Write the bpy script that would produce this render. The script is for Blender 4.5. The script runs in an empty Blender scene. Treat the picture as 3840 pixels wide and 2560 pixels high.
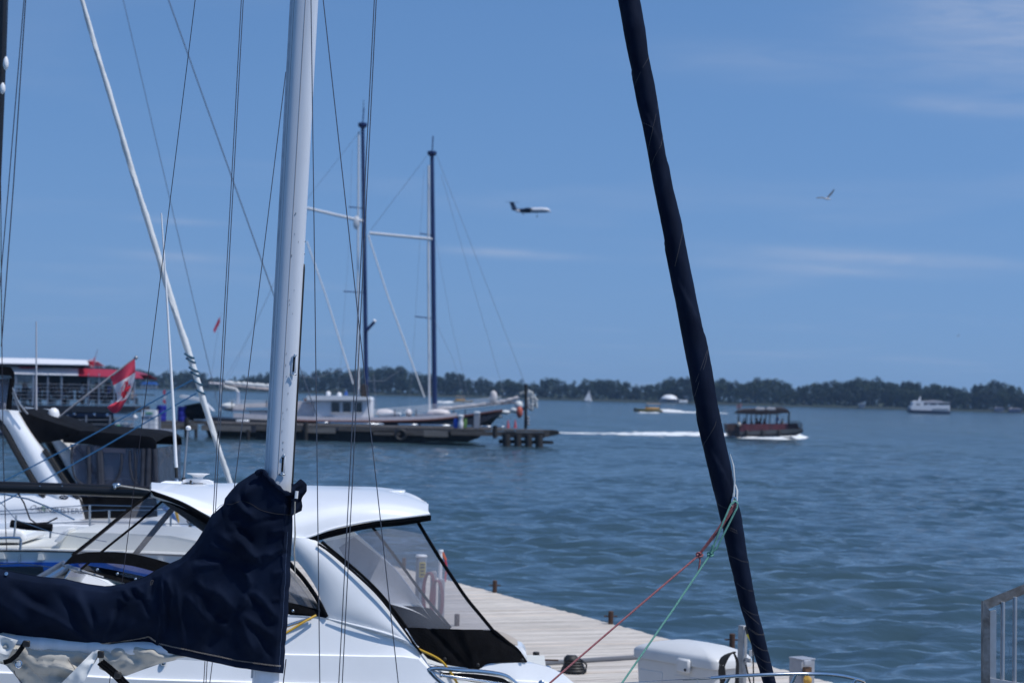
import bpy, bmesh, math, random
import numpy as np
from mathutils import Vector, Matrix

rnd = random.Random(7)
scene = bpy.context.scene
COL = scene.collection
pi = math.pi

# ------------------------------------------------------------------ camera
FPX = 3840 * 70.0 / 36.0
CAM = Vector((0.0, 0.0, 4.2))
PITCH, ROLL = math.radians(1.48), math.radians(1.5)
RC = Matrix.Rotation(pi / 2 + PITCH, 3, 'X') @ Matrix.Rotation(ROLL, 3, 'Z')
cam_data = bpy.data.cameras.new('camera')
cam_data.lens = 70.0
cam_data.sensor_width = 36.0
cam_data.clip_start = 0.2
cam_data.clip_end = 60000.0
cam_data.dof.use_dof = True
cam_data.dof.focus_distance = 14.0
cam_data.dof.aperture_fstop = 3.1
cam_data.dof.aperture_blades = 9
cam = bpy.data.objects.new('camera', cam_data)
cam.matrix_world = Matrix.Translation(CAM) @ RC.to_4x4()
COL.objects.link(cam)
scene.camera = cam

# ------------------------------------------------------------------ sky, sun, exposure
SUN_EL, SUN_AZ = math.radians(60.0), math.radians(114.0)     # azimuth clockwise from +Y
world = bpy.data.worlds.new('World')
scene.world = world
world.use_nodes = True
wn, wl = world.node_tree.nodes, world.node_tree.links
wn.clear()
w_out = wn.new('ShaderNodeOutputWorld')
w_bg = wn.new('ShaderNodeBackground')
w_bg.inputs['Strength'].default_value = 0.116
sky = wn.new('ShaderNodeTexSky')
sky.sky_type = 'NISHITA'
sky.sun_disc = False
sky.sun_elevation = SUN_EL
sky.sun_rotation = SUN_AZ
sky.altitude = 80.0
sky.air_density = 1.0
sky.dust_density = 0.3
sky.ozone_density = 2.5
# thin high cloud: noise over the sky dome, seen as on a flat layer far above
tc = wn.new('ShaderNodeTexCoord')
sep = wn.new('ShaderNodeSeparateXYZ')
wl.new(tc.outputs['Generated'], sep.inputs[0])
def wmath(op, a, b=None, clamp=False):
    n = wn.new('ShaderNodeMath'); n.operation = op; n.use_clamp = clamp
    for i, x in enumerate((a, b)):
        if x is None: continue
        if isinstance(x, (int, float)): n.inputs[i].default_value = x
        else: wl.new(x, n.inputs[i])
    return n.outputs[0]
# the clear blue air of the photograph keeps its colour down to the horizon
lift = wn.new('ShaderNodeCombineXYZ')
wl.new(sep.outputs[0], lift.inputs[0]); wl.new(sep.outputs[1], lift.inputs[1])
wl.new(wmath('ADD', wmath('MULTIPLY', wmath('MAXIMUM', sep.outputs[2], 0.0), 0.95), 0.25), lift.inputs[2])
nrmv = wn.new('ShaderNodeVectorMath'); nrmv.operation = 'NORMALIZE'
wl.new(lift.outputs[0], nrmv.inputs[0]); wl.new(nrmv.outputs[0], sky.inputs[0])
zc = wmath('ADD', wmath('MAXIMUM', sep.outputs[2], 0.0), 0.045)
comb = wn.new('ShaderNodeCombineXYZ')
wl.new(wmath('DIVIDE', sep.outputs[0], zc), comb.inputs[0])
wl.new(wmath('DIVIDE', sep.outputs[1], zc), comb.inputs[1])
mp = wn.new('ShaderNodeMapping')
mp.inputs['Scale'].default_value = (0.55, 0.42, 1.0)
mp.inputs['Rotation'].default_value = (0, 0, math.radians(-8))
mp.inputs['Location'].default_value = (3.1, 1.45, 0)
wl.new(comb.outputs[0], mp.inputs[0])
nz = wn.new('ShaderNodeTexNoise')
nz.inputs['Scale'].default_value = 1.3
nz.inputs['Detail'].default_value = 7.0
nz.inputs['Roughness'].default_value = 0.52
nz.inputs['Distortion'].default_value = 0.35
wl.new(mp.outputs[0], nz.inputs['Vector'])
ramp = wn.new('ShaderNodeMapRange')
ramp.interpolation_type = 'SMOOTHSTEP'
ramp.inputs['From Min'].default_value = 0.50
ramp.inputs['From Max'].default_value = 0.80
ramp.inputs['To Max'].default_value = 0.6
wl.new(nz.outputs[0], ramp.inputs['Value'])
# a few named streaks of cirrus over the harbour, ragged by the same noise
ratio_a = wmath('DIVIDE', sep.outputs[0], wmath('MAXIMUM', sep.outputs[1], 0.05))
ratio_e = wmath('DIVIDE', sep.outputs[2], wmath('MAXIMUM', sep.outputs[1], 0.05))
streak = None
for a0, e0, wa, we, k in ((.250, .192, .062, .030, .55), (.120, .170, .055, .009, .18), (.185, .0725, .075, .0040, .42), (.150, .0665, .060, .0030, .30), (-.004, .0700, .030, .0022, .45), (.230, .150, .040, .004, .35), (-.175, .0640, .030, .0025, .30), (-.170, .0820, .022, .0018, .25)):
    da = wmath('DIVIDE', wmath('SUBTRACT', ratio_a, a0), wa); de = wmath('DIVIDE', wmath('SUBTRACT', wmath('SUBTRACT', ratio_e, e0), wmath('MULTIPLY', wmath('SUBTRACT', ratio_a, a0), -0.03)), we)
    gss = wmath('MULTIPLY', wmath('EXPONENT', wmath('MULTIPLY', wmath('ADD', wmath('MULTIPLY', da, da), wmath('MULTIPLY', de, de)), -1.0)), k)
    streak = gss if streak is None else wmath('ADD', streak, gss)
nz2 = wn.new('ShaderNodeTexNoise'); nz2.inputs['Scale'].default_value = 1.0; nz2.inputs['Detail'].default_value = 6.0; nz2.inputs['Roughness'].default_value = .6; nz2.inputs['Distortion'].default_value = .6
cv = wn.new('ShaderNodeCombineXYZ'); wl.new(wmath('MULTIPLY', ratio_a, 22.0), cv.inputs[0]); wl.new(wmath('MULTIPLY', ratio_e, 170.0), cv.inputs[1]); wl.new(cv.outputs[0], nz2.inputs['Vector'])
rag = wn.new('ShaderNodeMapRange'); rag.inputs['From Min'].default_value = .32; rag.inputs['From Max'].default_value = .68; wl.new(nz2.outputs[0], rag.inputs['Value'])
streak = wmath('MULTIPLY', streak, wmath('ADD', wmath('MULTIPLY', rag.outputs[0], .6), .36))
tint = wn.new('ShaderNodeMix'); tint.data_type = 'RGBA'; tint.blend_type = 'MULTIPLY'
tint.inputs['Factor'].default_value = 1.0
tint.inputs['B'].default_value = (0.79, 1.05, 1.25, 1)
wl.new(sky.outputs[0], tint.inputs['A'])
cmix = wn.new('ShaderNodeMix'); cmix.data_type = 'RGBA'
cmix.inputs['B'].default_value = (3.9, 4.5, 5.9, 1)
wl.new(wmath('ADD', wmath('MULTIPLY', ramp.outputs[0], .22), streak, True), cmix.inputs['Factor'])
# summer haze low over the lake, the same all round the horizon
low = wn.new('ShaderNodeMix'); low.data_type = 'RGBA'
low.inputs['B'].default_value = (1.78, 2.80, 4.45, 1)
wl.new(wmath('MULTIPLY', wmath('EXPONENT', wmath('MULTIPLY', wmath('MAXIMUM', sep.outputs[2], 0.0), -13.0)), 0.8), low.inputs['Factor'])
wl.new(tint.outputs['Result'], low.inputs['A'])
wl.new(low.outputs['Result'], cmix.inputs['A'])
wl.new(cmix.outputs['Result'], w_bg.inputs['Color'])
wl.new(w_bg.outputs[0], w_out.inputs['Surface'])

sun_data = bpy.data.lights.new('sun', 'SUN')
sun_data.energy = 3.4
sun_data.angle = math.radians(0.53)
sun_data.color = (1.0, 0.975, 0.945)
sun = bpy.data.objects.new('sun', sun_data)
sd = Vector((math.cos(SUN_EL) * math.sin(SUN_AZ), math.cos(SUN_EL) * math.cos(SUN_AZ), math.sin(SUN_EL)))
sun.rotation_euler = (-sd).to_track_quat('-Z', 'Y').to_euler()
sun.location = (30, -10, 60)
COL.objects.link(sun)

vs = scene.view_settings
vs.view_transform = 'Standard'
vs.look = 'None'
vs.exposure = 0.0
vs.gamma = 1.0
vs.use_curve_mapping = False
scene.cycles.max_bounces = 8
scene.cycles.transparent_max_bounces = 24
scene.cycles.volume_bounces = 0
scene.cycles.sample_clamp_direct = 6.0
scene.cycles.use_denoising = True
scene.cycles.caustics_reflective = False
scene.cycles.caustics_refractive = False

# ------------------------------------------------------------------ measuring helpers
def ray(u, v):
    return RC @ Vector(((u - 1920) / FPX, -(v - 1280) / FPX, -1.0))
def P(u, v, Y):
    "the place at depth Y (metres in front of the quay) that was measured at (u, v)"
    d = ray(u, v)
    return CAM + d * (Y / d.y)
def G(u, v, z=0.0):
    "the place at height z that was measured at (u, v)"
    d = ray(u, v)
    return CAM + d * ((z - CAM.z) / d.z)
def M(px, Y):
    return px * Y / FPX

def catmull(pts, n):
    "n points evenly spaced along a smooth curve through pts"
    pts = [np.array(p, float) for p in pts]
    if len(pts) == 2:
        return [pts[0] + (pts[1] - pts[0]) * i / (n - 1) for i in range(n)]
    ext = [2 * pts[0] - pts[1]] + pts + [2 * pts[-1] - pts[-2]]
    dense = []
    for i in range(1, len(ext) - 2):
        a, b, c, d = ext[i - 1:i + 3]
        for k in range(16):
            t = k / 16
            dense.append(0.5 * (2 * b + (c - a) * t + (2 * a - 5 * b + 4 * c - d) * t * t + (3 * b - a - 3 * c + d) * t ** 3))
    dense.append(pts[-1])
    return resample(dense, n)
def resample(pts, n):
    pts = [np.array(p, float) for p in pts]
    L = [0.0]
    for a, b in zip(pts, pts[1:]): L.append(L[-1] + np.linalg.norm(b - a))
    out, j = [], 0
    for i in range(n):
        s = L[-1] * i / (n - 1)
        while j < len(L) - 2 and L[j + 1] < s: j += 1
        w = (s - L[j]) / max(1e-9, L[j + 1] - L[j])
        out.append(pts[j] + (pts[j + 1] - pts[j]) * min(1, max(0, w)))
    return out

def hash2(ix, iy, seed):
    h = (ix * 374761393 + iy * 668265263 + seed * 1442695041) & 0xffffffff
    h = ((h ^ (h >> 13)) * 1274126177) & 0xffffffff
    return ((h ^ (h >> 16)) & 0xffff) / 65535.0
def vnoise(x, y, seed=0):
    x = np.asarray(x, float); y = np.asarray(y, float)
    ix = np.floor(x).astype(np.int64); iy = np.floor(y).astype(np.int64)
    fx = x - ix; fy = y - iy
    fx = fx * fx * (3 - 2 * fx); fy = fy * fy * (3 - 2 * fy)
    a = hash2(ix, iy, seed); b = hash2(ix + 1, iy, seed); c = hash2(ix, iy + 1, seed); d = hash2(ix + 1, iy + 1, seed)
    return (a + (b - a) * fx) * (1 - fy) + (c + (d - c) * fx) * fy - 0.5

# ------------------------------------------------------------------ mesh builder
class MB:
    def __init__(s):
        s.v, s.f = [], []
    def add(s, vs_, fs_):
        o = len(s.v)
        s.v += [tuple(p) for p in vs_]
        s.f += [tuple(i + o for i in f) for f in fs_]
        return s
    def box(s, c, size, rz=0.0, m=None):
        x, y, z = size[0] / 2, size[1] / 2, size[2] / 2
        R = m if m is not None else Matrix.Rotation(rz, 3, 'Z')
        c = Vector(c)
        vs_ = [c + R @ Vector((sx * x, sy * y, sz * z)) for sx in (-1, 1) for sy in (-1, 1) for sz in (-1, 1)]
        return s.add(vs_, [(0, 1, 3, 2), (4, 6, 7, 5), (0, 4, 5, 1), (2, 3, 7, 6), (0, 2, 6, 4), (1, 5, 7, 3)])
    def rbox(s, c, size, r=0.02, rz=0.0, m=None):
        "box with chamfered edges"
        R = m if m is not None else Matrix.Rotation(rz, 3, 'Z')
        c = Vector(c)
        hx, hy, hz = (a / 2 for a in size)
        r = min(r, hx * .95, hy * .95, hz * .95)
        vs_, idx = [], {}
        for sx in (-1, 1):
            for sy in (-1, 1):
                for sz in (-1, 1):
                    for ax in range(3):
                        p = [sx * (hx - r), sy * (hy - r), sz * (hz - r)]
                        p[ax] = (sx * hx, sy * hy, sz * hz)[ax]
                        idx[sx, sy, sz, ax] = len(vs_)
                        vs_.append(c + R @ Vector(p))
        fs_ = []
        for ax in range(3):
            o = [a for a in range(3) if a != ax]
            for sg in (-1, 1):
                q = []
                for a, b in ((-1, -1), (1, -1), (1, 1), (-1, 1)):
                    k = [0, 0, 0]; k[ax] = sg; k[o[0]] = a; k[o[1]] = b
                    q.append(idx[k[0], k[1], k[2], ax])
                fs_.append(q)
        for ax in range(3):                       # edges along ax
            o = [a for a in range(3) if a != ax]
            for a in (-1, 1):
                for b in (-1, 1):
                    k0 = [0, 0, 0]; k0[o[0]] = a; k0[o[1]] = b
                    k1 = list(k0); k0[ax] = -1; k1[ax] = 1
                    fs_.append([idx[(*k0, o[0])], idx[(*k1, o[0])], idx[(*k1, o[1])], idx[(*k0, o[1])]])
        for sx in (-1, 1):
            for sy in (-1, 1):
                for sz in (-1, 1):
                    fs_.append([idx[sx, sy, sz, a] for a in range(3)])
        return s.add(vs_, fs_)
    def tube(s, pts, r, n=8, cap=True, flat=1.0, closed=False):
        pts = [Vector(p) for p in pts]
        k = len(pts)
        rs = r if isinstance(r, (list, tuple)) else [r] * k
        up = None
        vs_, fs_ = [], []
        for i, p in enumerate(pts):
            if closed: t = pts[(i + 1) % k] - pts[i - 1]
            else: t = pts[min(i + 1, k - 1)] - pts[max(i - 1, 0)]
            if t.length < 1e-9: t = Vector((0, 0, 1))
            t.normalize()
            if up is None:
                up = Vector((0, 1, 0)) if abs(t.y) < 0.9 else Vector((1, 0, 0))
            up = (up - t * up.dot(t)).normalized()
            sd_ = t.cross(up)
            for j in range(n):
                a = 2 * pi * j / n
                vs_.append(p + (sd_ * math.cos(a) + up * math.sin(a) * flat) * rs[i])
        for i in range(k if closed else k - 1):
            i2 = (i + 1) % k
            for j in range(n):
                j2 = (j + 1) % n
                fs_.append((i * n + j, i * n + j2, i2 * n + j2, i2 * n + j))
        if cap and not closed:
            fs_.append(tuple(range(n - 1, -1, -1)))
            fs_.append(tuple(range((k - 1) * n, k * n)))
        return s.add(vs_, fs_)
    def bar(s, a, b, r, n=8):
        return s.tube([a, b], r, n)
    def lathe(s, base, prof, n=16, axis=(0, 0, 1), sx=1.0):
        base = Vector(base); ax = Vector(axis).normalized()
        up = Vector((0, 1, 0)) if abs(ax.y) < .9 else Vector((1, 0, 0))
        e1 = (up - ax * up.dot(ax)).normalized(); e2 = ax.cross(e1)
        vs_, fs_ = [], []
        for r, h in prof:
            for j in range(n):
                a = 2 * pi * j / n
                vs_.append(base + ax * h + (e1 * math.cos(a) + e2 * math.sin(a) * sx) * r)
        for i in range(len(prof) - 1):
            for j in range(n):
                j2 = (j + 1) % n
                fs_.append((i * n + j, i * n + j2, (i + 1) * n + j2, (i + 1) * n + j))
        fs_.append(tuple(range(n - 1, -1, -1)))
        fs_.append(tuple(range((len(prof) - 1) * n, len(prof) * n)))
        return s.add(vs_, fs_)
    def prism(s, poly, off):
        poly = [Vector(p) for p in poly]; off = Vector(off); n = len(poly)
        fs_ = [tuple(range(n - 1, -1, -1)), tuple(range(n, 2 * n))]
        fs_ += [(i, (i + 1) % n, (i + 1) % n + n, i + n) for i in range(n)]
        return s.add(poly + [p + off for p in poly], fs_)
    def grid(s, rows, closed=False):
        k, n = len(rows), len(rows[0])
        fs_ = []
        for i in range(k - 1):
            for j in range(n if closed else n - 1):
                j2 = (j + 1) % n
                fs_.append((i * n + j, i * n + j2, (i + 1) * n + j2, (i + 1) * n + j))
        return s.add([p for r in rows for p in r], fs_)
    def slab(s, rows, off):
        "a curved sheet with thickness: the grid, its copy moved by off, and the rim"
        k, n = len(rows), len(rows[0]); off = Vector(off)
        A = [Vector(p) for r in rows for p in r]
        B = [p + off for p in A]; N = k * n
        fs_ = []
        for i in range(k - 1):
            for j in range(n - 1):
                q = (i * n + j, i * n + j + 1, (i + 1) * n + j + 1, (i + 1) * n + j)
                fs_.append(q); fs_.append(tuple(x + N for x in reversed(q)))
        rim = [j for j in range(n)] + [i * n + n - 1 for i in range(1, k)] + [(k - 1) * n + j for j in range(n - 2, -1, -1)] + [i * n for i in range(k - 2, 0, -1)]
        for a, b in zip(rim, rim[1:] + rim[:1]): fs_.append((b, a, a + N, b + N))
        return s.add(A + B, fs_)
    def ball(s, c, r, n=10, sc=(1, 1, 1)):
        c = Vector(c); vs_, fs_ = [], []
        k = max(4, n // 2 + 1)
        for i in range(k + 1):
            th = pi * (0.02 + 0.96 * i / k)
            for j in range(n):
                a = 2 * pi * j / n
                vs_.append(c + Vector((math.sin(th) * math.cos(a) * sc[0], math.sin(th) * math.sin(a) * sc[1], math.cos(th) * sc[2])) * r)
        for i in range(k):
            for j in range(n):
                j2 = (j + 1) % n
                fs_.append((i * n + j, (i + 1) * n + j, (i + 1) * n + j2, i * n + j2))
        fs_.append(tuple(range(n))); fs_.append(tuple(range((k + 1) * n - 1, k * n - 1, -1)))
        return s.add(vs_, fs_)
    def mesh(s, name, smooth=True, angle=38):
        me = bpy.data.meshes.new(name)
        me.from_pydata(s.v, [], s.f)
        me.update()
        bm = bmesh.new(); bm.from_mesh(me)
        bmesh.ops.recalc_face_normals(bm, faces=bm.faces)
        bm.to_mesh(me); bm.free()
        if smooth:
            me.shade_smooth()
            me.set_sharp_from_angle(angle=math.radians(angle))
        return me
    def build(s, name, material, parent=None, smooth=True, angle=38, mods=None):
        o = bpy.data.objects.new(name, s.mesh(name, smooth, angle))
        if material: o.data.materials.append(material)
        COL.objects.link(o)
        if parent is not None:
            o.parent = parent
            if parent.type == 'EMPTY': o.location = -parent.location
        return o

def tag(o, label=None, cat=None, group=None, kind=None):
    if label: o['label'] = label
    if cat: o['category'] = cat
    if group: o['group'] = group
    if kind: o['kind'] = kind
    return o
def thing(name, label, cat, loc, group=None):
    o = bpy.data.objects.new(name, None)
    o.empty_display_size = 0.3
    o.location = loc
    COL.objects.link(o)
    return tag(o, label, cat, group)
def copy_tree(o, parent=None):
    c = o.copy(); COL.objects.link(c); c.parent = parent
    for ch in list(o.children): copy_tree(ch, c)
    return c

# ------------------------------------------------------------------ materials
def mat(name, col, rough=0.5, metal=0.0, var=0.0, vscale=3.0, bump=0.0, bscale=20.0, spec=0.5, coat=0.0, stretch=None, trans=0.0, detail=5.0, dirt=None):
    m = bpy.data.materials.new(name); m.use_nodes = True
    nt = m.node_tree; b = nt.nodes['Principled BSDF']
    b.inputs['Base Color'].default_value = (*col, 1)
    b.inputs['Roughness'].default_value = rough
    b.inputs['Metallic'].default_value = metal
    b.inputs['Specular IOR Level'].default_value = spec
    if coat: b.inputs['Coat Weight'].default_value = coat; b.inputs['Coat Roughness'].default_value = 0.08
    if trans: b.inputs['Subsurface Weight'].default_value = 0
    if var or bump:
        t = nt.nodes.new('ShaderNodeTexCoord'); mpn = nt.nodes.new('ShaderNodeMapping')
        nt.links.new(t.outputs['Object'], mpn.inputs[0])
        if stretch: mpn.inputs['Scale'].default_value = stretch
    if var:
        n = nt.nodes.new('ShaderNodeTexNoise'); n.inputs['Scale'].default_value = vscale; n.inputs['Detail'].default_value = detail; n.inputs['Roughness'].default_value = .62
        nt.links.new(mpn.outputs[0], n.inputs['Vector'])
        r = nt.nodes.new('ShaderNodeMapRange'); r.inputs['From Min'].default_value = .3; r.inputs['From Max'].default_value = .7
        nt.links.new(n.outputs[0], r.inputs[0])
        mx = nt.nodes.new('ShaderNodeMix'); mx.data_type = 'RGBA'
        lo = dirt if dirt else tuple(c * (1 - var) for c in col)
        mx.inputs['A'].default_value = (*lo, 1)
        mx.inputs['B'].default_value = (*[min(1, c * (1 + var * .6)) for c in col], 1)
        nt.links.new(r.outputs[0], mx.inputs['Factor']); nt.links.new(mx.outputs['Result'], b.inputs['Base Color'])
        rr = nt.nodes.new('ShaderNodeMapRange'); rr.inputs['To Min'].default_value = min(1, rough * 1.3); rr.inputs['To Max'].default_value = rough * .85
        nt.links.new(r.outputs[0], rr.inputs[0]); nt.links.new(rr.outputs[0], b.inputs['Roughness'])
    if bump:
        n2 = nt.nodes.new('ShaderNodeTexNoise'); n2.inputs['Scale'].default_value = bscale; n2.inputs['Detail'].default_value = 4
        nt.links.new(mpn.outputs[0], n2.inputs['Vector'])
        bp = nt.nodes.new('ShaderNodeBump'); bp.inputs['Strength'].default_value = bump; bp.inputs['Distance'].default_value = .02
        nt.links.new(n2.outputs[0], bp.inputs['Height']); nt.links.new(bp.outputs[0], b.inputs['Normal'])
    return m
def clear_mat(name, tintc, gloss, haze=0.0, hazec=(.6, .62, .66), rough=.06, bump=0.0, bscale=6):
    m = bpy.data.materials.new(name); m.use_nodes = True
    nt = m.node_tree; nt.nodes.clear()
    o = nt.nodes.new('ShaderNodeOutputMaterial')
    t = nt.nodes.new('ShaderNodeBsdfTransparent'); t.inputs[0].default_value = (*tintc, 1)
    g = nt.nodes.new('ShaderNodeBsdfGlossy'); g.inputs['Roughness'].default_value = rough
    d = nt.nodes.new('ShaderNodeBsdfDiffuse'); d.inputs[0].default_value = (*hazec, 1)
    fr = nt.nodes.new('ShaderNodeFresnel'); fr.inputs[0].default_value = 1.0 + gloss
    m1 = nt.nodes.new('ShaderNodeMixShader'); m1.inputs[0].default_value = haze
    m2 = nt.nodes.new('ShaderNodeMixShader')
    nt.links.new(t.outputs[0], m1.inputs[1]); nt.links.new(d.outputs[0], m1.inputs[2])
    nt.links.new(fr.outputs[0], m2.inputs[0]); nt.links.new(m1.outputs[0], m2.inputs[1]); nt.links.new(g.outputs[0], m2.inputs[2])
    if bump:
        tcn = nt.nodes.new('ShaderNodeTexCoord'); n2 = nt.nodes.new('ShaderNodeTexNoise'); n2.inputs['Scale'].default_value = bscale
        nt.links.new(tcn.outputs['Object'], n2.inputs['Vector'])
        bp = nt.nodes.new('ShaderNodeBump'); bp.inputs['Strength'].default_value = bump; bp.inputs['Distance'].default_value = .05
        nt.links.new(n2.outputs[0], bp.inputs['Height'])
        nt.links.new(bp.outputs[0], g.inputs['Normal']); nt.links.new(bp.outputs[0], fr.inputs['Normal'])
        r = nt.nodes.new('ShaderNodeMapRange'); r.inputs['From Min'].default_value = .35; r.inputs['From Max'].default_value = .7
        r.inputs['To Min'].default_value = haze * .6; r.inputs['To Max'].default_value = haze * 1.5
        nt.links.new(n2.outputs[0], r.inputs[0]); nt.links.new(r.outputs[0], m1.inputs[0])
    nt.links.new(m2.outputs[0], o.inputs[0])
    return m

GEL = mat('white_gelcoat', (.86, .865, .87), .20, var=.05, vscale=1.6, coat=.4)
GEL2 = mat('cream_gelcoat', (.70, .70, .66), .35, var=.08, vscale=2.2)
NONSKID = mat('nonskid_deck', (.66, .66, .62), .6, var=.08, vscale=4, bump=.3, bscale=120)
BLACKCANVAS = mat('black_canvas', (.0055, .0056, .0068), .9, spec=.10, var=.35, vscale=7, bump=.25, bscale=60)
DARKCANVAS = mat('charcoal_canvas', (.009, .0098, .0125), .9, spec=.10, var=.3, vscale=5, bump=.25, bscale=50)
RUBBER = mat('black_rubber', (.012, .012, .013), .55, var=.3, vscale=9)
STEEL = mat('stainless_steel', (.62, .63, .65), .16, 1.0, var=.06, vscale=14)
ALU = mat('weathered_aluminium', (.36, .37, .39), .42, .85, var=.25, vscale=9, bump=.1, bscale=40)
WIRE = mat('wire_rope', (.20, .18, .19), .35, .9, var=.25, vscale=60)
DARKWIRE = mat('dark_wire', (.035, .03, .04), .5, .3, var=.3, vscale=50)
RUST = mat('rusty_steel', (.055, .035, .028), .85, .2, var=.5, vscale=18, bump=.5, bscale=60, dirt=(.10, .045, .025))
NAVYMAST = mat('navy_paint', (.014, .03, .11), .35, var=.15, vscale=2)
WHITEPAINT = mat('white_paint', (.82, .82, .82), .4, var=.08, vscale=3)
PALEPINK = mat('faded_white_paint', (.74, .68, .68), .5, var=.15, vscale=2.5)
SAILWHITE = mat('white_sailcloth', (.66, .67, .66), .65, var=.12, vscale=3, bump=.25, bscale=8)
REDCLOTH = mat('red_cloth', (.62, .03, .07), .7, var=.08, vscale=6)
WHITECLOTH = mat('white_cloth', (.74, .73, .75), .75, var=.05, vscale=6)
REDPAINT = mat('red_paint', (.34, .022, .045), .4, var=.1, vscale=3)
DARKGLASS = mat('dark_window_glass', (.012, .016, .022), .06, spec=.8)
NAVYHULL = mat('navy_hull_paint', (.012, .018, .04), .3, var=.2, vscale=1)
BLACKHULL = mat('black_hull_paint', (.009, .009, .012), .3, var=.2, vscale=1)
OLDWOOD = mat('old_grey_timber', (.10, .088, .08), .85, var=.4, vscale=1.6, bump=.5, bscale=9, stretch=(.5, 1, 4))
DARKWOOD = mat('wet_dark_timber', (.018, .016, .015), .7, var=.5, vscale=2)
BLUEPLASTIC = mat('blue_plastic', (.02, .025, .30), .4, var=.15, vscale=4)
SKIN = mat('skin', (.36, .20, .14), .6)
HAIR = mat('dark_hair', (.016, .012, .01), .6)
# ================================================================== the setting
# ------------------------------------------------------------------ water
def build_water():
    near = 11.0 * np.exp(np.linspace(0, math.log(560 / 11.0), 980))
    far = 560 * np.exp(np.linspace(0, math.log(2400 / 560), 30))[1:]
    d = np.concatenate([[-60.0, 2.0], near, far])
    t = np.linspace(-1, 1, 500)
    wide = np.array([1.35, 2.2, 4.0, 9.0, 22.0])
    t = np.concatenate([-wide[::-1], t, wide])
    half = 0.33 * np.maximum(d, 0) + 5.0
    X = np.clip(half[:, None] * t[None, :], -1450, 1450)
    Y = np.repeat(d[:, None], len(t), 1)
    sp = np.gradient(d)[:, None]                                   # row spacing: drop the waves it cannot carry
    cs = (half * 2 / 500)[:, None]
    cell = np.maximum(sp, cs)
    r = np.random.RandomState(11)
    Z = np.zeros_like(X)
    n = 120
    lam = 0.34 * (2.3 / 0.34) ** np.sort(r.rand(n))
    ang = -pi / 2 + 0.25 + r.normal(0, .40, n)
    # waves come in groups, as wind puts them
    env = 0.85 + 1.0 * vnoise(X / 7.0, Y / 14.0, 3) + 0.7 * vnoise(X / 31.0, Y / 60.0, 5)
    env = np.clip(env, .3, 1.5)
    XX = X + 0.9 * vnoise(X / 3.1, Y / 3.1, 21); YY = Y + 0.9 * vnoise(X / 2.7, Y / 2.7, 22)
    for i in range(n):
        k = 2 * pi / lam[i]
        amp = 0.0052 * lam[i] ** 0.95 * (0.5 + r.rand())
        w = np.clip((lam[i] / cell - 1.9) / 1.6, 0, 1)
        ph = r.rand() * 2 * pi
        th = k * (XX * math.cos(ang[i]) + YY * math.sin(ang[i])) + ph
        Z += w * amp * (np.sin(th) + 0.22 * np.cos(2 * th))
    for i in range(46):                                             # the longer chop that still shows far out
        lm = 2.2 * (7.0 / 2.2) ** r.rand(); k = 2 * pi / lm; an = -pi / 2 + .2 + r.normal(0, .42)
        w = np.clip((lm / cell - 1.9) / 1.6, 0, 1)
        th = k * (XX * math.cos(an) + YY * math.sin(an)) + r.rand() * 2 * pi
        Z += w * (.0095 / k) * (.5 + r.rand()) * (np.sin(th) + .25 * np.cos(2 * th))
    Z *= env
    Z[:2] = 0
    inner = (np.abs(t) <= 1.001)[None, :]
    Z = np.where(inner & (Y > 0) & (Y < 560), Z, 0)
    fade = np.clip((560 - Y) / 200, 0, 1) * np.clip((1 - np.abs(t[None, :])) / .04, 0, 1)
    Z *= fade
    k, m = X.shape
    verts = np.stack([X, Y, Z], -1).reshape(-1, 3)
    idx = np.arange(k * m).reshape(k, m)
    faces = np.stack([idx[:-1, :-1], idx[:-1, 1:], idx[1:, 1:], idx[1:, :-1]], -1).reshape(-1, 4)
    me = bpy.data.meshes.new('water')
    me.vertices.add(len(verts)); me.vertices.foreach_set('co', verts.astype(np.float32).ravel())
    me.loops.add(faces.size); me.loops.foreach_set('vertex_index', faces.astype(np.int32).ravel())
    me.polygons.add(len(faces)); me.polygons.foreach_set('loop_start', np.arange(0, faces.size, 4, dtype=np.int32))
    me.update(calc_edges=True)
    me.shade_smooth()
    m_ = bpy.data.materials.new('harbour_water'); m_.use_nodes = True
    nt = m_.node_tree; b = nt.nodes['Principled BSDF']
    b.inputs['Base Color'].default_value = (.052, .078, .070, 1)
    b.inputs['Roughness'].default_value = .05
    b.inputs['IOR'].default_value = 1.333
    tcn = nt.nodes.new('ShaderNodeTexCoord'); mpn = nt.nodes.new('ShaderNodeMapping')
    mpn.inputs['Scale'].default_value = (.75, 1.5, 1)
    nt.links.new(tcn.outputs['Object'], mpn.inputs[0])
    n1 = nt.nodes.new('ShaderNodeTexNoise'); n1.inputs['Scale'].default_value = 2.6; n1.inputs['Detail'].default_value = 5; n1.inputs['Roughness'].default_value = .55
    nt.links.new(mpn.outputs[0], n1.inputs['Vector'])
    n2 = nt.nodes.new('ShaderNodeTexNoise'); n2.inputs['Scale'].default_value = .42; n2.inputs['Detail'].default_value = 6
    nt.links.new(mpn.outputs[0], n2.inputs['Vector'])
    ad = nt.nodes.new('ShaderNodeMath'); ad.operation = 'MULTIPLY_ADD'; ad.inputs[1].default_value = 3.5
    nt.links.new(n2.outputs[0], ad.inputs[0]); nt.links.new(n1.outputs[0], ad.inputs[2])
    bp = nt.nodes.new('ShaderNodeBump'); bp.inputs['Strength'].default_value = .85; bp.inputs['Distance'].default_value = .11
    nt.links.new(ad.outputs[0], bp.inputs['Height']); nt.links.new(bp.outputs[0], b.inputs['Normal'])
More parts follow.
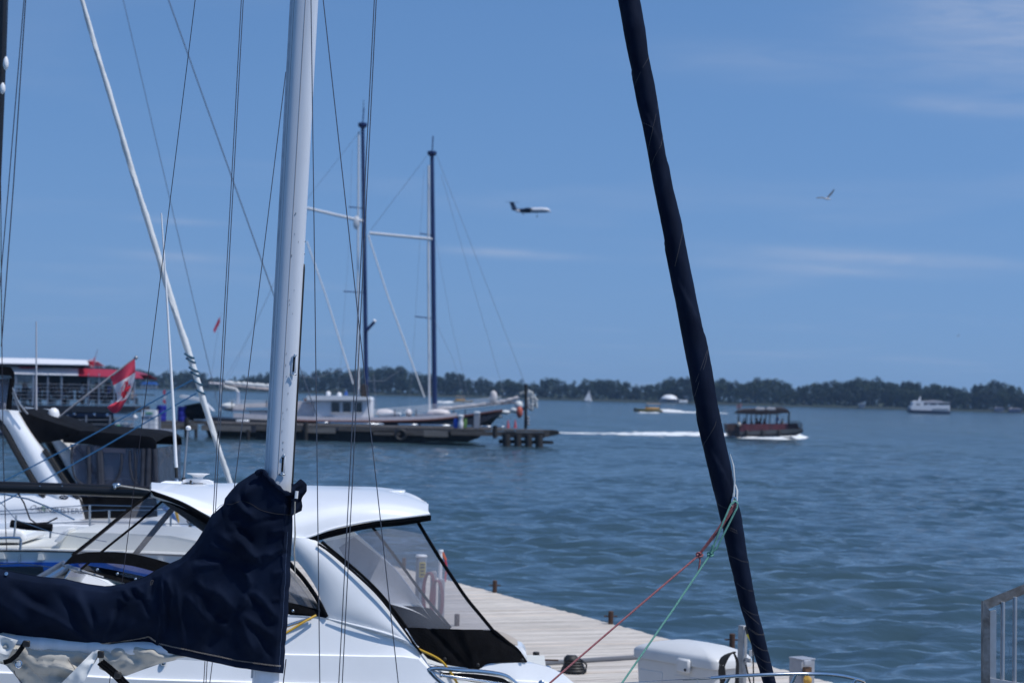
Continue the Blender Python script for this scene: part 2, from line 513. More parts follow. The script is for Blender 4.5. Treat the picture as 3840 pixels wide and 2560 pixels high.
    # the mesh carries fewer of the short waves far out: there the relief of the material takes over
    ln = nt.nodes.new('ShaderNodeVectorMath'); ln.operation = 'LENGTH'; nt.links.new(tcn.outputs['Object'], ln.inputs[0])
    mr = nt.nodes.new('ShaderNodeMapRange'); mr.inputs['From Min'].default_value = 25; mr.inputs['From Max'].default_value = 420
    mr.inputs['To Min'].default_value = .022; mr.inputs['To Max'].default_value = .62
    nt.links.new(ln.outputs['Value'], mr.inputs['Value']); nt.links.new(mr.outputs[0], bp.inputs['Distance'])
    m2_ = nt.nodes.new('ShaderNodeMapRange'); m2_.inputs['From Min'].default_value = 40; m2_.inputs['From Max'].default_value = 300
    m2_.inputs['To Min'].default_value = .03; m2_.inputs['To Max'].default_value = .13
    nt.links.new(ln.outputs['Value'], m2_.inputs['Value']); nt.links.new(m2_.outputs[0], b.inputs['Roughness'])
    # silt drifting in broad patches
    n3 = nt.nodes.new('ShaderNodeTexNoise'); n3.inputs['Scale'].default_value = .03; n3.inputs['Detail'].default_value = 4
    nt.links.new(tcn.outputs['Object'], n3.inputs['Vector'])
    mx = nt.nodes.new('ShaderNodeMix'); mx.data_type = 'RGBA'
    mx.inputs['A'].default_value = (.020, .052, .086, 1); mx.inputs['B'].default_value = (.046, .076, .080, 1)
    nt.links.new(n3.outputs[0], mx.inputs['Factor']); nt.links.new(mx.outputs['Result'], b.inputs['Base Color'])
    o = bpy.data.objects.new('water', me); me.materials.append(m_)
    COL.objects.link(o)
    tag(o, 'rippled blue green harbour water', None, None, 'structure')
build_water()

# ------------------------------------------------------------------ island across the harbour
SHORE = [(-900, 1740), (0, 1600), (1130, 1480), (1900, 1410), (2900, 1330), (3840, 1260), (4800, 1190)]
def shore_d(u):
    return float(np.interp(u, [a for a, _ in SHORE], [b for _, b in SHORE]))
def shore_pt(u, back=0.0, z=0.0):
    D = shore_d(u) + back
    p = P(u, 1280, D); p.z = z
    return p
LAND = mat('island_grass', (.018, .028, .016), .9, var=.4, vscale=.05)
us = list(range(-900, 4801, 100))
g = MB()
g.grid([[shore_pt(u, b + 3 * math.sin(u * .013), z) for u in us] for b, z in ((-1, -.6), (2, .5), (9, 1.5), (40, 2.0), (160, 2.2), (600, 2.0), (604, -.6))])
isl = g.build('island', LAND)
tag(isl, 'low green island across the harbour', None, None, 'structure')

LEAF = [mat('tree_leaves', c, .6, var=.45, vscale=.35, spec=.3) for c in ((.012, .030, .013), (.017, .040, .014), (.009, .025, .014), (.026, .048, .016))]
BARK = mat('bark', (.06, .045, .035), .9, var=.3, vscale=3)
def crown_mesh(seed, lobes, n):
    r = np.random.RandomState(seed)
    mb = MB()
    cs = []
    for _ in range(lobes):
        a = r.rand() * 2 * pi; q = r.rand() ** .6
        z = .30 + .62 * r.rand()
        rad = .42 * math.sqrt(max(.05, 1 - abs(z - .55) ** 2 * 3.2))
        cs.append((np.array([math.cos(a) * q * rad, math.sin(a) * q * rad, z]), .10 + .11 * r.rand()))
    for _ in range(n):
        c, rr = cs[r.randint(lobes)]
        v = r.normal(size=3); v /= np.linalg.norm(v)
        p = c + v * rr * (.55 + .5 * r.rand())
        s_ = .018 + .026 * r.rand()
        nrm = v + r.normal(size=3) * .5; nrm /= np.linalg.norm(nrm)
        e1 = np.cross(nrm, r.normal(size=3)); e1 /= np.linalg.norm(e1); e2 = np.cross(nrm, e1)
        q4 = [p + e1 * s_, p + e2 * s_ * .8, p - e1 * s_, p - e2 * s_ * .8]
        mb.add(q4, [(0, 1, 2, 3)])
    me = bpy.data.meshes.new('crown'); me.from_pydata(mb.v, [], mb.f); me.update()
    return me
CROWNS = [crown_mesh(s, 16 + 3 * (s % 4), 1500) for s in range(1, 7)]
for i, me in enumerate(CROWNS): me.materials.append(LEAF[i % 4])
def trunk_mesh():
    mb = MB()
    mb.tube([(0, 0, -.03), (.01, 0, .2), (-.005, .01, .42), (.01, .0, .7)], [.030, .022, .016, .006], 7)
    for a in range(5):
        t = a * 1.3
        mb.tube([(0, 0, .24 + .05 * a), (.1 * math.cos(t), .1 * math.sin(t), .38 + .05 * a), (.22 * math.cos(t), .22 * math.sin(t), .5 + .06 * a)], [.012, .008, .003], 5)
    me = mb.mesh('trunk'); me.materials.append(BARK); return me
TRUNK = trunk_mesh()
SIL = [(-900, 1345), (-300, 1362), (0, 1372), (300, 1372), (420, 1372), (480, 1392), (540, 1388), (600, 1404), (645, 1389), (700, 1396), (760, 1394), (810, 1418), (860, 1430), (915, 1420), (955, 1398), (1000, 1394), (1100, 1396), (1180, 1392), (1290, 1378), (1340, 1392), (1400, 1386), (1480, 1373), (1530, 1392), (1620, 1404), (1720, 1393), (1780, 1418), (1850, 1428), (1930, 1420), (1990, 1444), (2050, 1424), (2085, 1414), (2130, 1440), (2190, 1432), (2230, 1426), (2290, 1422), (2350, 1436), (2410, 1448), (2470, 1438), (2550, 1416), (2640, 1420), (2700, 1420), (2800, 1428), (2870, 1424), (2950, 1436), (2985, 1452), (3050, 1440), (3110, 1430), (3180, 1432), (3290, 1422), (3350, 1428), (3440, 1430), (3520, 1436), (3590, 1462), (3640, 1450), (3740, 1434), (3800, 1448), (3850, 1478), (3950, 1450), (4200, 1440), (4800, 1480)]
def sil(u): return float(np.interp(u, [a for a, _ in SIL], [b for _, b in SIL]))
def horizon(u): return 1473 + (u - 1920) * math.tan(ROLL)
def add_tree(u, back, hs, label, group):
    D = shore_d(u) + back
    base = shore_pt(u, back, 1.2)
    h = (horizon(u) - sil(u)) * D / FPX + CAM.z - 1.2
    h *= hs
    t = thing('broadleaf_tree', label, 'tree', base, group)
    i = rnd.randrange(6)
    for nm, me in (('crown', CROWNS[i]), ('trunk', TRUNK)):
        o = bpy.data.objects.new(nm, me); COL.objects.link(o); o.parent = t
    wv = rnd.uniform(.85, 1.2)
    s = h / .96
    t.scale = (s * wv * .92, s * wv * .92, s)
    t.rotation_euler = (0, 0, rnd.uniform(0, 6.28))
    return t
u = -420.0
while u < 4280:
    add_tree(u + rnd.uniform(-8, 8), rnd.uniform(10, 22), rnd.uniform(.60, .84), 'small rounded tree along the shore of the far island', 'front row of trees on the far island')
    u += rnd.uniform(30, 52)
u = -440.0
while u < 4300:
    add_tree(u + rnd.uniform(-6, 6), rnd.uniform(34, 70), rnd.uniform(.92, 1.04), 'tall broadleaf tree rising at the back of the far island wood', 'tall back row of trees on the far island')
    u += rnd.uniform(24, 40)
# undergrowth that closes the wood below the crowns
r_ = np.random.RandomState(5)
mb = MB()
for k in range(9000):
    uu = -450 + 4750 * r_.rand(); back = 7 + 45 * r_.rand()
    q = np.array(shore_pt(uu, back, 1.0 + (1.2 + back * .17) * r_.rand()))
    s_ = .7 + 1.0 * r_.rand()
    nrm = r_.normal(size=3) + np.array([0, -.8, .6]); nrm /= np.linalg.norm(nrm)
    e1 = np.cross(nrm, r_.normal(size=3)); e1 /= np.linalg.norm(e1); e2 = np.cross(nrm, e1)
    mb.add([q + e1 * s_, q + e2 * s_, q - e1 * s_, q - e2 * s_], [(0, 1, 2, 3)])
me = bpy.data.meshes.new('undergrowth'); me.from_pydata(mb.v, [], mb.f); me.update(); me.materials.append(LEAF[2])
o = bpy.data.objects.new('undergrowth', me); COL.objects.link(o)
tag(o, 'dark undergrowth below the island trees', 'undergrowth', None, 'stuff')

# ------------------------------------------------------------------ small far things on the island shore
def far_pavilion():
    Y = shore_d(2515) - 6
    b = P(2515, 1280, Y); b.z = 0.6
    t = thing('pavilion', 'white pavilion with a low domed roof on the far shore', 'pavilion', b)
    L = M(78, Y)
    mb = MB(); mb.lathe(b + Vector((0, 0, 2.3)), [(L / 2, 0), (L / 2 * .99, .3), (L / 2 * .93, .9), (L / 2 * .80, 1.6), (L / 2 * .60, 2.3), (L / 2 * .35, 2.8), (L / 2 * .05, 3.0)], 28, sx=.8); mb.build('roof', WHITEPAINT, t)
    mb = MB(); mb.box(b + Vector((0, 0, 1.2)), (L * .92, 7.4, 2.4)); mb.build('wall', mat('grey_wall', (.30, .31, .34), .7), t)
    for i in range(6):
        mb = MB(); mb.box(b + Vector((L * (-.38 + .152 * i), -3.75, 1.3)), (L * .09, .1, 1.5)); mb.build('window', DARKGLASS, t)
    mb = MB(); mb.rbox(b + Vector((L * .62, -1, .9)), (L * .5, 3, 1.8), .2); mb.build('annex', WHITEPAINT, t)
far_pavilion()
def shore_house(u, v0, wpx, hpx, label, colr, roofc):
    Y = shore_d(u) - 1
    b = P(u, 1280, Y); b.z = .7
    w, h = M(wpx, Y), M(hpx, Y)
    t = thing('shore_house', label, 'house', b)
    MB().box(b + Vector((0, 2, h * .33)), (w, 4, h * .66)).build('wall', mat('house_wall', colr, .7, var=.1), t)
    MB().prism([b + Vector((-w * .56, -.4, h * .66)), b + Vector((w * .56, -.4, h * .66)), b + Vector((w * .3, -.4, h)), b + Vector((-w * .3, -.4, h))], (0, 4.8, 0)).build('roof', mat('house_roof', roofc, .8), t)
    for k in (-.28, .05, .32):
        MB().box(b + Vector((w * k, -.03, h * .36)), (w * .13, .06, h * .26)).build('window', DARKGLASS, t)
shore_house(3755, 1520, 30, 17, 'small pale house with dark windows among the trees near the right edge', (.30, .28, .33), (.20, .2, .24))
shore_house(3815, 1530, 42, 15, 'wide low grey boathouse on the far shore by the right edge', (.22, .21, .30), (.34, .31, .33))
shore_house(3240, 1512, 18, 18, 'tiny grey hut on the far shore behind the touring boat', (.30, .33, .38), (.3, .31, .33))
shore_house(563, 1440, 60, 22, 'long low shed with a bright blue roof on the far shore', (.28, .30, .33), (.02, .16, .62))

# ------------------------------------------------------------------ haze: the damp air over the harbour
hz = MB().box((0, 1190, 15.0), (3000, 2630, 34.0)).build('haze', None, smooth=False)
hm = bpy.data.materials.new('harbour_air'); hm.use_nodes = True
hn = hm.node_tree; hn.nodes.clear()
ho = hn.nodes.new('ShaderNodeOutputMaterial'); hv = hn.nodes.new('ShaderNodeVolumePrincipled')
hv.inputs['Color'].default_value = (.42, .66, 1.0, 1)
hv.inputs['Density'].default_value = 0.00011
hv.inputs['Anisotropy'].default_value = 0.2
hn.links.new(hv.outputs[0], ho.inputs['Volume'])
hz.data.materials.append(hm)
tag(hz, 'pale blue haze in the air over the harbour', 'haze', None, 'stuff')
# ================================================================== the near sailboat (bow to the right, 14 m away)
Y0 = 14.0
MASTWHITE = mat('painted_mast', (.66, .69, .74), .3, var=.10, vscale=2.2, stretch=(6, 6, .35), coat=.2)
NAVYCLOTH = mat('navy_canvas', (.0055, .0106, .0265), .9, var=.5, vscale=2.6, bump=.12, bscale=160, spec=.08)
THREAD = mat('pale_thread', (.50, .45, .40), .8)
WORNSAIL = mat('worn_sailcloth', (.46, .435, .385), .7, var=.16, vscale=5, bump=.35, bscale=7, detail=7)
def mast_pt(y, off=0.0, Y=Y0):
    "point on the mast's axis at picture height y, moved off pixels sideways"
    x = 1143 - 0.0545 * y if y < 1770 else 1046.5 - 0.066 * (y - 1770)
    return P(x + off, y, Y)
boat_base = P(1900, 2900, Y0); boat_base.z = 0.0
boat = thing('sailboat', 'near sailboat with a white mast and navy canvas covers, cut by the frame', 'sailboat', boat_base)
def mast_section(y, n=28, grow=1.0):
    c = mast_pt(y)
    rx = M(51 if y > 0 else 51, Y0) * grow; ry = 0.070 * grow
    out = []
    for j in range(n):
        a = 2 * pi * j / n
        ca, sa = math.cos(a), math.sin(a)
        # slightly flattened oval section, squared off towards the sail track
        x = rx * math.copysign(abs(ca) ** .82, ca)
        if ca < 0: x *= .96
        out.append(c + Vector((x, ry * sa, 0)))
    return out
mb = MB()
rows = [mast_section(y) for y in [2980, 2760, 2540, 2300, 2000, 1770] + [1600 - 200 * i for i in range(34)]]
mb.grid(rows, closed=True)
mast = mb.build('mast', MASTWHITE, boat)
LEFT, RIGHT = -51, 51
ys = [2540, 2200, 1770, 1400, 900, 400, -100, -1500, -4900]
mb = MB()
mb.tube([mast_pt(y, LEFT + 2, Y0 - .01) for y in ys], .0125, 6, flat=1.6)
mb.build('sail_track', mat('pale_track', (.52, .54, .58), .4, .3, var=.2, vscale=8), mast)
mb = MB()
mb.tube([mast_pt(y, LEFT + 13, Y0 - .047) for y in ys], .0042, 6)
mb.build('track_slot', mat('slot_dark', (.012, .010, .012), .8), mast)
mb = MB()
yy = [988, 992, 1010, 1200, 1500, 1790, 1860]
mb.tube([mast_pt(y, 50 if i else 44, Y0 - .004) for i, y in enumerate(yy)], [.004, .009, .0115] + [.0115] * 4, 8)
mb.build('cable_trunking', RUBBER, mast)
mb = MB()
mb.tube([mast_pt(y, 3 - .004 * y, Y0 - .0712) for y in (1780, 1400, 900, 400, -100)], .0012, 4)
mb.build('seam', mat('stain_brown', (.30, .24, .20), .8), mast)
# scuffs along the edge of the mast
SCUFF = mat('scuff_mark', (.10, .085, .075), .9)
mb = MB()
for k in range(46):
    y = 700 + 1060 * rnd.random() ** .7; off = rnd.choice((-24, -26, 6, 22)) + rnd.uniform(-5, 5)
    p = mast_pt(y, off, Y0 - .0700 * math.sqrt(max(0, 1 - (off / 51) ** 2)) - .0012)
    mb.box(p, (M(rnd.uniform(.6, 1.6), Y0), .002, M(rnd.uniform(2, 9), Y0)))
o = mb.build('scuff_marks', SCUFF, mast); o['kind'] = 'stuff'
SLOT = mat('black_slot', (.003, .003, .004), .9)
for (u, v0, v1) in ((1102, 1335, 1398), (1060, 1710, 1772)):
    c = P(u, (v0 + v1) / 2, Y0 - .0655)
    h = M(v1 - v0, Y0)
    lean = Matrix.Rotation(math.radians(2.6 - 1.0), 3, 'Y')
    mb = MB()
    mb.tube([c + lean @ Vector((0, 0, -h / 2 + .008)), c + lean @ Vector((0, 0, h / 2 - .008))], .0085, 10, flat=.9)
    slot = mb.build('halyard_exit', SLOT, mast)
    mb = MB(); mb.rbox(c + lean @ Vector((0, -.001, 0)), (.034, .006, h + .012), .003, m=lean)
    mb.build('exit_frame', MASTWHITE, slot)
    mb = MB(); mb.rbox(c + lean @ Vector((0, -.010, -h / 2 - .010)), (.048, .010, .012), .003, m=lean)
    mb.rbox(c + lean @ Vector((.006, -.010, h / 2 + .006)), (.022, .010, .016), .003, m=lean)
    mb.build('exit_plate', STEEL, slot)
    for sx in (-.017, .017):
        MB().ball(c + lean @ Vector((sx, -.016, -h / 2 - .010)), .0035, 8).build('rivet', RUBBER, slot)
for v in (905, 952):
    MB().ball(mast_pt(v, 50, Y0 - .01), .006, 8).build('screw', STEEL, mast)

# hull and deck (below the frame)
HULLX = [(-4.2, .95, .92), (-3.0, 1.25, .93), (-1.0, 1.5, .94), (1.0, 1.35, .98), (2.6, .85, 1.05), (3.7, .30, 1.14), (4.15, .02, 1.18)]
bow_x = P(3150, 2600, Y0).x
def hull(parent, xs, ymid, x_bow, flip, deckz, keel, m_hull, m_deck):
    L = x_bow - xs[-1][0] if not flip else None
    mb = MB(); secs = []
    for x, w, dz in xs:
        X = x_bow - (xs[-1][0] - x) if not flip else x_bow + (xs[-1][0] - x)
        z = deckz * dz
        sec = []
        for i in range(13):
            a = pi * i / 12
            sec.append(Vector((X, ymid + w * math.cos(a) * (1 - .12 * math.sin(a)), z - (z + keel) * math.sin(a) ** 1.0)))
        secs.append(sec)
    mb.grid(secs)
    mb.add(secs[0], [tuple(range(13))])
    h = mb.build('hull', m_hull, parent, angle=60)
    md = MB(); md.slab([[Vector((s[0].x, ymid + (s[0].y - ymid) * t, s[0].z + .006 + .05 * (1 - t * t))) for t in (-1, -.5, 0, .5, 1)] for s in secs], (0, 0, -.03))
    md.build('deck', m_deck, parent)
    return h
hull(boat, HULLX, Y0, bow_x, False, 1.18, .35, mat('navy_gelcoat', (.015, .02, .05), .25, coat=.5), NONSKID)
mb = MB(); mb.rbox((bow_x - 4.9, Y0, 1.33), (3.2, 1.5, .42), .12); mb.build('cabin', GEL, boat)
mb = MB(); bm0 = mast_pt(2455, -20, Y0); bm1 = P(-1500, 2330, Y0)
mb.tube([bm0, bm1], .06, 12); mb.build('boom', MASTWHITE, boat)

# standing rigging: wires measured top and bottom
def wire(pts, r, m=WIRE, name='shroud', parent=boat):
    mb = MB(); mb.tube(pts, r, 6); return mb.build(name, m, parent)
V = 1.63265
def line_px(a, b, y):
    t = (y - a[1]) / (b[1] - a[1]); return (a[0] + (b[0] - a[0]) * t, y)
def wire2(a, b, Y, r=.0034, m=WIRE, y0=-700, y1=2760, name='shroud'):
    a = (a[0] * V, a[1] * V); b = (b[0] * V, b[1] * V)
    p, q = line_px(a, b, y0), line_px(a, b, y1)
    n = 8; pts = []
    for i in range(n + 1):
        t = i / n; sag = 3.0 * math.sin(pi * t)
        pts.append(P(p[0] + (q[0] - p[0]) * t + sag * .3, p[1] + (q[1] - p[1]) * t, Y))
    return wire(pts, r, m, name)
wire2((448, 0), (283, 1315), 14.75, .0030, DARKWIRE)
wire2((558.5, 0), (495, 1165), 14.7)
wire2((554, 0), (490, 1165), 14.78)
wire2((656, 170), (540, 1100), 14.7, y0=270)
wire2((714, 0), (731, 1300), 13.3)
wire2((742, 0), (913, 1552), 13.25)
wire2((864, 0), (786, 1568), 13.35)
wire2((859.5, 0), (778, 1568), 13.4)
wire2((660, 1490), (650, 1568), 14.2, .004, DARKWIRE, y0=2470)

# ------------------------------------------------------------------ the navy sail cover
TOP = [(-1300, 1985), (-700, 2050), (-250, 2098), (0, 2130), (60, 2145), (150, 2160), (240, 2168), (330, 2188), (400, 2197), (470, 2186), (545, 2160), (585, 2136), (612, 2122), (680, 2092), (735, 2032), (762, 1988), (792, 1932), (838, 1892), (843, 1868), (860, 1846), (890, 1812), (945, 1776), (984, 1757)]
BOT = [(-1300, 2170), (-700, 2265), (-250, 2338), (0, 2381), (60, 2392), (150, 2408), (240, 2424), (330, 2437), (385, 2440), (450, 2432), (520, 2421), (556, 2413), (588, 2436), (640, 2449), (690, 2459), (740, 2470), (790, 2480), (830, 2488), (850, 2493), (868, 2497), (885, 2501), (905, 2504), (925, 2506)]
TOP2 = [(984, 1757), (1000, 1776), (1030, 1806), (1060, 1834), (1078, 1843), (1100, 1850)]
BOT2 = [(925, 2506), (955, 2511), (985, 2515), (1015, 2519), (1040, 2521), (1062, 2523)]
FOLDS = [  # x0 y0 x1 y1 width depth   (ridges and creases measured on the cloth)
    (610, 2128, 588, 2420, 9, .022), (628, 2135, 640, 2330, 8, .016), (650, 2160, 690, 2440, 10, .014), (595, 2200, 600, 2440, 7, -.02),
    (576, 2150, 560, 2250, 7, -.014), (636, 2180, 618, 2400, 7, -.016), (612, 2150, 645, 2250, 6, .012),
    (845, 1985, 1020, 1940, 12, .012), (860, 1975, 1090, 1935, 10, -.012), (800, 1990, 960, 2110, 16, .020), (860, 2000, 985, 2120, 12, .022),
    (870, 1960, 960, 2060, 10, -.016), (720, 2130, 905, 2090, 12, .014), (700, 2100, 900, 2105, 14, -.016), (780, 2040, 905, 2090, 10, .012),
    (930, 2095, 1060, 2070, 9, .010), (985, 2110, 1080, 2040, 10, .012), (900, 2120, 945, 2210, 10, .014), (945, 2200, 895, 2290, 14, .020),
    (895, 2290, 950, 2470, 18, .022), (895, 2290, 1040, 2400, 12, .018), (945, 2210, 1050, 2330, 14, .018), (910, 2210, 1000, 2290, 10, -.016),
    (780, 2200, 890, 2290, 14, .016), (720, 2170, 830, 2260, 12, .012), (690, 2220, 790, 2350, 16, .018), (800, 2300, 860, 2340, 10, -.012),
    (960, 2340, 1020, 2480, 12, -.014), (820, 2350, 760, 2440, 20, -.014), (1000, 2000, 1085, 1985, 8, .010), (1010, 2080, 1085, 2070, 7, -.010),
    (1020, 2160, 1080, 2140, 7, .008), (1015, 2250, 1070, 2235, 7, .007), (860, 1870, 960, 1960, 12, .018), (890, 1840, 930, 1930, 10, -.014), (930, 1800, 900, 1880, 10, .012),
    (380, 2435, 60, 2230, 16, .014), (380, 2435, 200, 2200, 18, -.016), (380, 2430, 270, 2190, 14, .016), (378, 2430, 330, 2260, 10, -.014), (380, 2430, 430, 2280, 9, .014),
    (382, 2430, 470, 2230, 9, -.010), (384, 2432, 520, 2330, 14, .012), (-100, 2190, 150, 2400, 26, .018), (-200, 2200, 60, 2330, 20, -.016), (20, 2180, 190, 2300, 18, -.014),
    (455, 2200, 490, 2250, 6, .012), (480, 2195, 525, 2260, 5, -.012), (500, 2185, 535, 2230, 5, .010), (515, 2215, 560, 2320, 8, -.010), (440, 2235, 470, 2270, 5, .010),
    (-500, 2150, -250, 2330, 26, .018), (-800, 2110, -560, 2290, 26, .018), (-1050, 2060, -830, 2230, 26, -.016),
]
def seg_d(px, py, f):
    x0, y0, x1, y1 = f[:4]
    dx, dy = x1 - x0, y1 - y0; L2 = dx * dx + dy * dy
    t = np.clip(((px - x0) * dx + (py - y0) * dy) / L2, 0, 1)
    d = np.hypot(px - x0 - t * dx, py - y0 - t * dy)
    tp = np.clip(np.minimum(t, 1 - t) * 4.0, .0, 1)
    side = ((px - x0) * dy - (py - y0) * dx) / math.sqrt(L2)
    return d, tp, side
def cover_uv(n_s, n_t):
    a = resample(TOP, 999); b = resample(BOT, 999)
    # keep the two edges paired point by point
    ia = np.linspace(0, len(TOP) - 1, n_s)
    tx = np.interp(ia, range(len(TOP)), [p[0] for p in TOP]); ty = np.interp(ia, range(len(TOP)), [p[1] for p in TOP])
    bx = np.interp(ia, range(len(BOT)), [p[0] for p in BOT]); by = np.interp(ia, range(len(BOT)), [p[1] for p in BOT])
    n2 = n_s // 4
    ib = np.linspace(0, len(TOP2) - 1, n2)[1:]
    tx = np.r_[tx, np.interp(ib, range(len(TOP2)), [p[0] for p in TOP2])]; ty = np.r_[ty, np.interp(ib, range(len(TOP2)), [p[1] for p in TOP2])]
    bx = np.r_[bx, np.interp(ib, range(len(BOT2)), [p[0] for p in BOT2])]; by = np.r_[by, np.interp(ib, range(len(BOT2)), [p[1] for p in BOT2])]
    t = np.linspace(0, 1, n_t)[:, None]
    U = tx[None] * (1 - t) + bx[None] * t; Vv = ty[None] * (1 - t) + by[None] * t
    # the front edge bellies aft of a straight line
    s = np.linspace(0, 1, U.shape[1])[None, :]
    edge = np.clip((s - .82) / .18, 0, 1)
    U = U + edge * (np.sin(pi * t) * 6 + 4 * vnoise(t * 26, t * 0, 9) * (t > .12))
    return U, Vv, s, t
def cover_relief(U, Vv, s, t):
    right = np.clip((U - 560) / 120, 0, 1)
    thick = .125 + .02 * right
    prof_l = np.clip(1 - np.abs(2 * t - .85) ** 2.6 * .80, .12, 1)               # rolled over the sail on the boom
    prof_l = np.where(t < .02, 0.02, prof_l) * np.clip(t / .10, 0, 1) ** .5
    prof_r = np.clip(t / .08, 0, 1) ** .5 * (1 - .35 * t)
    prof_r = np.maximum(prof_r, np.where(s > .80, .95 - .35 * t, 0))              # open collar round the mast
    edge = np.clip((1 - s) / .055, 0, 1) ** .5
    rel = thick * (prof_l * (1 - right) + prof_r * right) * np.where(s > .80, np.maximum(edge, .10), 1)
    px = U + 10 * vnoise(U / 60, Vv / 60, 41); py = Vv + 10 * vnoise(U / 55, Vv / 55, 42)
    for f in FOLDS:
        d, tp, side = seg_d(px, py, f)
        w = f[4]
        prof = np.exp(-(d / w) ** 2)
        skew = 1 / (1 + np.exp(-np.clip(side / (w * .35), -30, 30)))               # one steep side, one soft side
        prof = .55 * prof + .45 * np.exp(-(d / (w * 2.4)) ** 2) * skew
        rel = rel + 1.9 * f[5] * prof * tp
    calm = np.clip(t / .08, 0, 1) * np.clip((1 - t) / .05, 0, 1)
    rel = rel + calm * (.022 * vnoise(U / 120 + Vv / 300, Vv / 90, 1) + .006 * vnoise(U / 42, Vv / 55 + U / 90, 2) + .0022 * vnoise(U / 17 + Vv / 40, Vv / 21, 3))
    return rel
def cover_points(U, Vv, rel):
    out = np.zeros(U.shape + (3,))
    for i in range(U.shape[0]):
        for j in range(U.shape[1]):
            out[i, j] = P(U[i, j], Vv[i, j], Y0 - rel[i, j])
    return out
U, Vv, s_, t_ = cover_uv(210, 96)
REL = cover_relief(U, Vv, s_, t_)
front = cover_points(U, Vv, REL)
back = cover_points(U[::3, ::3], Vv[::3, ::3], -(.10 + 0 * REL[::3, ::3]) * np.clip(REL[::3, ::3] / .12, .05, 1))
cov_base = P(560, 2440, Y0); cov_base.z = 2.6
cover = thing('sail_cover', 'creased navy canvas sail cover wrapped round the white mast and boom', 'sail cover', cov_base)
mb = MB(); mb.grid([[Vector(p) for p in r] for r in front])
mb.grid([[Vector(p) for p in r] for r in back])
cloth = mb.build('canvas', NAVYCLOTH, cover, angle=180)
def on_cover(j, t, lift=.0025):
    i = t * (front.shape[0] - 1); i0 = int(min(i, front.shape[0] - 2)); w = i - i0
    j0 = int(min(j, front.shape[1] - 2)); wj = j - j0
    p = (front[i0, j0] * (1 - w) + front[i0 + 1, j0] * w) * (1 - wj) + (front[i0, j0 + 1] * (1 - w) + front[i0 + 1, j0 + 1] * w) * wj
    return Vector(p) - Vector((0, lift, 0))
def zigzag(pts_fn, n, r, name, parent, m=THREAD):
    mb = MB(); mb.tube([pts_fn(k) for k in range(n)], r, 4); return mb.build(name, m, parent)
NJ = front.shape[1]
j_step = int(np.argmin(np.abs(U[-1, :200] - 588)))
H_ = Vv[-1] - Vv[0]
zigzag(lambda k: on_cover(70 + k * (j_step - 72) / 359, 1 - (25 + (5 if k % 2 else 0)) / np.interp(70 + k * (j_step - 72) / 359, range(NJ), H_)), 360, .0014, 'stitching', cloth)
zigzag(lambda k: on_cover(j_step + 1 + k * (NJ - j_step - 8) / 239, 1 - (24 + (5 if k % 2 else 0)) / np.interp(j_step + 1 + k * (NJ - j_step - 8) / 239, range(NJ), H_)), 240, .0014, 'stitching', cloth)
zigzag(lambda k: on_cover(NJ - 9 + (.5 if k % 2 else 0), .22 + .76 * k / 259), 260, .0009, 'stitching', cloth, mat('blue_thread', (.09, .14, .26), .8))
# yoke seam below the collar
seam = catmull([(792, 1932), (830, 1893), (868, 1890), (905, 1878), (940, 1888), (980, 1912), (1040, 1926), (1100, 1930)], 60)
mb = MB()
tree_u, tree_v = U, Vv
def surf_at(u, v, lift=.003):
    d = (tree_u - u) ** 2 + (tree_v - v) ** 2
    i, j = np.unravel_index(np.argmin(d), d.shape)
    return P(u, v, Y0 - REL[i, j] - lift)
mb.tube([surf_at(a, b, .001) for a, b in seam], .0018, 5); mb.build('yoke_seam', mat('seam_piping', (.028, .026, .028), .85), cloth)
# collar band: a hem tube following the open top edge, and the tied flap at the front of the mast
mb = MB()
ctop = [(960, 1770), (984, 1757), (1000, 1778), (1030, 1808), (1060, 1835), (1085, 1846), (1108, 1840)]
cp = catmull([(*p, ) for p in ctop], 26)
mb.tube([P(a, b + 6, Y0 - .115 - .03 * math.sin(pi * i / 25)) for i, (a, b) in enumerate(cp)], [.016 + .004 * math.sin(i * 1.3) for i in range(26)], 8)
mb.build('collar_hem', NAVYCLOTH, cover)
mb = MB()
rows = []
for k in range(15):
    t = k / 14
    v = 1812 + (1928 - 1812) * t
    xl = 1092 - 0 * t; xr = float(np.interp(t, [0, .12, .3, .45, .55, .8, .95, 1], [1128, 1150, 1150, 1134, 1130, 1134, 1130, 1108]))
    row = []
    for j in range(12):
        w = j / 11
        row.append(P(xl + (xr - xl) * w, v + 5 * math.sin(w * 5 + t * 7) - 12 * w * (1 - t), Y0 - .13 + .10 * w + .018 * math.sin(t * 17 + w * 6)))
    rows.append(row)
mb.slab(rows, (0, .012, 0)); mb.build('collar_flap', NAVYCLOTH, cover)
mb = MB(); mb.tube([P(1113, 1840, Y0 - .15), P(1110, 1868, Y0 - .155)], .012, 6); mb.build('toggle', mat('clear_plastic', (.75, .76, .78), .25), cover)
cord = [(1106, 1880), (1105, 1935), (1107, 2000), (1103, 2060), (1106, 2130), (1108, 2185)]
mb = MB(); mb.tube([P(a, b, Y0 - .16) for a, b in cord], [.005, .004, .006, .006, .004, .0015], 6); mb.build('draw_cord', mat('frayed_cord', (.36, .33, .28), .9, var=.3, vscale=80), cover)
MB().lathe(P(24, 2150, Y0 - .10), [(.012, 0), (.013, .004), (.006, .006)], 12, (0, -1, .4)).build('eyelet', STEEL, cover)
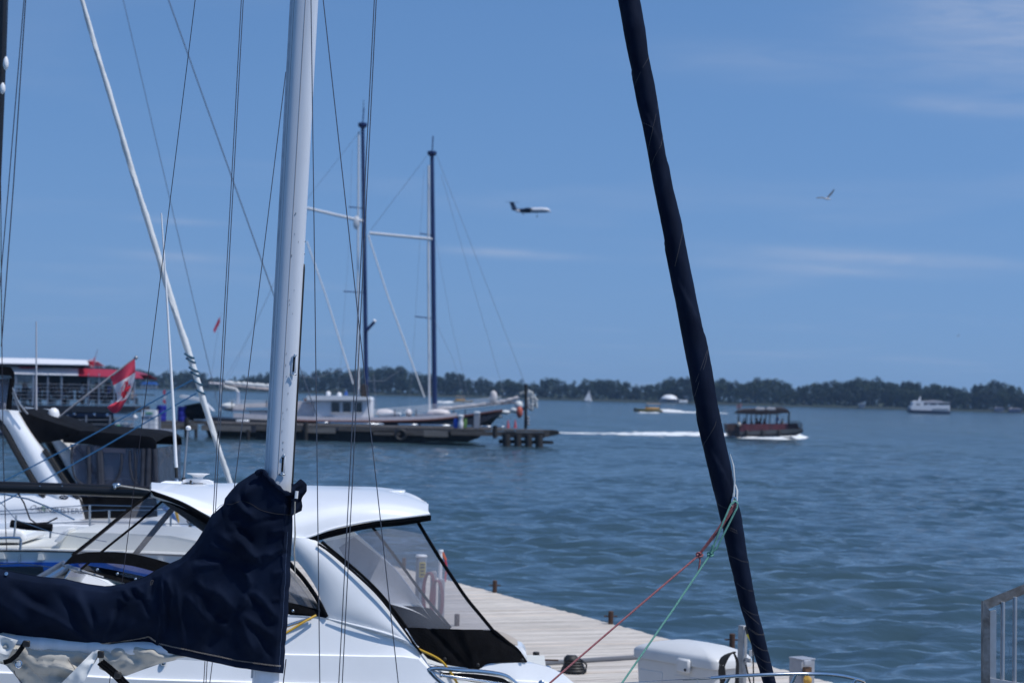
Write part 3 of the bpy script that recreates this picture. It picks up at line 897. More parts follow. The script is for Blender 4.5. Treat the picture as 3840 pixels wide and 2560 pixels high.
# faded round maker's badge on the cloth: ring with a crossed mark inside
BADGE = mat('faded_print', (.085, .08, .085), .8)
bc = surf_at(571, 2186, .004)
mb = MB()
ring = [bc + Vector((.013 * math.cos(a), -.003 * math.sin(a) * 0 - .002, .021 * math.sin(a))) for a in np.linspace(0, 2 * pi, 25)[:-1]]
mb.tube(ring, .0022, 4, closed=True)
mb.tube([bc + Vector((-.007, -.002, -.012)), bc + Vector((.006, -.002, .012))], .002, 4)
mb.tube([bc + Vector((.007, -.002, -.010)), bc + Vector((-.004, -.002, .004)), bc + Vector((.004, -.002, .012))], .002, 4)
mb.build('badge', BADGE, cover)

# ------------------------------------------------------------------ mainsail bundle showing below the cover
sb = P(300, 2520, Y0); sb.z = 2.3
msail = thing('mainsail', 'folded worn white mainsail hanging below the navy cover', 'sail', sb)
def draped(top, bot, nx, ny, Yc, amp, seed, belly=.06):
    ia = np.linspace(0, len(top) - 1, nx)
    tx, ty = [np.interp(ia, range(len(top)), [p[q] for p in top]) for q in (0, 1)]
    bx, by = [np.interp(ia, range(len(bot)), [p[q] for p in bot]) for q in (0, 1)]
    rows = []
    for i in range(ny):
        t = i / (ny - 1); row = []
        for j in range(nx):
            u = tx[j] * (1 - t) + bx[j] * t; v = ty[j] * (1 - t) + by[j] * t
            dpt = belly * math.sin(pi * min(1, t * 1.05)) + amp * float(vnoise(u / 60 + v / 130, v / 36 - u / 95, seed)) + amp * .5 * float(vnoise(u / 23, v / 17 + u / 60, seed + 1))
            row.append(P(u, v, Yc - dpt))
        rows.append(row)
    return rows
mb = MB()
mb.slab(draped([(-900, 2200), (-400, 2290), (0, 2368), (60, 2380), (150, 2396), (300, 2424), (385, 2434)], [(-900, 2330), (-400, 2420), (-30, 2478), (22, 2492), (62, 2536), (100, 2600), (230, 2680)], 44, 34, Y0 - .02, .07, 31), (0, .02, 0))
body = mb.build('sail_body', WORNSAIL, msail)
mb = MB()
mb.slab(draped([(370, 2430), (430, 2420), (520, 2405), (580, 2408), (640, 2440), (700, 2455)], [(372, 2505), (420, 2528), (470, 2534), (540, 2508), (600, 2487), (706, 2462)], 40, 24, Y0 - .01, .06, 37), (0, .02, 0))
mb.build('sail_fold', WORNSAIL, msail)
mb = MB()
mb.slab(draped([(352, 2437), (362, 2436), (374, 2438)], [(150, 2640), (230, 2640), (268, 2650)], 12, 26, Y0 - .10, .05, 43, .03), (0, .012, 0))
mb.build('sail_corner', SAILWHITE, msail)
mb = MB()
mb.slab(draped([(-20, 2375), (30, 2390), (66, 2400)], [(-20, 2470), (6, 2478), (20, 2482)], 12, 14, Y0 - .10, .05, 47, .03), (0, .012, 0))
mb.build('sail_corner', SAILWHITE, msail)
gc = P(70, 2488, Y0 - .105)
mb = MB(); mb.tube([gc + Vector((.022 * math.cos(a), 0, .025 * math.sin(a))) for a in np.linspace(0, 2 * pi, 19)[:-1]], .007, 8, closed=True); gr = mb.build('clew_ring', STEEL, msail)
mb = MB(); mb.lathe(gc + Vector((0, -.002, 0)), [(.016, 0), (.016, .004)], 14, (0, -1, 0)); mb.build('ring_opening', GEL, gr)
# sail-cloth stitching lines
for k, (a, b) in enumerate((((90, 2430), (330, 2452)), ((80, 2450), (260, 2478)), ((95, 2520), (240, 2535)), ((85, 2470), (160, 2550)), ((255, 2470), (290, 2520)))):
    n = 44
    def f(q, a=a, b=b, n=n):
        t = q / (n - 1); u = a[0] + (b[0] - a[0]) * t; v = a[1] + (b[1] - a[1]) * t + (3 if q % 2 else -3)
        return P(u, v, Y0 - .128)
    zigzag(f, n, .0010, 'stitching', body, mat('sail_thread', (.26, .23, .2), .8))
mb = MB(); mb.tube([P(a, b, Y0 - .15) for a, b in ((96, 2405), (80, 2430), (62, 2455), (38, 2475), (14, 2482))], .017, 8, flat=.4); mb.build('sail_tie', BLACKCANVAS, msail)
mb = MB(); mb.rbox(P(99, 2412, Y0 - .155), (.05, .02, .045), .006); mb.build('tie_buckle', RUBBER, msail)
mb = MB(); mb.rbox(P(378, 2452, Y0 - .155), (.045, .02, .05), .006); mb.build('tie_buckle', RUBBER, msail)
for off in (0, 9, 17):
    mb = MB(); mb.tube([P(a + off, b - off * .7, Y0 - .13 + off * .001) for a, b in ((368, 2486), (400, 2512), (432, 2540), (480, 2590), (530, 2650))], .011, 6, flat=.35); mb.build('webbing_strap', BLACKCANVAS, msail)
mb = MB(); mb.rbox(P(442, 2530, Y0 - .15), (.05, .03, .05), .01); mb.build('strap_block', RUBBER, msail)
mb = MB(); mb.tube([P(52, 2512, Y0 - .13), P(58, 2530, Y0 - .13), P(82, 2558, Y0 - .12), P(110, 2600, Y0 - .1)], .0028, 5); mb.build('thin_line', DARKWIRE, msail)

# ------------------------------------------------------------------ furled headsail on the forestay
EDGE = [(0, 1418, 1470), (60, 1428, 1481), (120, 1439, 1489), (190, 1454, 1504), (240, 1463, 1513), (290, 1475, 1520), (360, 1488, 1532), (430, 1500, 1546), (500, 1514, 1564), (590, 1530, 1582), (660, 1544, 1597), (740, 1559, 1614), (800, 1570, 1627), (860, 1581, 1638), (920, 1592, 1648), (1000, 1608, 1665), (1060, 1622, 1679), (1130, 1638, 1690), (1170, 1648, 1700), (1230, 1662, 1711), (1290, 1674, 1720), (1345, 1688, 1730), (1400, 1701, 1741), (1450, 1716, 1755), (1510, 1733, 1769), (1568, 1752, 1784), (1680, 1785, 1810)]
hs_base = P(2960, 2740, Y0); hs_base.z = 1.4
hsail = thing('furled_headsail', 'headsail furled in navy canvas on the slanting forestay, right of centre', 'sail', hs_base)
ev = [e[0] for e in EDGE]
def edge_at(v):
    return float(np.interp(v, ev, [e[1] for e in EDGE])), float(np.interp(v, ev, [e[2] for e in EDGE]))
NV, NA = 260, 36
rows = []
vlist = list(np.linspace(-160, 1680, NV))
def tube_pt(v, a, extra=0.0):
    "a = 0 at the right edge, -pi/2 towards the camera"
    if v < 0:
        l, r = edge_at(0); dl = (1418 - 1439) / 120; l += -dl * v; r += -(1470 - 1489) / 120 * v
        l = 1418 + v * .178; r = 1470 + v * .17
    else: l, r = edge_at(v)
    cx, R = (l + r) / 2, (r - l) / 2
    if v > 1190: k = v / 17.0
    else: k = v / 62.0
    sp = ((a - k) / (2 * pi)) % 1.0
    wrap = (sp - .5) * (.12 if v < 1190 else .06)
    lump = .040 * float(vnoise(v / 38.0 + a * .5, math.cos(a) * 1.4, 61)) + .018 * float(vnoise(v / 9.0 + a * 1.2, math.sin(a) * 2 + a, 62)) * (1.0 if v < 1190 else 1.7)
    rr = 1 + wrap + lump + extra
    R_m = M(R * V, Y0)
    c = P(cx * V, v * V, Y0)
    tilt = .20
    return c + Vector((R_m * rr * math.cos(a), R_m * rr * math.sin(a) * .92, -R_m * tilt * math.cos(a)))
for v in vlist:
    rows.append([tube_pt(v, 2 * pi * j / NA) for j in range(NA)])
mb = MB(); mb.grid(rows, closed=True)
HSCLOTH = mat('navy_sun_strip', (.0048, .0098, .026), .75, var=.35, vscale=5, bump=.2, bscale=26, spec=.12, stretch=(1, 1, .5))
roll = mb.build('furled_cloth', HSCLOTH, hsail, angle=50)
def on_roll(u, v, lift=.006):
    l, r = edge_at(v); c = (l + r) / 2; R = (r - l) / 2
    x = max(-.985, min(.985, (u - c) / R))
    a = -math.acos(x)
    return tube_pt(v, a, lift)
def roll_stitch(pts, amp=1.3, r=.0010):
    cp_ = resample(pts, max(12, int(sum(math.dist(a, b) for a, b in zip(pts, pts[1:])) / 2.2)))
    mb = MB(); mb.tube([on_roll(p[0], p[1] + (amp if i % 2 else -amp)) for i, p in enumerate(cp_)], r, 4)
    mb.build('stitching', mat_thread2, roll)
mat_thread2 = mat('grey_thread', (.13, .12, .12), .8)
for pts in ([(1490, 128), (1472, 165), (1455, 205)], [(1513, 215), (1511, 240), (1500, 290), (1490, 340), (1488, 375)], [(1475, 288), (1487, 292), (1498, 296)], [(1526, 302), (1518, 330), (1502, 365), (1492, 395)],
            [(1569, 510), (1565, 540), (1556, 580), (1548, 615)], [(1626, 790), (1618, 830), (1603, 880), (1594, 915)], [(1622, 800), (1606, 850), (1596, 880)], [(1649, 940), (1640, 975), (1622, 1010), (1612, 1040)],
            [(1684, 1075), (1686, 1105), (1678, 1150), (1668, 1190), (1660, 1215)], [(1646, 1160), (1655, 1165), (1668, 1167)], [(1668, 1210), (1680, 1213), (1690, 1216)]):
    roll_stitch(pts)
for vr in (1221, 1285, 1352, 1407, 1453, 1489, 1516, 1538, 1556):
    l, r = edge_at(vr)
    roll_stitch([(l + 1, vr - 13 + (8 if vr < 1300 else 2)), (l + (r - l) * .3, vr - 4), (l + (r - l) * .6, vr), (r - .6, vr - .5)], 1.2)
roll_stitch([(1706, 1402), (1722, 1415), (1742, 1428)], 1.0)
roll_stitch([(1716, 1445), (1735, 1455), (1757, 1449)], 1.0)
mb = MB(); mb.tube([P(2738, 1702, Y0 - .03), P(2750, 1745, Y0 - .05), P(2755, 1800, Y0 - .06), P(2752, 1850, Y0 - .065)], [.002, .006, .005, .006], 6, flat=.4); mb.build('leech_tape', SAILWHITE, hsail)
mb = MB(); mb.tube([P(2757, 1815, Y0 - .03), P(2764, 1840, Y0 - .04), P(2762, 1878, Y0 - .05)], [.004, .008, .008], 6, flat=.5); mb.build('leech_tape', SAILWHITE, hsail)
CLEW = P(2753, 1882, Y0 - .085)
mb = MB()
mb.tube([CLEW + Vector((.016 * math.cos(a), .004 * math.cos(a), .034 * math.sin(a))) for a in np.linspace(0, 2 * pi, 19)[:-1]], .0065, 8, closed=True); mb.build('clew_ring', STEEL, hsail)
mb = MB(); mb.tube([P(2752, 1848, Y0 - .08), P(2749, 1880, Y0 - .085), P(2754, 1896, Y0 - .085)], .008, 7, flat=.6); mb.build('clew_strap', SAILWHITE, hsail)
mb = MB(); mb.tube([tube_pt(v, 0, -1.0) for v in (-160, -1000, -3080)], .02, 8); mb.build('furling_foil', ALU, hsail)
mb = MB(); bt = tube_pt(1680, 0, -1.0); mb.lathe(bt + Vector((0, 0, -.30)), [(.02, 0), (.09, .02), (.09, .05), (.05, .07), (.05, .13), (.09, .15), (.09, .18), (.03, .2), (.03, .35)], 18); mb.build('furling_drum', RUBBER, hsail)

# sheets tied to the clew
def rope_mat(name, c1, c2, sc=220):
    m = bpy.data.materials.new(name); m.use_nodes = True; nt = m.node_tree; b = nt.nodes['Principled BSDF']; b.inputs['Roughness'].default_value = .85
    t = nt.nodes.new('ShaderNodeTexCoord'); v = nt.nodes.new('ShaderNodeTexVoronoi'); v.inputs['Scale'].default_value = sc
    nt.links.new(t.outputs['Object'], v.inputs['Vector'])
    r = nt.nodes.new('ShaderNodeValToRGB'); r.color_ramp.elements[0].position = .25; r.color_ramp.elements[0].color = (*c2, 1); r.color_ramp.elements[1].position = .45; r.color_ramp.elements[1].color = (*c1, 1)
    nt.links.new(v.outputs['Distance'], r.inputs[0]); nt.links.new(r.outputs[0], b.inputs['Base Color'])
    bp = nt.nodes.new('ShaderNodeBump'); bp.inputs['Strength'].default_value = .6; bp.inputs['Distance'].default_value = .004
    nt.links.new(v.outputs['Distance'], bp.inputs['Height']); nt.links.new(bp.outputs[0], b.inputs['Normal'])
    return m
REDROPE = rope_mat('red_braid', (.30, .075, .085), (.50, .30, .28))
GREENROPE = rope_mat('green_braid', (.17, .42, .33), (.03, .06, .06))
def deck_end(u, v):
    p = P(u, v, 13.2); return p
red = thing('red_rope', 'red braided rope knotted to the corner of the furled navy sail', 'rope', P(1850, 2740, 13.2))
kn = P(2622, 2080, Y0 - .10)
mb = MB(); mb.tube([P(2762, 1890, Y0 - .092), P(2700, 1985, Y0 - .11), kn], .0068, 8); mb.tube([P(2757, 1886, Y0 - .098), P(2690, 1985, Y0 - .12), kn + Vector((-.004, 0, .004))], .0062, 8)
mb.tube([kn, P(2400, 2268, Y0 - .30), P(2061, 2560, Y0 - .55), P(1850, 2740, 13.2)], .0068, 8); mb.build('rope', REDROPE, red)
def knot(c, r, m, parent, s):
    mb = MB(); pts = []
    for a in np.linspace(0, 2 * pi, 41)[:-1]:
        rr = s * (1 + .45 * math.cos(3 * a))
        pts.append(c + Vector((rr * math.cos(2 * a), s * .8 * math.sin(3 * a), rr * math.sin(2 * a) * .75)))
    mb.tube(pts, r, 7, closed=True); return mb.build('knot', m, parent)
knot(kn, .0066, REDROPE, red, .016)
mb = MB(); mb.tube([kn, P(2625, 2100, Y0 - .11), P(2619, 2143, Y0 - .11)], .0062, 7); mb.build('rope_tail', REDROPE, red)
green = thing('green_rope', 'pale green braided rope looped through the corner of the furled sail', 'rope', P(2200, 2750, 13.2))
kg = P(2663, 2078, Y0 - .125)
mb = MB(); mb.tube([P(2756, 1878, Y0 - .10), P(2741, 1890, Y0 - .11), P(2700, 1985, Y0 - .13), kg], .0068, 8)
mb.tube([P(2756, 1878, Y0 - .10), P(2766, 1885, Y0 - .11), P(2764, 1902, Y0 - .115), P(2715, 2000, Y0 - .13), P(2688, 2055, Y0 - .13), kg], .0068, 8)
mb.tube([kg, P(2520, 2290, Y0 - .28), P(2332, 2560, Y0 - .55), P(2200, 2750, 13.2)], .0068, 8); mb.build('rope', GREENROPE, green)
knot(kg, .0068, GREENROPE, green, .015)
mb = MB(); mb.tube([kg, P(2668, 2060, Y0 - .14), P(2673, 2042, Y0 - .145)], .007, 7); mb.build('rope_tail', GREENROPE, green)

# pulpit and guard wire at the bow
mb = MB()
pul = catmull([tuple(P(u, v, y)) for u, v, y in ((2665, 2541, 13.62), (2760, 2533, 13.63), (2900, 2527, 13.65), (3050, 2525, 13.72), (3140, 2530, 13.85), (3215, 2545, 14.0), (3240, 2556, 14.12), (3200, 2566, 14.3), (3000, 2568, 14.42), (2700, 2570, 14.45))], 60)
mb.tube(pul, .0125, 10)
rail = mb.build('pulpit', STEEL, boat)
for (u, v, u2, v2) in ((2735, 2537, 2676, 2640), (2983, 2530, 2930, 2650), (3210, 2546, 3120, 2680)):
    MB().bar(P(u, v, 13.66), P(u2, v2, 13.7), .0125, 10).build('pulpit_leg', STEEL, rail)
mb = MB(); mb.tube([P(2668, 2540, 13.62), P(2540, 2547, 13.5), P(2300, 2562, 13.3), P(1700, 2620, 13.0)], .0032, 6); gw = mb.build('guard_wire', STEEL, boat)
mb = MB(); mb.tube([P(2664, 2541, 13.62), P(2640, 2543, 13.61), P(2560, 2547, 13.55)], [.008, .006, .005], 8); mb.build('turnbuckle', STEEL, gw)
# ================================================================== the white motor cruiser (bow to the left)
VINYL = clear_mat('clear_vinyl', (.84, .85, .88), .15, .20, (.46, .455, .48), .12, .35, 2.2)
HAZYVINYL = clear_mat('hazy_vinyl', (.80, .81, .85), .16, .27, (.40, .40, .43), .14, .35, 1.6)
SMOKEVINYL = clear_mat('smoky_vinyl', (.42, .44, .47), .40, .10, (.25, .26, .3), .08, .3, 3.0)
GREENGLASS = clear_mat('green_glass', (.22, .34, .36), .52, .12, (.10, .17, .19), .03)
def Yp(u): return 19.3 + (u - 1000) * 0.0008
def C3(pts, n, dY=0.0, smooth=True):
    q = [tuple(P(p[0], p[1], Yp(p[0]) + dY + (p[2] if len(p) > 2 else 0))) for p in pts]
    return [Vector(x) for x in (catmull(q, n) if smooth else resample(q, n))]
def strip(a, b, k=6, bulge=0.0, axis=(0, -1, 0)):
    ax = Vector(axis)
    return [[a[j].lerp(b[j], i / (k - 1)) + ax * bulge * math.sin(pi * i / (k - 1)) for j in range(len(a))] for i in range(k)]
cb = P(900, 2500, 20.5); cb.z = 0
mc = thing('motor_cruiser', 'white motor cruiser with hardtop and black trimmed clear canvas, behind the white mast', 'motorboat', cb)
BEAM = 3.1
# --- hull: rows from the coaming down to the waterline
N = 70
top = C3([(-2300, 2340, -.0), (-1500, 2340), (-700, 2335), (0, 2330), (260, 2320), (520, 2300), (900, 2292), (1060, 2312), (1230, 2322), (1400, 2366), (1560, 2424), (1610, 2492), (1700, 2502), (1790, 2508), (1850, 2488), (1985, 2484), (2060, 2500), (2110, 2524), (2150, 2556), (2180, 2610)], N)
kn1 = C3([(-2300, 2370), (-1500, 2380), (-700, 2390), (130, 2405), (520, 2424), (900, 2442), (1075, 2449), (1230, 2452), (1400, 2456), (1560, 2462), (1620, 2512), (1720, 2530), (1800, 2540), (1880, 2545), (2000, 2550), (2080, 2560), (2130, 2580), (2165, 2610), (2190, 2650)], N, -.05)
kn2 = C3([(-2300, 2440), (-1500, 2470), (-700, 2495), (130, 2520), (520, 2540), (900, 2551), (1075, 2556), (1230, 2560), (1400, 2566), (1560, 2574), (1620, 2580), (1720, 2590), (1800, 2596), (1880, 2600), (2000, 2606), (2080, 2612), (2130, 2620), (2165, 2640), (2195, 2680)], N, -.10)
lip = [p + Vector((0, -.02, -.035)) for p in kn2]
chine = [Vector((p.x, p.y + .12, .35)) for p in kn2]
keel = [Vector((p.x, p.y + .45, -.25)) for p in kn2]
mb = MB()
def blend(a, b, k): return [[x.lerp(y, i / k) for x, y in zip(a, b)] for i in range(k)]
led1 = [p + Vector((0, -.022, -.010)) for p in kn1]; led2 = [p + Vector((0, -.028, -.012)) for p in kn2]
rows = blend(top, kn1, 4) + [kn1, led1] + blend(led1, kn2, 4)[1:] + [kn2, led2] + blend(led2, chine, 3)[1:] + [chine, keel]
mb.grid(rows)
def other(row):
    out = []
    for j, p in enumerate(row):
        t = max(0.0, min(1.0, (p.x - row[0].x) / 6.0)); dy = .15 + (BEAM - .15) * t ** .6; out.append(Vector((p.x - .42 * dy * t, p.y + dy, p.z - (.25 if j > len(row) - 16 else 0))))
    return out
mb.grid([other(top), other(kn1), other(kn2), other(chine), other(keel)])
mb.grid([top, [a.lerp(b, .04) + Vector((0, 0, .01)) for a, b in zip(top, other(top))]])
mb.grid([[r[-1] for r in (top, kn1, kn2, chine, keel)], [other(r)[-1] for r in (top, kn1, kn2, chine, keel)]])
hullo = mb.build('hull', GEL, mc, angle=28)
# cockpit sole, foredeck and dash, so that the boat is not hollow
mb = MB()
fore = [j for j in range(N) if top[j].x < P(150, 2180, 18.7).x]
mb.grid([[top[j] + Vector((0, .05, .0)) for j in fore], [top[j].lerp(other(top)[j], .5) + Vector((0, 0, .10)) for j in fore], [other(top)[j] for j in fore]])
mb.build('foredeck', NONSKID, mc)
x0, x1 = P(150, 2200, 20).x, P(2050, 2500, 21).x
MB().box(((x0 + x1) / 2, 21.0, 1.25), (x1 - x0, 2.7, .06)).build('cockpit_sole', NONSKID, mc)

# --- hardtop
NR = 60
liprow = C3([(566, 1836), (680, 1878), (790, 1937), (880, 1985), (960, 2008), (1060, 2022), (1150, 2012), (1250, 1978), (1380, 1951), (1500, 1938), (1612, 1924)], NR)
shoulder = C3([(568, 1832, .05), (690, 1858, .1), (800, 1893, .11), (890, 1922, .11), (970, 1938, .11), (1060, 1945, .11), (1140, 1930, .11), (1250, 1906, .11), (1380, 1893, .11), (1510, 1897, .11), (1606, 1913, .1)], NR)
crown = C3([(566, 1829, 1.0), (700, 1817, 1.4), (820, 1812, 1.4), (900, 1811, 1.4), (980, 1812, 1.4), (1060, 1815, 1.4), (1140, 1819, 1.4), (1280, 1826, 1.4), (1430, 1838, 1.4), (1530, 1862, 1.2), (1606, 1908, .8)], NR)
crown1 = [a.lerp(b, .55) + Vector((0, 0, .06)) for a, b in zip(shoulder, crown)]
sh2 = [Vector((a.x, crown[j].y + (crown[j].y - a.y), a.z)) for j, a in enumerate(shoulder)]
lp2 = [Vector((a.x, crown[j].y + (crown[j].y - a.y), a.z)) for j, a in enumerate(liprow)]
for j in range(NR):                       # the far corner of the roof rounds down
    t = max(0.0, (j - NR * .70) / (NR * .30)); sh2[j].z -= .05 + .05 * t * t; lp2[j].z -= .08 + .03 * t * t
def inter(a, b, k): return [[x.lerp(y, i / k) for x, y in zip(a, b)] for i in range(k)]
def smooth_rows(ctrl, k):
    cols = list(zip(*ctrl)); out = [[None] * len(ctrl[0]) for _ in range(k)]
    for j, c in enumerate(cols):
        for i, p in enumerate(catmull([tuple(x) for x in c], k)): out[i][j] = Vector(p)
    return out
for j in range(NR - 9, NR):
    t = (j - (NR - 9)) / 8.0
    sh2[j] = sh2[j].lerp(crown[j], t * .95); lp2[j] = lp2[j].lerp(crown[j] + Vector((0, .02, -.01)), t * .95)
rr = smooth_rows([liprow, shoulder, crown1, crown, [a.lerp(b, .45) + Vector((0, 0, .06)) for a, b in zip(crown, sh2)], sh2, lp2], 34)
rr[0:1] = [[p + Vector((0, .03, -.02)) for p in liprow], liprow]
mb = MB(); mb.slab(rr, (0, 0, -.05))
roof = mb.build('hardtop', GEL, mc, angle=50)
# white rub line and black trim below the lip
mb = MB(); mb.tube([p + Vector((0, -.012, -.006)) for p in liprow[28:]], .010, 6); mb.build('roof_moulding', GEL, roof)
seg = C3([(1140, 2022), (1250, 1986), (1380, 1959), (1500, 1946), (1617, 1932)], 26, -.012)
seg2 = C3([(1158, 2036), (1255, 2010), (1380, 1982), (1500, 1970), (1616, 1951)], 26, .02)
mb = MB(); mb.slab(strip(seg, seg2, 4, .015), (0, .03, 0)); mb.build('roof_trim', BLACKCANVAS, mc)
seg = C3([(564, 1838), (680, 1882), (790, 1943), (890, 1998), (980, 2022)], 26, -.005)
seg2 = C3([(585, 1868), (672, 1905), (770, 1962), (870, 2022), (960, 2052)], 26, .03)
mb = MB(); mb.slab(strip(seg, seg2, 4, .015), (0, .03, 0)); mb.build('roof_trim', BLACKCANVAS, mc)
# inner frame of the hardtop seen through the vinyl
mb = MB(); mb.slab(strip(C3([(600, 1862, .5), (690, 1908, .45), (800, 1975, .4), (900, 2030, .4)], 16), C3([(612, 1884, .5), (684, 1936, .45), (772, 2000, .4), (870, 2060, .4)], 16), 3), (0, .05, 0)); mb.build('inner_rail', DARKCANVAS, mc)
mb = MB(); mb.slab(strip(C3([(585, 1850, 2.0), (740, 1905, 2.3), (900, 1985, 2.4)], 14), C3([(590, 1872, 2.0), (745, 1945, 2.3), (890, 2040, 2.4)], 14), 3), (0, .06, 0)); mb.build('inner_rail', mat('grey_liner', (.20, .20, .22), .8), mc)

# --- arch that carries the hardtop, both sides
aL = C3([(1030, 2008), (1085, 2072), (1135, 2128), (1185, 2203), (1213, 2278), (1232, 2322), (1300, 2346), (1400, 2374), (1500, 2404), (1572, 2440)], 40)
aR = C3([(1168, 2016), (1238, 2062), (1330, 2140), (1400, 2205), (1450, 2262), (1500, 2330), (1530, 2372), (1550, 2402), (1567, 2424), (1582, 2444)], 40)
mb = MB(); mb.slab(strip(aL, aR, 8, .05), (0, .10, 0)); mb.build('arch', GEL, mc, angle=50)
mb = MB(); mb.slab([[p + Vector((0, 2.75, 0)) for p in r] for r in strip(aL, aR, 5, -.04)], (0, .08, 0)); mb.build('arch', GEL, mc)
# moulded ridge sweeping aft from the foot of the arch
mb = MB(); rg = C3([(1232, 2318, -.03), (1320, 2340, -.045), (1420, 2366, -.05), (1500, 2392, -.045), (1570, 2424, -.02)], 24); mb.tube(rg, [.006 + .008 * math.sin(pi * i / 23) for i in range(24)], 8); mb.build('moulding', GEL, mc)

# --- rear canvas enclosure
bTop = C3([(1205, 2032), (1300, 2006), (1400, 1988), (1490, 1974), (1566, 1955)], 20, .02)
eL = C3([(1205, 2032), (1330, 2135), (1400, 2200), (1450, 2256), (1500, 2322), (1522, 2352)], 24, .03)
eR = C3([(1566, 1955), (1640, 2078), (1700, 2170), (1750, 2243), (1800, 2304), (1848, 2362)], 24, .06)
mb = MB()
mb.grid(strip(eL, eR, 10, .05)); mb.build('rear_window', HAZYVINYL, mc)
kL = C3([(1522, 2350), (1545, 2390), (1575, 2436), (1604, 2468)], 14, .02)
kR = C3([(1848, 2360), (1900, 2404), (1940, 2436), (1972, 2482)], 14, .05)
def sag(rows, amp, seed):
    out = []
    for i, r in enumerate(rows):
        out.append([p + Vector((0, amp * float(vnoise(i * .9 + seed, j * .16, seed)) + amp * .7 * math.sin(i * 1.1 + j * .12), 0)) for j, p in enumerate(r)])
    return out
def crease(rows):
    out = []
    for i, r in enumerate(rows):
        q = []
        for j, p in enumerate(r):
            a, b = i / 29.0, j / 13.0
            d = .030 * float(vnoise(a * 5.0 + b * 1.6, b * 1.5 + a, 3)) + .012 * float(vnoise(a * 15 + b * 4, b * 2.5, 4))
            for c, w, amp in ((.28, .03, .020), (.62, .04, -.022), (.5, .02, .012)):      # creases running to the snap
                x = a - (.40 + (c - .40) * (1.15 - b)); d += amp * math.exp(-(x / w) ** 2)
            q.append(p + Vector((0, d, 0)))
        out.append(q)
    return out
rowsk = strip(kL, kR, 30, .05)
low = C3([(1604, 2468), (1660, 2488), (1720, 2498), (1790, 2508), (1822, 2490), (1862, 2484), (1972, 2482)], 30, .0)
for i in range(30):                        # the lower hem follows the coaming
    for j in range(14):
        t = (j / 13) ** 2
        rowsk[i][j] = rowsk[i][j].lerp(low[i], t)
mb = MB(); mb.slab(crease(rowsk), (0, .012, 0)); mb.build('rear_canvas', BLACKCANVAS, mc, angle=60)
mb = MB(); mb.tube(eR + kR[1:], .018, 7, flat=.7); mb.build('canvas_edge', BLACKCANVAS, mc)
mb = MB(); mb.tube([p + Vector((0, -.02, 0)) for p in eL], .022, 7, flat=.6); mb.build('canvas_edge', BLACKCANVAS, mc)
mb = MB(); mb.tube([p + Vector((0, -.05, -.01)) for p in aR[2:]], .012, 7); mb.build('canvas_edge', BLACKCANVAS, mc)
# far side of the enclosure
f1 = C3([(1390, 1966, 2.7), (1500, 2110, 2.7), (1600, 2245, 2.7), (1690, 2352, 2.7)], 14)
mb = MB(); mb.tube(f1, .016, 6); mb.build('canvas_edge', DARKCANVAS, mc)
mb = MB(); mb.slab(strip(C3([(1400, 2262, 2.72), (1500, 2268, 2.72), (1615, 2280, 2.72)], 12), C3([(1460, 2380, 2.72), (1580, 2380, 2.72), (1720, 2390, 2.72)], 12), 4), (0, .02, 0)); mb.build('far_canvas', DARKCANVAS, mc)
mb = MB(); mb.grid(strip(C3([(1260, 2060, 2.7), (1330, 2160, 2.7), (1400, 2262, 2.7)], 8), C3([(1388, 1968, 2.7), (1500, 2110, 2.7), (1610, 2262, 2.7)], 8), 4)); mb.build('far_window', VINYL, mc)
# --- forward enclosure and windscreen
fA = C3([(570, 1846, .42), (470, 1922, .36), (370, 2004, .28), (272, 2082, .22)], 16)
fB = C3([(622, 1866, .25), (520, 1956, .2), (410, 2044, .12), (304, 2132, .05)], 16)
mb = MB(); mb.grid(strip(fA, fB, 5)); mb.build('front_window', VINYL, mc)
mb = MB(); mb.tube(fA, .020, 7, flat=.7); mb.build('canvas_edge', BLACKCANVAS, mc)
mb = MB(); mb.tube(fB, .012, 7); mb.build('canvas_zip', BLACKCANVAS, mc)
fC = C3([(1000, 2046, .05), (1060, 2110, .05), (1130, 2200, .05), (1190, 2282, .05)], 16)
mb = MB(); mb.grid(strip(fB, fC, 8, .05)); mb.build('side_window', VINYL, mc)
hemA = C3([(272, 2080, .18), (330, 2070, .12), (400, 2068, .02), (488, 2074, -.03), (600, 2100, -.05), (800, 2160, -.05)], 24)
hemB = C3([(238, 2116, .18), (300, 2110, .10), (380, 2110, .0), (480, 2118, -.04), (600, 2148, -.06), (800, 2208, -.06)], 24)
mb = MB(); mb.slab(strip(hemA, hemB, 4), (0, .015, 0)); mb.build('front_canvas', BLACKCANVAS, mc)
hA = C3([(322, 2118, .05), (420, 2136), (560, 2165), (800, 2208), (1000, 2240), (1090, 2258), (1190, 2282)], 40, .02)
hB = C3([(300, 2140, .05), (420, 2172), (560, 2208), (800, 2256), (1000, 2290), (1090, 2304), (1232, 2314)], 40, .0)
mb = MB(); mb.slab(sag(strip(hA, hB, 5), .02, 8), (0, .015, 0)); mb.build('side_canvas', BLACKCANVAS, mc)
for u, v in ((365, 2134), (440, 2150), (508, 2170), (1098, 2289)):
    MB().ball(P(u, v, Yp(u) - .01), .014, 8, (1, .5, 1)).build('snap_fastener', STEEL, mc)
mb = MB(); mb.tube(C3([(646, 1908, 2.5), (576, 1992, 2.4), (505, 2080, 2.3)], 10), .030, 8, flat=.6); mb.build('mullion', DARKCANVAS, mc)
wtop = C3([(236, 2110, .45), (262, 2128, .25), (304, 2140, .05), (420, 2172), (560, 2206), (800, 2252), (1060, 2300)], 30, .01)
mb = MB(); mb.tube(wtop, [.026] * 6 + [.014] * 24, 8); wf = mb.build('windscreen_frame', ALU, mc)
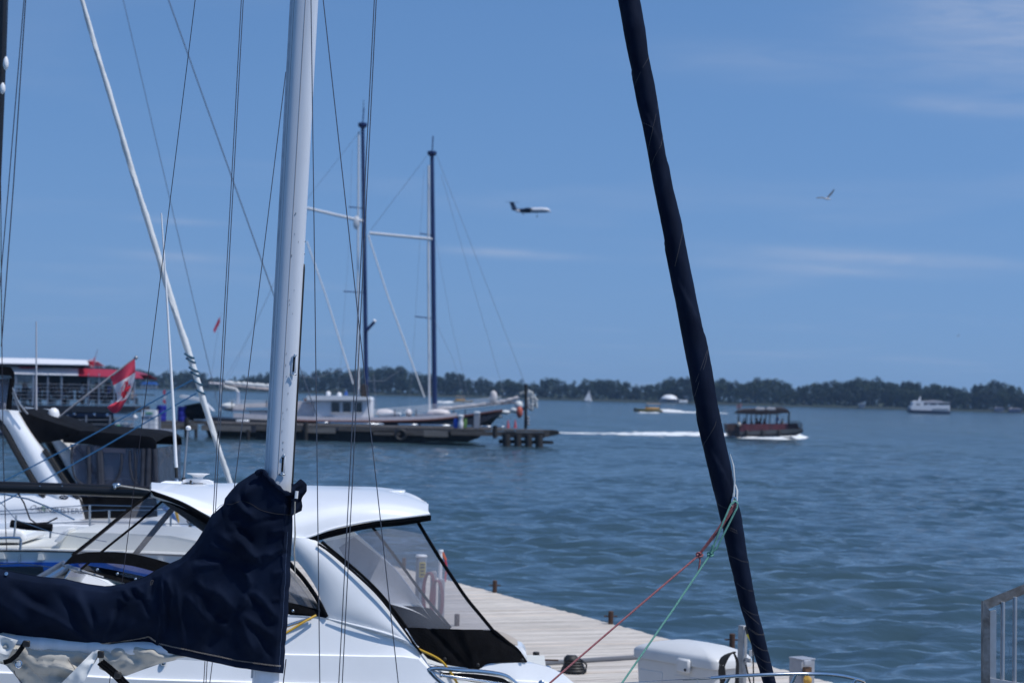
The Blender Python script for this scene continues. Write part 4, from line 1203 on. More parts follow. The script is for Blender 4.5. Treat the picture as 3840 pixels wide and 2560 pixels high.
mb = MB(); mb.tube(C3([(232, 2112, .45), (140, 2166, .5)], 4, 0, False), .022, 8); mb.build('windscreen_post', ALU, wf)
mb = MB(); mb.tube(C3([(258, 2130, .25), (190, 2172, .3)], 4, 0, False), .022, 8); mb.build('windscreen_post', ALU, wf)
mb = MB(); mb.grid([C3([(232, 2114, .45), (140, 2168, .5)], 5, 0, False), C3([(258, 2132, .25), (190, 2174, .3)], 5, 0, False)]); mb.build('windscreen_pane', GREENGLASS, mc)
mb = MB(); mb.grid([C3([(262, 2130, .25), (304, 2142, .05), (560, 2208), (800, 2254), (1060, 2302)], 20, .01), C3([(180, 2180, .3), (300, 2215, .2), (560, 2262, .1), (800, 2290, .1), (1050, 2320, .1)], 20)]); mb.build('windscreen_pane', GREENGLASS, mc)
mb = MB(); mb.rbox(P(420, 2235, 20.3), (1.5, 1.8, .22), .08); mb.build('dashboard', mat('dark_dash', (.05, .055, .06), .6), mc)
# aft quarter window glass in front of the arch
mb = MB(); mb.grid(strip(C3([(1060, 2115, .06), (1105, 2150, .06), (1160, 2215, .06), (1200, 2290, .06)], 10), C3([(1060, 2270, .08), (1090, 2275, .08), (1140, 2285, .08), (1195, 2296, .08)], 10), 4)); mb.build('quarter_window', SMOKEVINYL, mc)
mb = MB(); mb.tube(C3([(1040, 2060), (1090, 2116), (1140, 2172), (1190, 2245), (1224, 2312)], 20, -.02), .022, 8, flat=.7); mb.build('window_trim', BLACKCANVAS, mc)
mb = MB(); mb.slab(strip(C3([(1068, 2262), (1140, 2275), (1228, 2306)], 8, .0), C3([(1068, 2296), (1140, 2300), (1222, 2316)], 8, -.01), 3), (0, .02, 0)); mb.build('window_canvas', BLACKCANVAS, mc)
mb = MB(); mb.tube(C3([(1060, 2352, -.06), (1110, 2334, -.05), (1165, 2318, -.03)], 8), .016, 7, flat=.6); mb.build('grab_rail', STEEL, mc)
YELLOW = mat('yellow_cord', (.55, .32, .02), .5)
mb = MB(); mb.tube(C3([(1185, 2306, -.05), (1140, 2330, -.08), (1075, 2370, -.10), (980, 2420, -.1)], 14), .0115, 8); mb.build('power_cord', YELLOW, mc)
mb = MB(); mb.tube(C3([(1560, 2428, -.02), (1640, 2466, -.06), (1676, 2500, -.08), (1716, 2562, -.12), (1760, 2640, -.14)], 20), .0115, 8); mb.build('power_cord', YELLOW, mc)
# engine vent with chrome surround, rail and aft fittings
fr = C3([(1606, 2508, -.07), (1640, 2504, -.08), (1720, 2512, -.10), (1800, 2516, -.10), (1880, 2528, -.10), (1920, 2548, -.10), (1945, 2580, -.10), (1900, 2610, -.1), (1760, 2610, -.1), (1690, 2580, -.1), (1640, 2545, -.08), (1606, 2508, -.07)], 60)
mb = MB(); mb.tube(fr[:-1], .022, 8, flat=.6, closed=True); vent = mb.build('vent_surround', STEEL, mc)
mb = MB(); mb.slab(strip(C3([(1650, 2520, -.065), (1720, 2522, -.075), (1800, 2528, -.08), (1880, 2540, -.08), (1915, 2560, -.08)], 16), C3([(1690, 2590, -.07), (1730, 2600, -.08), (1800, 2606, -.08), (1880, 2606, -.08), (1925, 2600, -.08)], 16), 4), (0, .02, 0)); mb.build('vent_grille', SLOT, vent)
mb = MB(); mb.tube(C3([(1654, 2531, -.14), (1760, 2545, -.15), (1900, 2566, -.15), (2000, 2584, -.15)], 14), .014, 8); mb.build('vent_rail', STEEL, mc)
mb = MB(); mb.ball(P(1654, 2531, Yp(1654) - .14), .022, 10); mb.build('rail_end', STEEL, mc)
MB().lathe(P(2053, 2506, Yp(2053) + .35), [(.075, 0), (.07, .02), (.03, .03)], 16, sx=.5).build('deck_filler', STEEL, mc)
MB().lathe(P(2030, 2560, Yp(2030) - .12), [(.03, 0), (.03, .02), (.01, .03)], 12, (0, -1, .3)).build('nav_light', STEEL, mc)
mb = MB(); mb.slab(smooth_rows([C3([(1855, 2372, .5), (1900, 2386, .5), (1938, 2408, .5)], 10), C3([(1850, 2400, .45), (1895, 2410, .45), (1942, 2420, .45)], 10), C3([(1850, 2432, .5), (1890, 2440, .5), (1938, 2436, .5)], 10)], 9), (0, .25, 0)); mb.build('cushion', mat('tan_cushion', (.38, .33, .28), .7, var=.1), mc)
mb = MB(); mb.slab(smooth_rows([C3([(1930, 2418, .45), (1955, 2424, .42), (1970, 2440, .42)], 8), C3([(1930, 2450, .4), (1960, 2455, .4), (1976, 2462, .4)], 8), C3([(1930, 2490, .4), (1960, 2490, .4), (1976, 2490, .4)], 8)], 9), (0, .4, 0)); mb.build('seat_back', GEL, mc)
for u, v in ((1668, 2470), (1792, 2492), (1958, 2474)):
    MB().ball(P(u, v, Yp(u) - .02), .02, 8, (1, .5, 1)).build('canvas_snap', RUBBER, mc)
mb = MB(); mb.ball(P(612, 2484, Yp(612) - .10), .03, 12); mb.build('rail_socket', STEEL, mc)
mb = MB(); mb.rbox(P(1490, 1842, 20.9), (.16, .3, .03), .01); mb.build('roof_plate', GEL, roof)
# radar scanner, aerials on the hardtop
rp = P(742, 1826, 20.6)
mb = MB(); mb.lathe(rp + Vector((0, 0, -.04)), [(.14, 0), (.13, .03), (.07, .05), (.052, .08), (.05, .14), (.075, .165), (.12, .18)], 18); rs_ = mb.build('radar_pedestal', WHITEPAINT, roof)
mb = MB()
a, b = P(690, 1797, 20.6), P(797, 1805, 20.6)
mb.slab([[a.lerp(b, j / 12) + Vector((0, (i - 1.5) * .05, .018 * (1 - abs(j / 6 - 1) ** 3))) for j in range(13)] for i in range(4)], (0, 0, -.035)); mb.build('radar_scanner', WHITEPAINT, rs_)
mb = MB(); mb.tube([P(716, 1800, 20.5), P(714, 1812, 20.5), P(722, 1826, 20.5)], .012, 6); mb.build('radar_cable', RUBBER, rs_)
ORANGE = mat('orange_tape', (.6, .12, .03), .5)
mb = MB(); mb.box(P(724, 1827, 20.5), (.05, .03, .03)); mb.build('tape', ORANGE, rs_)
mb = MB(); mb.tube([P(605, 800, 20.8), P(628, 1160, 20.8), P(650, 1540, 20.8), P(659, 1725, 20.8), P(661, 1752, 20.8)], [.007, .011, .016, .018, .018], 10); ant = mb.build('whip_aerial', WHITEPAINT, roof)
mb = MB(); mb.tube([P(660, 1752, 20.8), P(662, 1790, 20.8)], .017, 8); mb.build('aerial_ferrule', RUBBER, ant)
mb = MB(); mb.lathe(P(662, 1836, 20.8), [(.05, 0), (.045, .03), (.02, .04), (.02, .07), (.03, .09), (.02, .11)], 12); mb.build('aerial_base', STEEL, ant)
mb = MB(); mb.tube([P(705, 1605, 20.9), P(688, 1800, 20.9)], .011, 8); lp = mb.build('light_pole', ALU, roof)
mb = MB(); mb.lathe(P(706, 1612, 20.9), [(.02, 0), (.028, .01), (.028, .03), (.015, .045)], 12); mb.build('anchor_light', WHITEPAINT, lp)
mb = MB(); mb.tube([P(689, 1790, 20.9), P(687, 1830, 20.9)], .022, 8); mb.rbox(P(686, 1830, 20.9), (.12, .12, .03), .01); mb.build('pole_foot', RUBBER, lp)

# ================================================================== the near floating dock
DOCKWOOD = []
for i, c in enumerate(((.58, .525, .46), (.63, .575, .51), (.52, .47, .415), (.61, .53, .45))):
    DOCKWOOD.append(mat('weathered_plank', c, .85, var=.34, vscale=2.4, bump=.6, bscale=10, stretch=(.6, 9, 9), detail=9))
DZ = 0.5
O_ = Vector((3.9, 27.4, 0)); A_ = Vector((-.392, .92, 0)).normalized(); B_ = Vector((-.92, -.392, 0)).normalized()
DW = 3.75
def D(s, w, z=DZ): return O_ + A_ * s + B_ * w + Vector((0, 0, z))
dang = math.atan2(B_.y, B_.x)
dock = thing('floating_dock', 'pale weathered wooden dock running away behind the white cruiser', 'dock', D(0, DW / 2, 0))
pm = []
for i in range(4):
    me = MB().rbox((0, 0, 0), (DW, .133, .036), .005).mesh('plank'); me.materials.append(DOCKWOOD[i]); pm.append(me)
s = -13.5; k = 0
while s < 17.2 and k < 230:
    o = bpy.data.objects.new('plank', pm[rnd.randrange(4)]); COL.objects.link(o); o.parent = dock
    o.location = D(s, DW / 2 + rnd.uniform(-.012, .012), DZ - .018 + rnd.uniform(-.008, .005)) - dock.location
    o.rotation_euler = (rnd.uniform(-.012, .012), 0, dang + rnd.uniform(-.004, .004) + (pi if rnd.random() < .5 else 0))
    s += .1425; k += 1
for w in (.06, DW - .06):
    mb = MB(); mb.box(D(1.8, w, DZ - .16), (30.6, .10, .24), rz=math.atan2(A_.y, A_.x)); mb.build('edge_beam', OLDWOOD, dock)
mb = MB(); mb.box(D(1.8, DW / 2, .08), (30.4, DW - .4, .5), rz=math.atan2(A_.y, A_.x)); mb.build('float', DARKWOOD, dock)
for i in range(3):
    mb = MB(); mb.box(D(1.8, .9 + i * .95, DZ - .10), (30.5, .09, .12), rz=math.atan2(A_.y, A_.x)); mb.build('stringer', OLDWOOD, dock)

def bollard(u, v, h, label, pins=True, r=.042, m=RUST, z=DZ):
    b = G(u, v, z)
    t = thing('mooring_post', label, 'mooring post', b, 'rusty posts along the dock')
    mb = MB(); mb.lathe(b, [(r, 0), (r, h), (r * .8, h + .008)], 14); mb.build('post', m, t)
    if pins:
        mb = MB(); mb.bar(b + Vector((-.11, 0, h * .62)), b + Vector((.11, 0, h * .62)), .011, 8); mb.build('cross_pin', m, t)
    return t
bollard(1855, 2221, .22, 'rusty mooring post at the dock edge just right of the cruiser canvas')
bollard(2290, 2338, .20, 'rusty mooring post on the dock edge between cruiser and white box')
bollard(1514, 2128, .20, 'dark mooring post at the far end of the dock, seen through the vinyl', False)
bollard(1713, 2345, .18, 'mooring post low in the vinyl, standing on the near side of the dock', False)
bollard(2745, 2432, .22, 'short rusty post beside the square steel post and white box', True)
bollard(2009, 2512, .24, 'black mooring post with a long cross pin beside the cruiser stern', False, .045, RUBBER)
bp_ = G(2009, 2512, DZ)
tt = thing('mooring_pin', 'thin steel cross pin through the black mooring post', 'pin', bp_ + Vector((0, 0, .13)))
MB().bar(bp_ + Vector((-.24, .02, .14)), bp_ + Vector((.30, -.02, .145)), .012, 8).build('rod', RUST, tt)
# rope coil / black cleat bundle and conduit
cl = G(2150, 2520, DZ)
t = thing('coiled_hose', 'black coiled hose lying on the dock behind the cruiser stern', 'hose', cl)
mb = MB()
for q in range(5):
    mb.tube([cl + Vector((.15 * math.cos(a) * (1 - .1 * q), .15 * math.sin(a) * (1 - .1 * q), .03 + .035 * q)) for a in np.linspace(0, 2 * pi, 21)[:-1]], .022, 7, closed=True)
mb.build('hose', RUBBER, t)
mb = MB(); mb.rbox(cl + Vector((-.03, 0, .16)), (.2, .16, .14), .04); mb.build('reel', RUBBER, t)
mb = MB(); mb.tube([cl + Vector((.10, -.05, .18)), cl + Vector((.17, -.08, .12)), cl + Vector((.16, -.1, .02)), cl + Vector((.05, -.12, .02))], .012, 6); mb.build('hose_end', RUBBER, t)
c0, c1 = G(2025, 2486, DZ + .03), G(2480, 2456, DZ + .03)
t = thing('conduit', 'grey conduit laid straight across the dock planks to the white box', 'pipe', c0)
mb = MB(); mb.tube([c0, c0.lerp(c1, .5) + Vector((0, 0, .004)), c1], .032, 8, flat=.8); mb.build('pipe', mat('grey_pvc', (.16, .165, .18), .5, var=.1), t)

# white dock box
BOXW = mat('white_fibreglass', (.66, .66, .65), .35, var=.06, vscale=2.5)
bx = thing('dock_box', 'white fibreglass dock box with a domed rounded lid', 'storage box', Vector((2.33, 24.75, DZ)))
rz_ = math.atan2(-.75, .66)
Rb = Matrix.Rotation(rz_, 3, 'Z')
bc_ = Vector((2.33, 24.75, DZ))
def bl(x, y, z): return bc_ + Rb @ Vector((x, y, z))
L_, W_ = 1.42, .70
def rounded(l, w, r, n=6):
    pts = []
    for cx, cy, a0 in ((l / 2 - r, w / 2 - r, 0), (-l / 2 + r, w / 2 - r, pi / 2), (-l / 2 + r, -w / 2 + r, pi), (l / 2 - r, -w / 2 + r, 1.5 * pi)):
        for i in range(n): pts.append((cx + r * math.cos(a0 + pi / 2 * i / (n - 1)), cy + r * math.sin(a0 + pi / 2 * i / (n - 1))))
    return pts
mb = MB()
mb.grid([[bl(x, y, z) for x, y in rounded(L_ * sc, W_ * sc, .09)] for z, sc in ((0, .90), (.02, .91), (.25, .93), (.46, .95))], closed=True)
mb.build('box_body', BOXW, bx)
mb = MB()
lid_rows = []
for z, sc, rr_ in ((.44, 1.0, .12), (.445, 1.03, .13), (.53, 1.035, .13), (.555, 1.01, .13), (.575, .95, .12), (.60, .82, .10), (.625, .60, .08), (.64, .30, .05), (.643, .02, .004)):
    crownz = lambda x: .05 * (1 - (2 * x / L_) ** 2) if z > .55 else 0
    lid_rows.append([bl(x, y, z + crownz(x)) for x, y in rounded(L_ * sc, W_ * sc * (1 if sc > .9 else 1.0), rr_)])
mb.grid(lid_rows, closed=True); mb.build('lid', BOXW, bx, angle=50)
nf = Vector((0, 0, 0))
mb = MB(); mb.rbox(bl(.22, -W_ / 2 - .03, .44), (.22, .06, .17), .02, rz_); la = mb.build('latch', BOXW, bx)
mb = MB(); mb.lathe(bl(.28, -W_ / 2 - .062, .40), [(.018, 0), (.018, .006)], 12, Rb @ Vector((0, -1, 0))); mb.build('lock', RUBBER, la)
for xx in (-.38, .22):
    mb = MB(); mb.rbox(bl(xx, -W_ * .467, .18), (.40, .015, .26), .02, rz_); mb.build('moulded_panel', BOXW, bx)
# square steel post with cable
sp_ = P(2779, 2640, 23.7); sp_.z = DZ
post = thing('utility_post', 'square galvanised steel post standing right of the white box', 'post', sp_)
GALV = mat('galvanised_steel', (.42, .42, .42), .5, .6, var=.25, vscale=8)
mb = MB(); mb.rbox(sp_ + Vector((0, 0, .51)), (.085, .085, 1.02), .006, .9); mb.build('post', GALV, post)
mb = MB(); mb.rbox(sp_ + Vector((.06, -.05, .62)), (.07, .05, .05), .008, .2); mb.rbox(sp_ + Vector((.075, -.05, .60)), (.12, .06, .012), .004); mb.build('bracket', GALV, post)
mb = MB(); mb.rbox(P(2818, 2447, 23.7), (.06, .012, .075), .004); mb.build('tag_plate', mat('grey_plate', (.45, .46, .48), .5), post)
yc = thing('shore_power_lead', 'black lead with a yellow plug hanging from the steel post', 'power lead', sp_ + Vector((.13, -.06, 0)))
mb = MB(); mb.tube([P(2797, 2350, 23.65), P(2803, 2372, 23.62), P(2818, 2405, 23.62)], [.014, .018, .010], 8); mb.build('lead', RUBBER, yc)
mb = MB(); mb.tube([P(2806, 2376, 23.6), P(2812, 2388, 23.6), P(2820, 2410, 23.6)], [.026, .022, .010], 10); mb.build('plug', mat('yellow_plug', (.62, .55, .03), .4), yc)
mb = MB(); mb.tube([P(2820, 2410, 23.6), P(2824, 2450, 23.6), P(2826, 2560, 23.6), P(2824, 2620, 23.6)], .009, 7); mb.build('lead', RUBBER, yc)
hc = thing('hose_loops', 'black hose hung in loops on the steel post over the white box', 'hose', sp_ + Vector((-.13, -.1, 0)))
mb = MB()
for q in range(9):
    w = .030 + .012 * q
    cx = 2740 - 2 * q
    pts = [P(2758, 2444, 23.55), P(2742 - q * 3, 2448 + q, 23.5), P(2722 - q * 3, 2480, 23.48), P(2706 - q * 1.5 + (q % 3) * 8, 2530, 23.48), P(2702 + (q % 4) * 9, 2590, 23.5), P(2716 + (q % 4) * 8, 2630, 23.5)]
    mb.tube(catmull([tuple(p) for p in pts], 16), .011, 6)
for q in range(3):
    mb.tube(catmull([tuple(P(u, v, 23.5)) for u, v in ((2752, 2446), (2762 + q * 3, 2480), (2760 + q * 4, 2540), (2754 + q * 9, 2600))], 12), .010, 6)
mb.tube(catmull([tuple(P(u, v, 23.5)) for u, v in ((2797, 2490), (2806, 2530), (2816, 2570), (2814, 2600))], 10), .010, 6)
mb.build('hose', RUBBER, hc)
# shore power pedestal
pb = P(3005, 2700, 24.6); pb.z = DZ
ped = thing('power_pedestal', 'grey steel power box with rust stains near the bow rail', 'power pedestal', pb)
GREYBOX = mat('grey_enamel', (.33, .35, .39), .45, var=.18, vscale=6)
hz_ = (P(3005, 2470, 24.6).z - DZ)
mb = MB(); mb.rbox(pb + Vector((0, .05, hz_ / 2)), (.21, .24, hz_), .006, .55); mb.build('cabinet', GREYBOX, ped)
mb = MB(); mb.rbox(pb + Vector((0, .05, hz_ + .006)), (.225, .255, .018), .005, .55); mb.build('cap', GREYBOX, ped)
mb = MB(); mb.box(P(3027, 2515, 24.5), (.10, .05, .10), .55); mb.build('rusty_panel', mat('rust_patch', (.13, .075, .045), .9, var=.5, vscale=20), ped)
mb = MB(); mb.rbox(P(3028, 2484, 24.46), (.12, .03, .07), .008, .55); mb.build('hood', GREYBOX, ped)
mb = MB(); mb.lathe(P(3030, 2552, 24.45), [(.05, 0), (.055, .02), (.045, .06), (.03, .08)], 14, (-.3, -.6, .5)); mb.build('plug', mat('orange_yellow_plug', (.52, .30, .05), .5), ped)
mb = MB(); mb.tube([P(3034, 2560, 24.4), P(3040, 2600, 24.4), P(3036, 2680, 24.4)], .016, 7); mb.build('lead', YELLOW, ped)

# pedestal, sign and hoses seen through the rear vinyl
q0 = G(1575, 2275, DZ)
pp = thing('dock_pedestal', 'grey dock pedestal with a white cap and a yellow notice, seen through the vinyl', 'power pedestal', q0)
hh = P(1575, 2088, q0.y).z - DZ
mb = MB(); mb.rbox(q0 + Vector((0, 0, hh / 2)), (.15, .15, hh), .02, .4); mb.build('column', mat('blue_grey_paint', (.20, .24, .29), .5, var=.15), pp)
mb = MB(); mb.rbox(q0 + Vector((0, 0, hh + .02)), (.17, .17, .05), .02, .4); mb.build('cap', WHITEPAINT, pp)
sg = P(1584, 2135, q0.y - .1)
mb = MB(); mb.rbox(sg, (.11, .012, .26), .004, .2); ns = mb.build('notice', mat('yellow_notice', (.42, .33, .06), .6), pp)
for zz in (-.08, -.02, .04, .09):
    mb = MB(); mb.box(sg + Vector((0, -.011, zz)), (.07, .006, .022), .2); mb.build('print', RUBBER, ns)
def hose_rack(u, v, label, hr):
    b = G(u, v, DZ); h = P(u, hr, b.y).z - DZ
    t = thing('hose_hanger', label, 'hose', b)
    MB().rbox(b + Vector((0, 0, h / 2)), (.09, .09, h), .01, .3).build('hanger_post', mat('grey_hanger', (.3, .29, .32), .6), t)
    mb = MB()
    for q in range(4):
        mb.tube([b + Vector((-.05 - .012 * q + .09 * math.cos(a), -.08 - .01 * q, h * .52 + h * .46 * math.sin(a))) for a in np.linspace(0, 2 * pi, 25)[:-1]], .011, 6, closed=True)
    mb.build('hose_coil', mat('dull_red_hose', (.17, .045, .065), .7), t)
hose_rack(1622, 2310, 'dull red hose coil on a low post in the middle of the vinyl window', 2140)
hose_rack(1652, 2330, 'second red hose coil on the dock, right of the first, behind vinyl', 2170)
t0 = G(1650, 2190, DZ)
tp = thing('pole_light', 'thin dock pole with a white cap, orange plug and red lead beside the canvas edge', 'post', t0)
h = P(1648, 2068, t0.y).z - DZ
MB().lathe(t0, [(.035, 0), (.035, h), (.05, h + .01), (.045, h + .04)], 12).build('pole', WHITEPAINT, tp)
mb = MB(); mb.tube([P(1660, 2070, t0.y), P(1664, 2082, t0.y), P(1672, 2100, t0.y)], .022, 7); mb.build('plug', ORANGE, tp)
mb = MB(); mb.tube([P(1670, 2098, t0.y - .02), P(1674, 2125, t0.y - .02), P(1668, 2180, t0.y - .02)], .02, 7); mb.build('lead', mat('red_lead', (.5, .03, .06), .5), tp)

# ================================================================== gangway handrail at the right edge
YG = 12.0
gb = P(3760, 2950, YG); gb.z = .8
gw_ = thing('gangway_railing', 'weathered aluminium gangway railing with bars and a scratched clear panel', 'railing', gb)
GA = mat('dull_aluminium', (.22, .22, .225), .5, .6, var=.4, vscale=10, bump=.15, bscale=50, dirt=(.09, .085, .08))
GA2 = mat('clean_aluminium', (.46, .47, .49), .42, .5, var=.15, vscale=12)
def rail_slope(u): return 2251 + (u - 3688) * (-62 / 152)
mb = MB(); sec = []
for u in (3688, 3850, 4300):
    v = rail_slope(u)
    dpt = (u - 3688) * .0008
    sec.append([P(u, v, YG + dpt - .03), P(u, v, YG + dpt + .03), P(u, v + 38, YG + dpt + .03), P(u, v + 38, YG + dpt - .03)])
mb.grid(sec, closed=True); mb.add(sec[0], [(0, 1, 2, 3)])
mb.build('top_rail', GA, gw_, smooth=False)
mb = MB(); mb.prism([P(3688, 2254, YG - .028), P(3712, 2290, YG - .028), P(3711, 3000, YG - .028), P(3686, 3000, YG - .028)], (0, .06, 0)); mb.build('end_post', GA, gw_)
mb = MB(); mb.prism([P(3713, 2290, YG - .005), P(3736, 2288, YG - .005), P(3735, 3000, YG - .005), P(3712, 3000, YG - .005)], (0, .03, 0)); mb.build('post_flange', GA2, gw_)
for i in range(9):
    u = 3761 + 45 * i
    mb = MB(); mb.tube([P(u, rail_slope(u) + 34, YG + .01), P(u - 2, 2550 + (u - 3714) * .05, YG + .01), P(u - 6, 2900, YG + .01)], M(8.2, YG), 10); mb.build('baluster', GA2, gw_)
mb = MB(); mb.prism([P(3713, 2541, YG - .02), P(3760, 2549, YG - .02), P(4300, 2640, YG - .02), P(4300, 2670, YG - .02), P(3713, 2572, YG - .02)], (0, .04, 0)); mb.build('lower_rail', GA2, gw_)
mb = MB(); mb.prism([P(3737, 2266, YG + .05), P(4300, 2040, YG + .05), P(4300, 2960, YG + .05), P(3737, 2960, YG + .05)], (0, .006, 0)); pan = mb.build('clear_panel', clear_mat('scratched_acrylic', (.90, .91, .92), .22, .06, (.6, .62, .64), .1), gw_)
SCR = mat('scratch_white', (.55, .56, .57), .8)
mb = MB()
for pts in ([(3795, 2400), (3812, 2372), (3850, 2340)], [(3800, 2410), (3850, 2400)], [(3782, 2410), (3786, 2440), (3782, 2480)], [(3826, 2420), (3830, 2470), (3840, 2520)], [(3772, 2560), (3790, 2470)], [(3800, 2540), (3812, 2480), (3806, 2440)]):
    mb.tube(catmull([tuple(P(u, v, YG + .046)) for u, v in pts], 12), .0007, 4)
o = mb.build('scratches', SCR, pan); o['kind'] = 'stuff'
mb = MB(); mb.prism([P(3600, 3050, YG - .4), P(4400, 2900, YG - .4), P(4400, 2930, YG - .4), P(3600, 3080, YG - .4)], (0, 1.2, 0)); mb.build('tread_plate', GA2, gw_)
# ================================================================== boats moored on the left
def text_mesh(body, size, mat_, name, parent, loc, shear=0.0, extrude=.002, rot=(pi / 2, 0, 0)):
    cu = bpy.data.curves.new(name, 'FONT'); cu.body = body; cu.size = size; cu.extrude = extrude; cu.shear = shear
    tmp = bpy.data.objects.new('tmp_text', cu); COL.objects.link(tmp)
    bpy.context.view_layer.update()
    me = bpy.data.meshes.new_from_object(tmp.evaluated_get(bpy.context.evaluated_depsgraph_get()))
    bpy.data.objects.remove(tmp); bpy.data.curves.remove(cu)
    o = bpy.data.objects.new(name, me); me.materials.clear(); me.materials.append(mat_); COL.objects.link(o)
    o.parent = parent; o.location = Vector(loc) - (parent.location if parent.type == 'EMPTY' else Vector()); o.rotation_euler = rot
    return o
ENCL = clear_mat('tinted_vinyl', (.60, .62, .68), .2, .34, (.15, .165, .22), .1, .3, 3.0)
CURT = mat('grey_navy_curtain', (.030, .034, .048), .8, var=.3, vscale=5)
def poly(pts, Y): return [P(u, v, Y) for u, v in pts]

# ---- express cruiser under black canvas
YD = 33.0
db = P(150, 2300, YD + 1.5); db.z = 0
ec = thing('express_cruiser', 'white cruiser with black canvas tops, radar arch and dark enclosure at left', 'motorboat', db)
mb = MB(); mb.prism(poly([(-900, 1990), (100, 1962), (560, 1946), (590, 1950), (600, 2100), (585, 2420), (-900, 2420)], YD + .3), (0, 3.2, 0)); mb.build('hull', GEL, ec)
mb = MB()
sideA = [P(u, v, YD + .05) for u, v in ((-900, 1880), (-400, 1868), (0, 1858), (120, 1856), (230, 1858), (296, 1868))]
sideB = [P(u, v, YD - .05) for u, v in ((-900, 1920), (-400, 1915), (0, 1908), (120, 1908), (230, 1912), (308, 1920))]
sideC = [P(u, v, YD - .0) for u, v in ((-900, 1985), (-400, 1978), (0, 1968), (120, 1966), (230, 1962), (318, 1958))]
mb.slab(smooth_rows([[Vector(x) for x in resample(sideA, 24)], [Vector(x) for x in resample(sideB, 24)], [Vector(x) for x in resample(sideC, 24)]], 12), (0, 2.8, 0)); mb.build('superstructure', GEL, ec)
mb = MB(); mb.slab([[Vector(p) for p in r] for r in smooth_rows([[P(u, v, YD - .2) for u, v in ((-900, 1975), (-200, 1962), (300, 1950), (570, 1944))], [P(u, v, YD - .25) for u, v in ((-900, 1992), (-200, 1984), (300, 1968), (580, 1955))]], 5)], (0, .6, 0)); mb.build('side_deck', GEL, ec)
LETTER = mat('grey_lettering', (.07, .07, .09), .6)
text_mesh('Our', .12, LETTER, 'lettering', ec, P(108, 1911, YD - .16), .5)
text_mesh('SUNBUSTERS', .13, LETTER, 'lettering', ec, P(138, 1921, YD - .16))
mb = MB(); mb.prism(poly([(150, 1906), (160, 1893), (174, 1904), (166, 1918)], YD - .15), (0, .01, 0)); mb.build('logo_patch', mat('pale_green_print', (.42, .52, .38), .7), ec)
mb = MB(); mb.lathe(P(239, 1864, YD - .10), [(.078, 0), (.075, .012)], 20, (0, -1, 0), .55); bd = mb.build('oval_badge', NAVYHULL, ec)
bd.data.transform(Matrix.Translation(P(239, 1864, YD)) @ Matrix.Diagonal((1, 1, .9, 1)) @ Matrix.Translation(-P(239, 1864, YD)))
mb = MB(); c_ = P(239, 1864, YD - .115); mb.tube([c_ + Vector((-.05, 0, -.01)), c_ + Vector((-.015, 0, .018)), c_ + Vector((.012, 0, -.012)), c_ + Vector((.05, 0, .014))], .005, 5); mb.build('badge_mark', WHITEPAINT, bd)
# radar arch
aa = [P(u, v, YD + .1) for u, v in ((-60, 1530), (10, 1590), (70, 1695), (125, 1790), (175, 1868), (236, 1960))]
ab = [P(u, v, YD + .1) for u, v in ((62, 1540), (105, 1612), (170, 1705), (225, 1790), (280, 1868), (330, 1958))]
A1 = [Vector(x) for x in catmull([tuple(p) for p in aa], 24)]; B1 = [Vector(x) for x in catmull([tuple(p) for p in ab], 24)]
for dy in (0, 2.5):
    mb = MB(); mb.slab([[q + Vector((0, dy, 0)) for q in r] for r in strip(A1, B1, 8, .08)], (0, .3, 0)); ar = mb.build('radar_arch', GEL, ec)
    mb = MB(); mb.tube([p + Vector((-.03, dy - .02, 0)) for p in A1], .055, 7); mb.build('arch_edge', RUBBER, ar)
    mb = MB(); mb.tube([p + Vector((.05, dy - .02, 0)) for p in B1[8:]], .045, 7); mb.build('arch_edge', RUBBER, ar)
def canvas_top(name, near, far_, zoff, Y, depth, m=DARKCANVAS):
    "roof canvas: an upper edge and a lower edge on the near side, carried across the boat"
    a = [Vector(x) for x in catmull([tuple(P(u, v, Y)) for u, v in near], 22)]
    b = [Vector(x) for x in catmull([tuple(P(u, v, Y)) for u, v in far_], 22)]
    rows = [b, a]
    for i in range(1, 7):
        t = i / 6; rows.append([p + Vector((0, depth * t, zoff * math.sin(pi * t))) for p in a])
    rows.append([p + Vector((0, depth, 0)) for p in b])
    mb = MB(); mb.slab(rows, (0, .03, -.03)); return mb.build(name, m, ec, angle=60)
canvas_top('bimini', [(42, 1552), (78, 1543), (130, 1560), (220, 1590), (300, 1614)], [(112, 1640), (128, 1657), (170, 1652), (240, 1640), (300, 1624)], .05, YD + .2, 2.2)
canvas_top('aft_canopy', [(236, 1640), (300, 1615), (400, 1622), (520, 1632), (566, 1638), (584, 1652)], [(236, 1652), (320, 1658), (420, 1670), (520, 1674), (570, 1678), (585, 1676)], .08, YD + .2, 2.6)
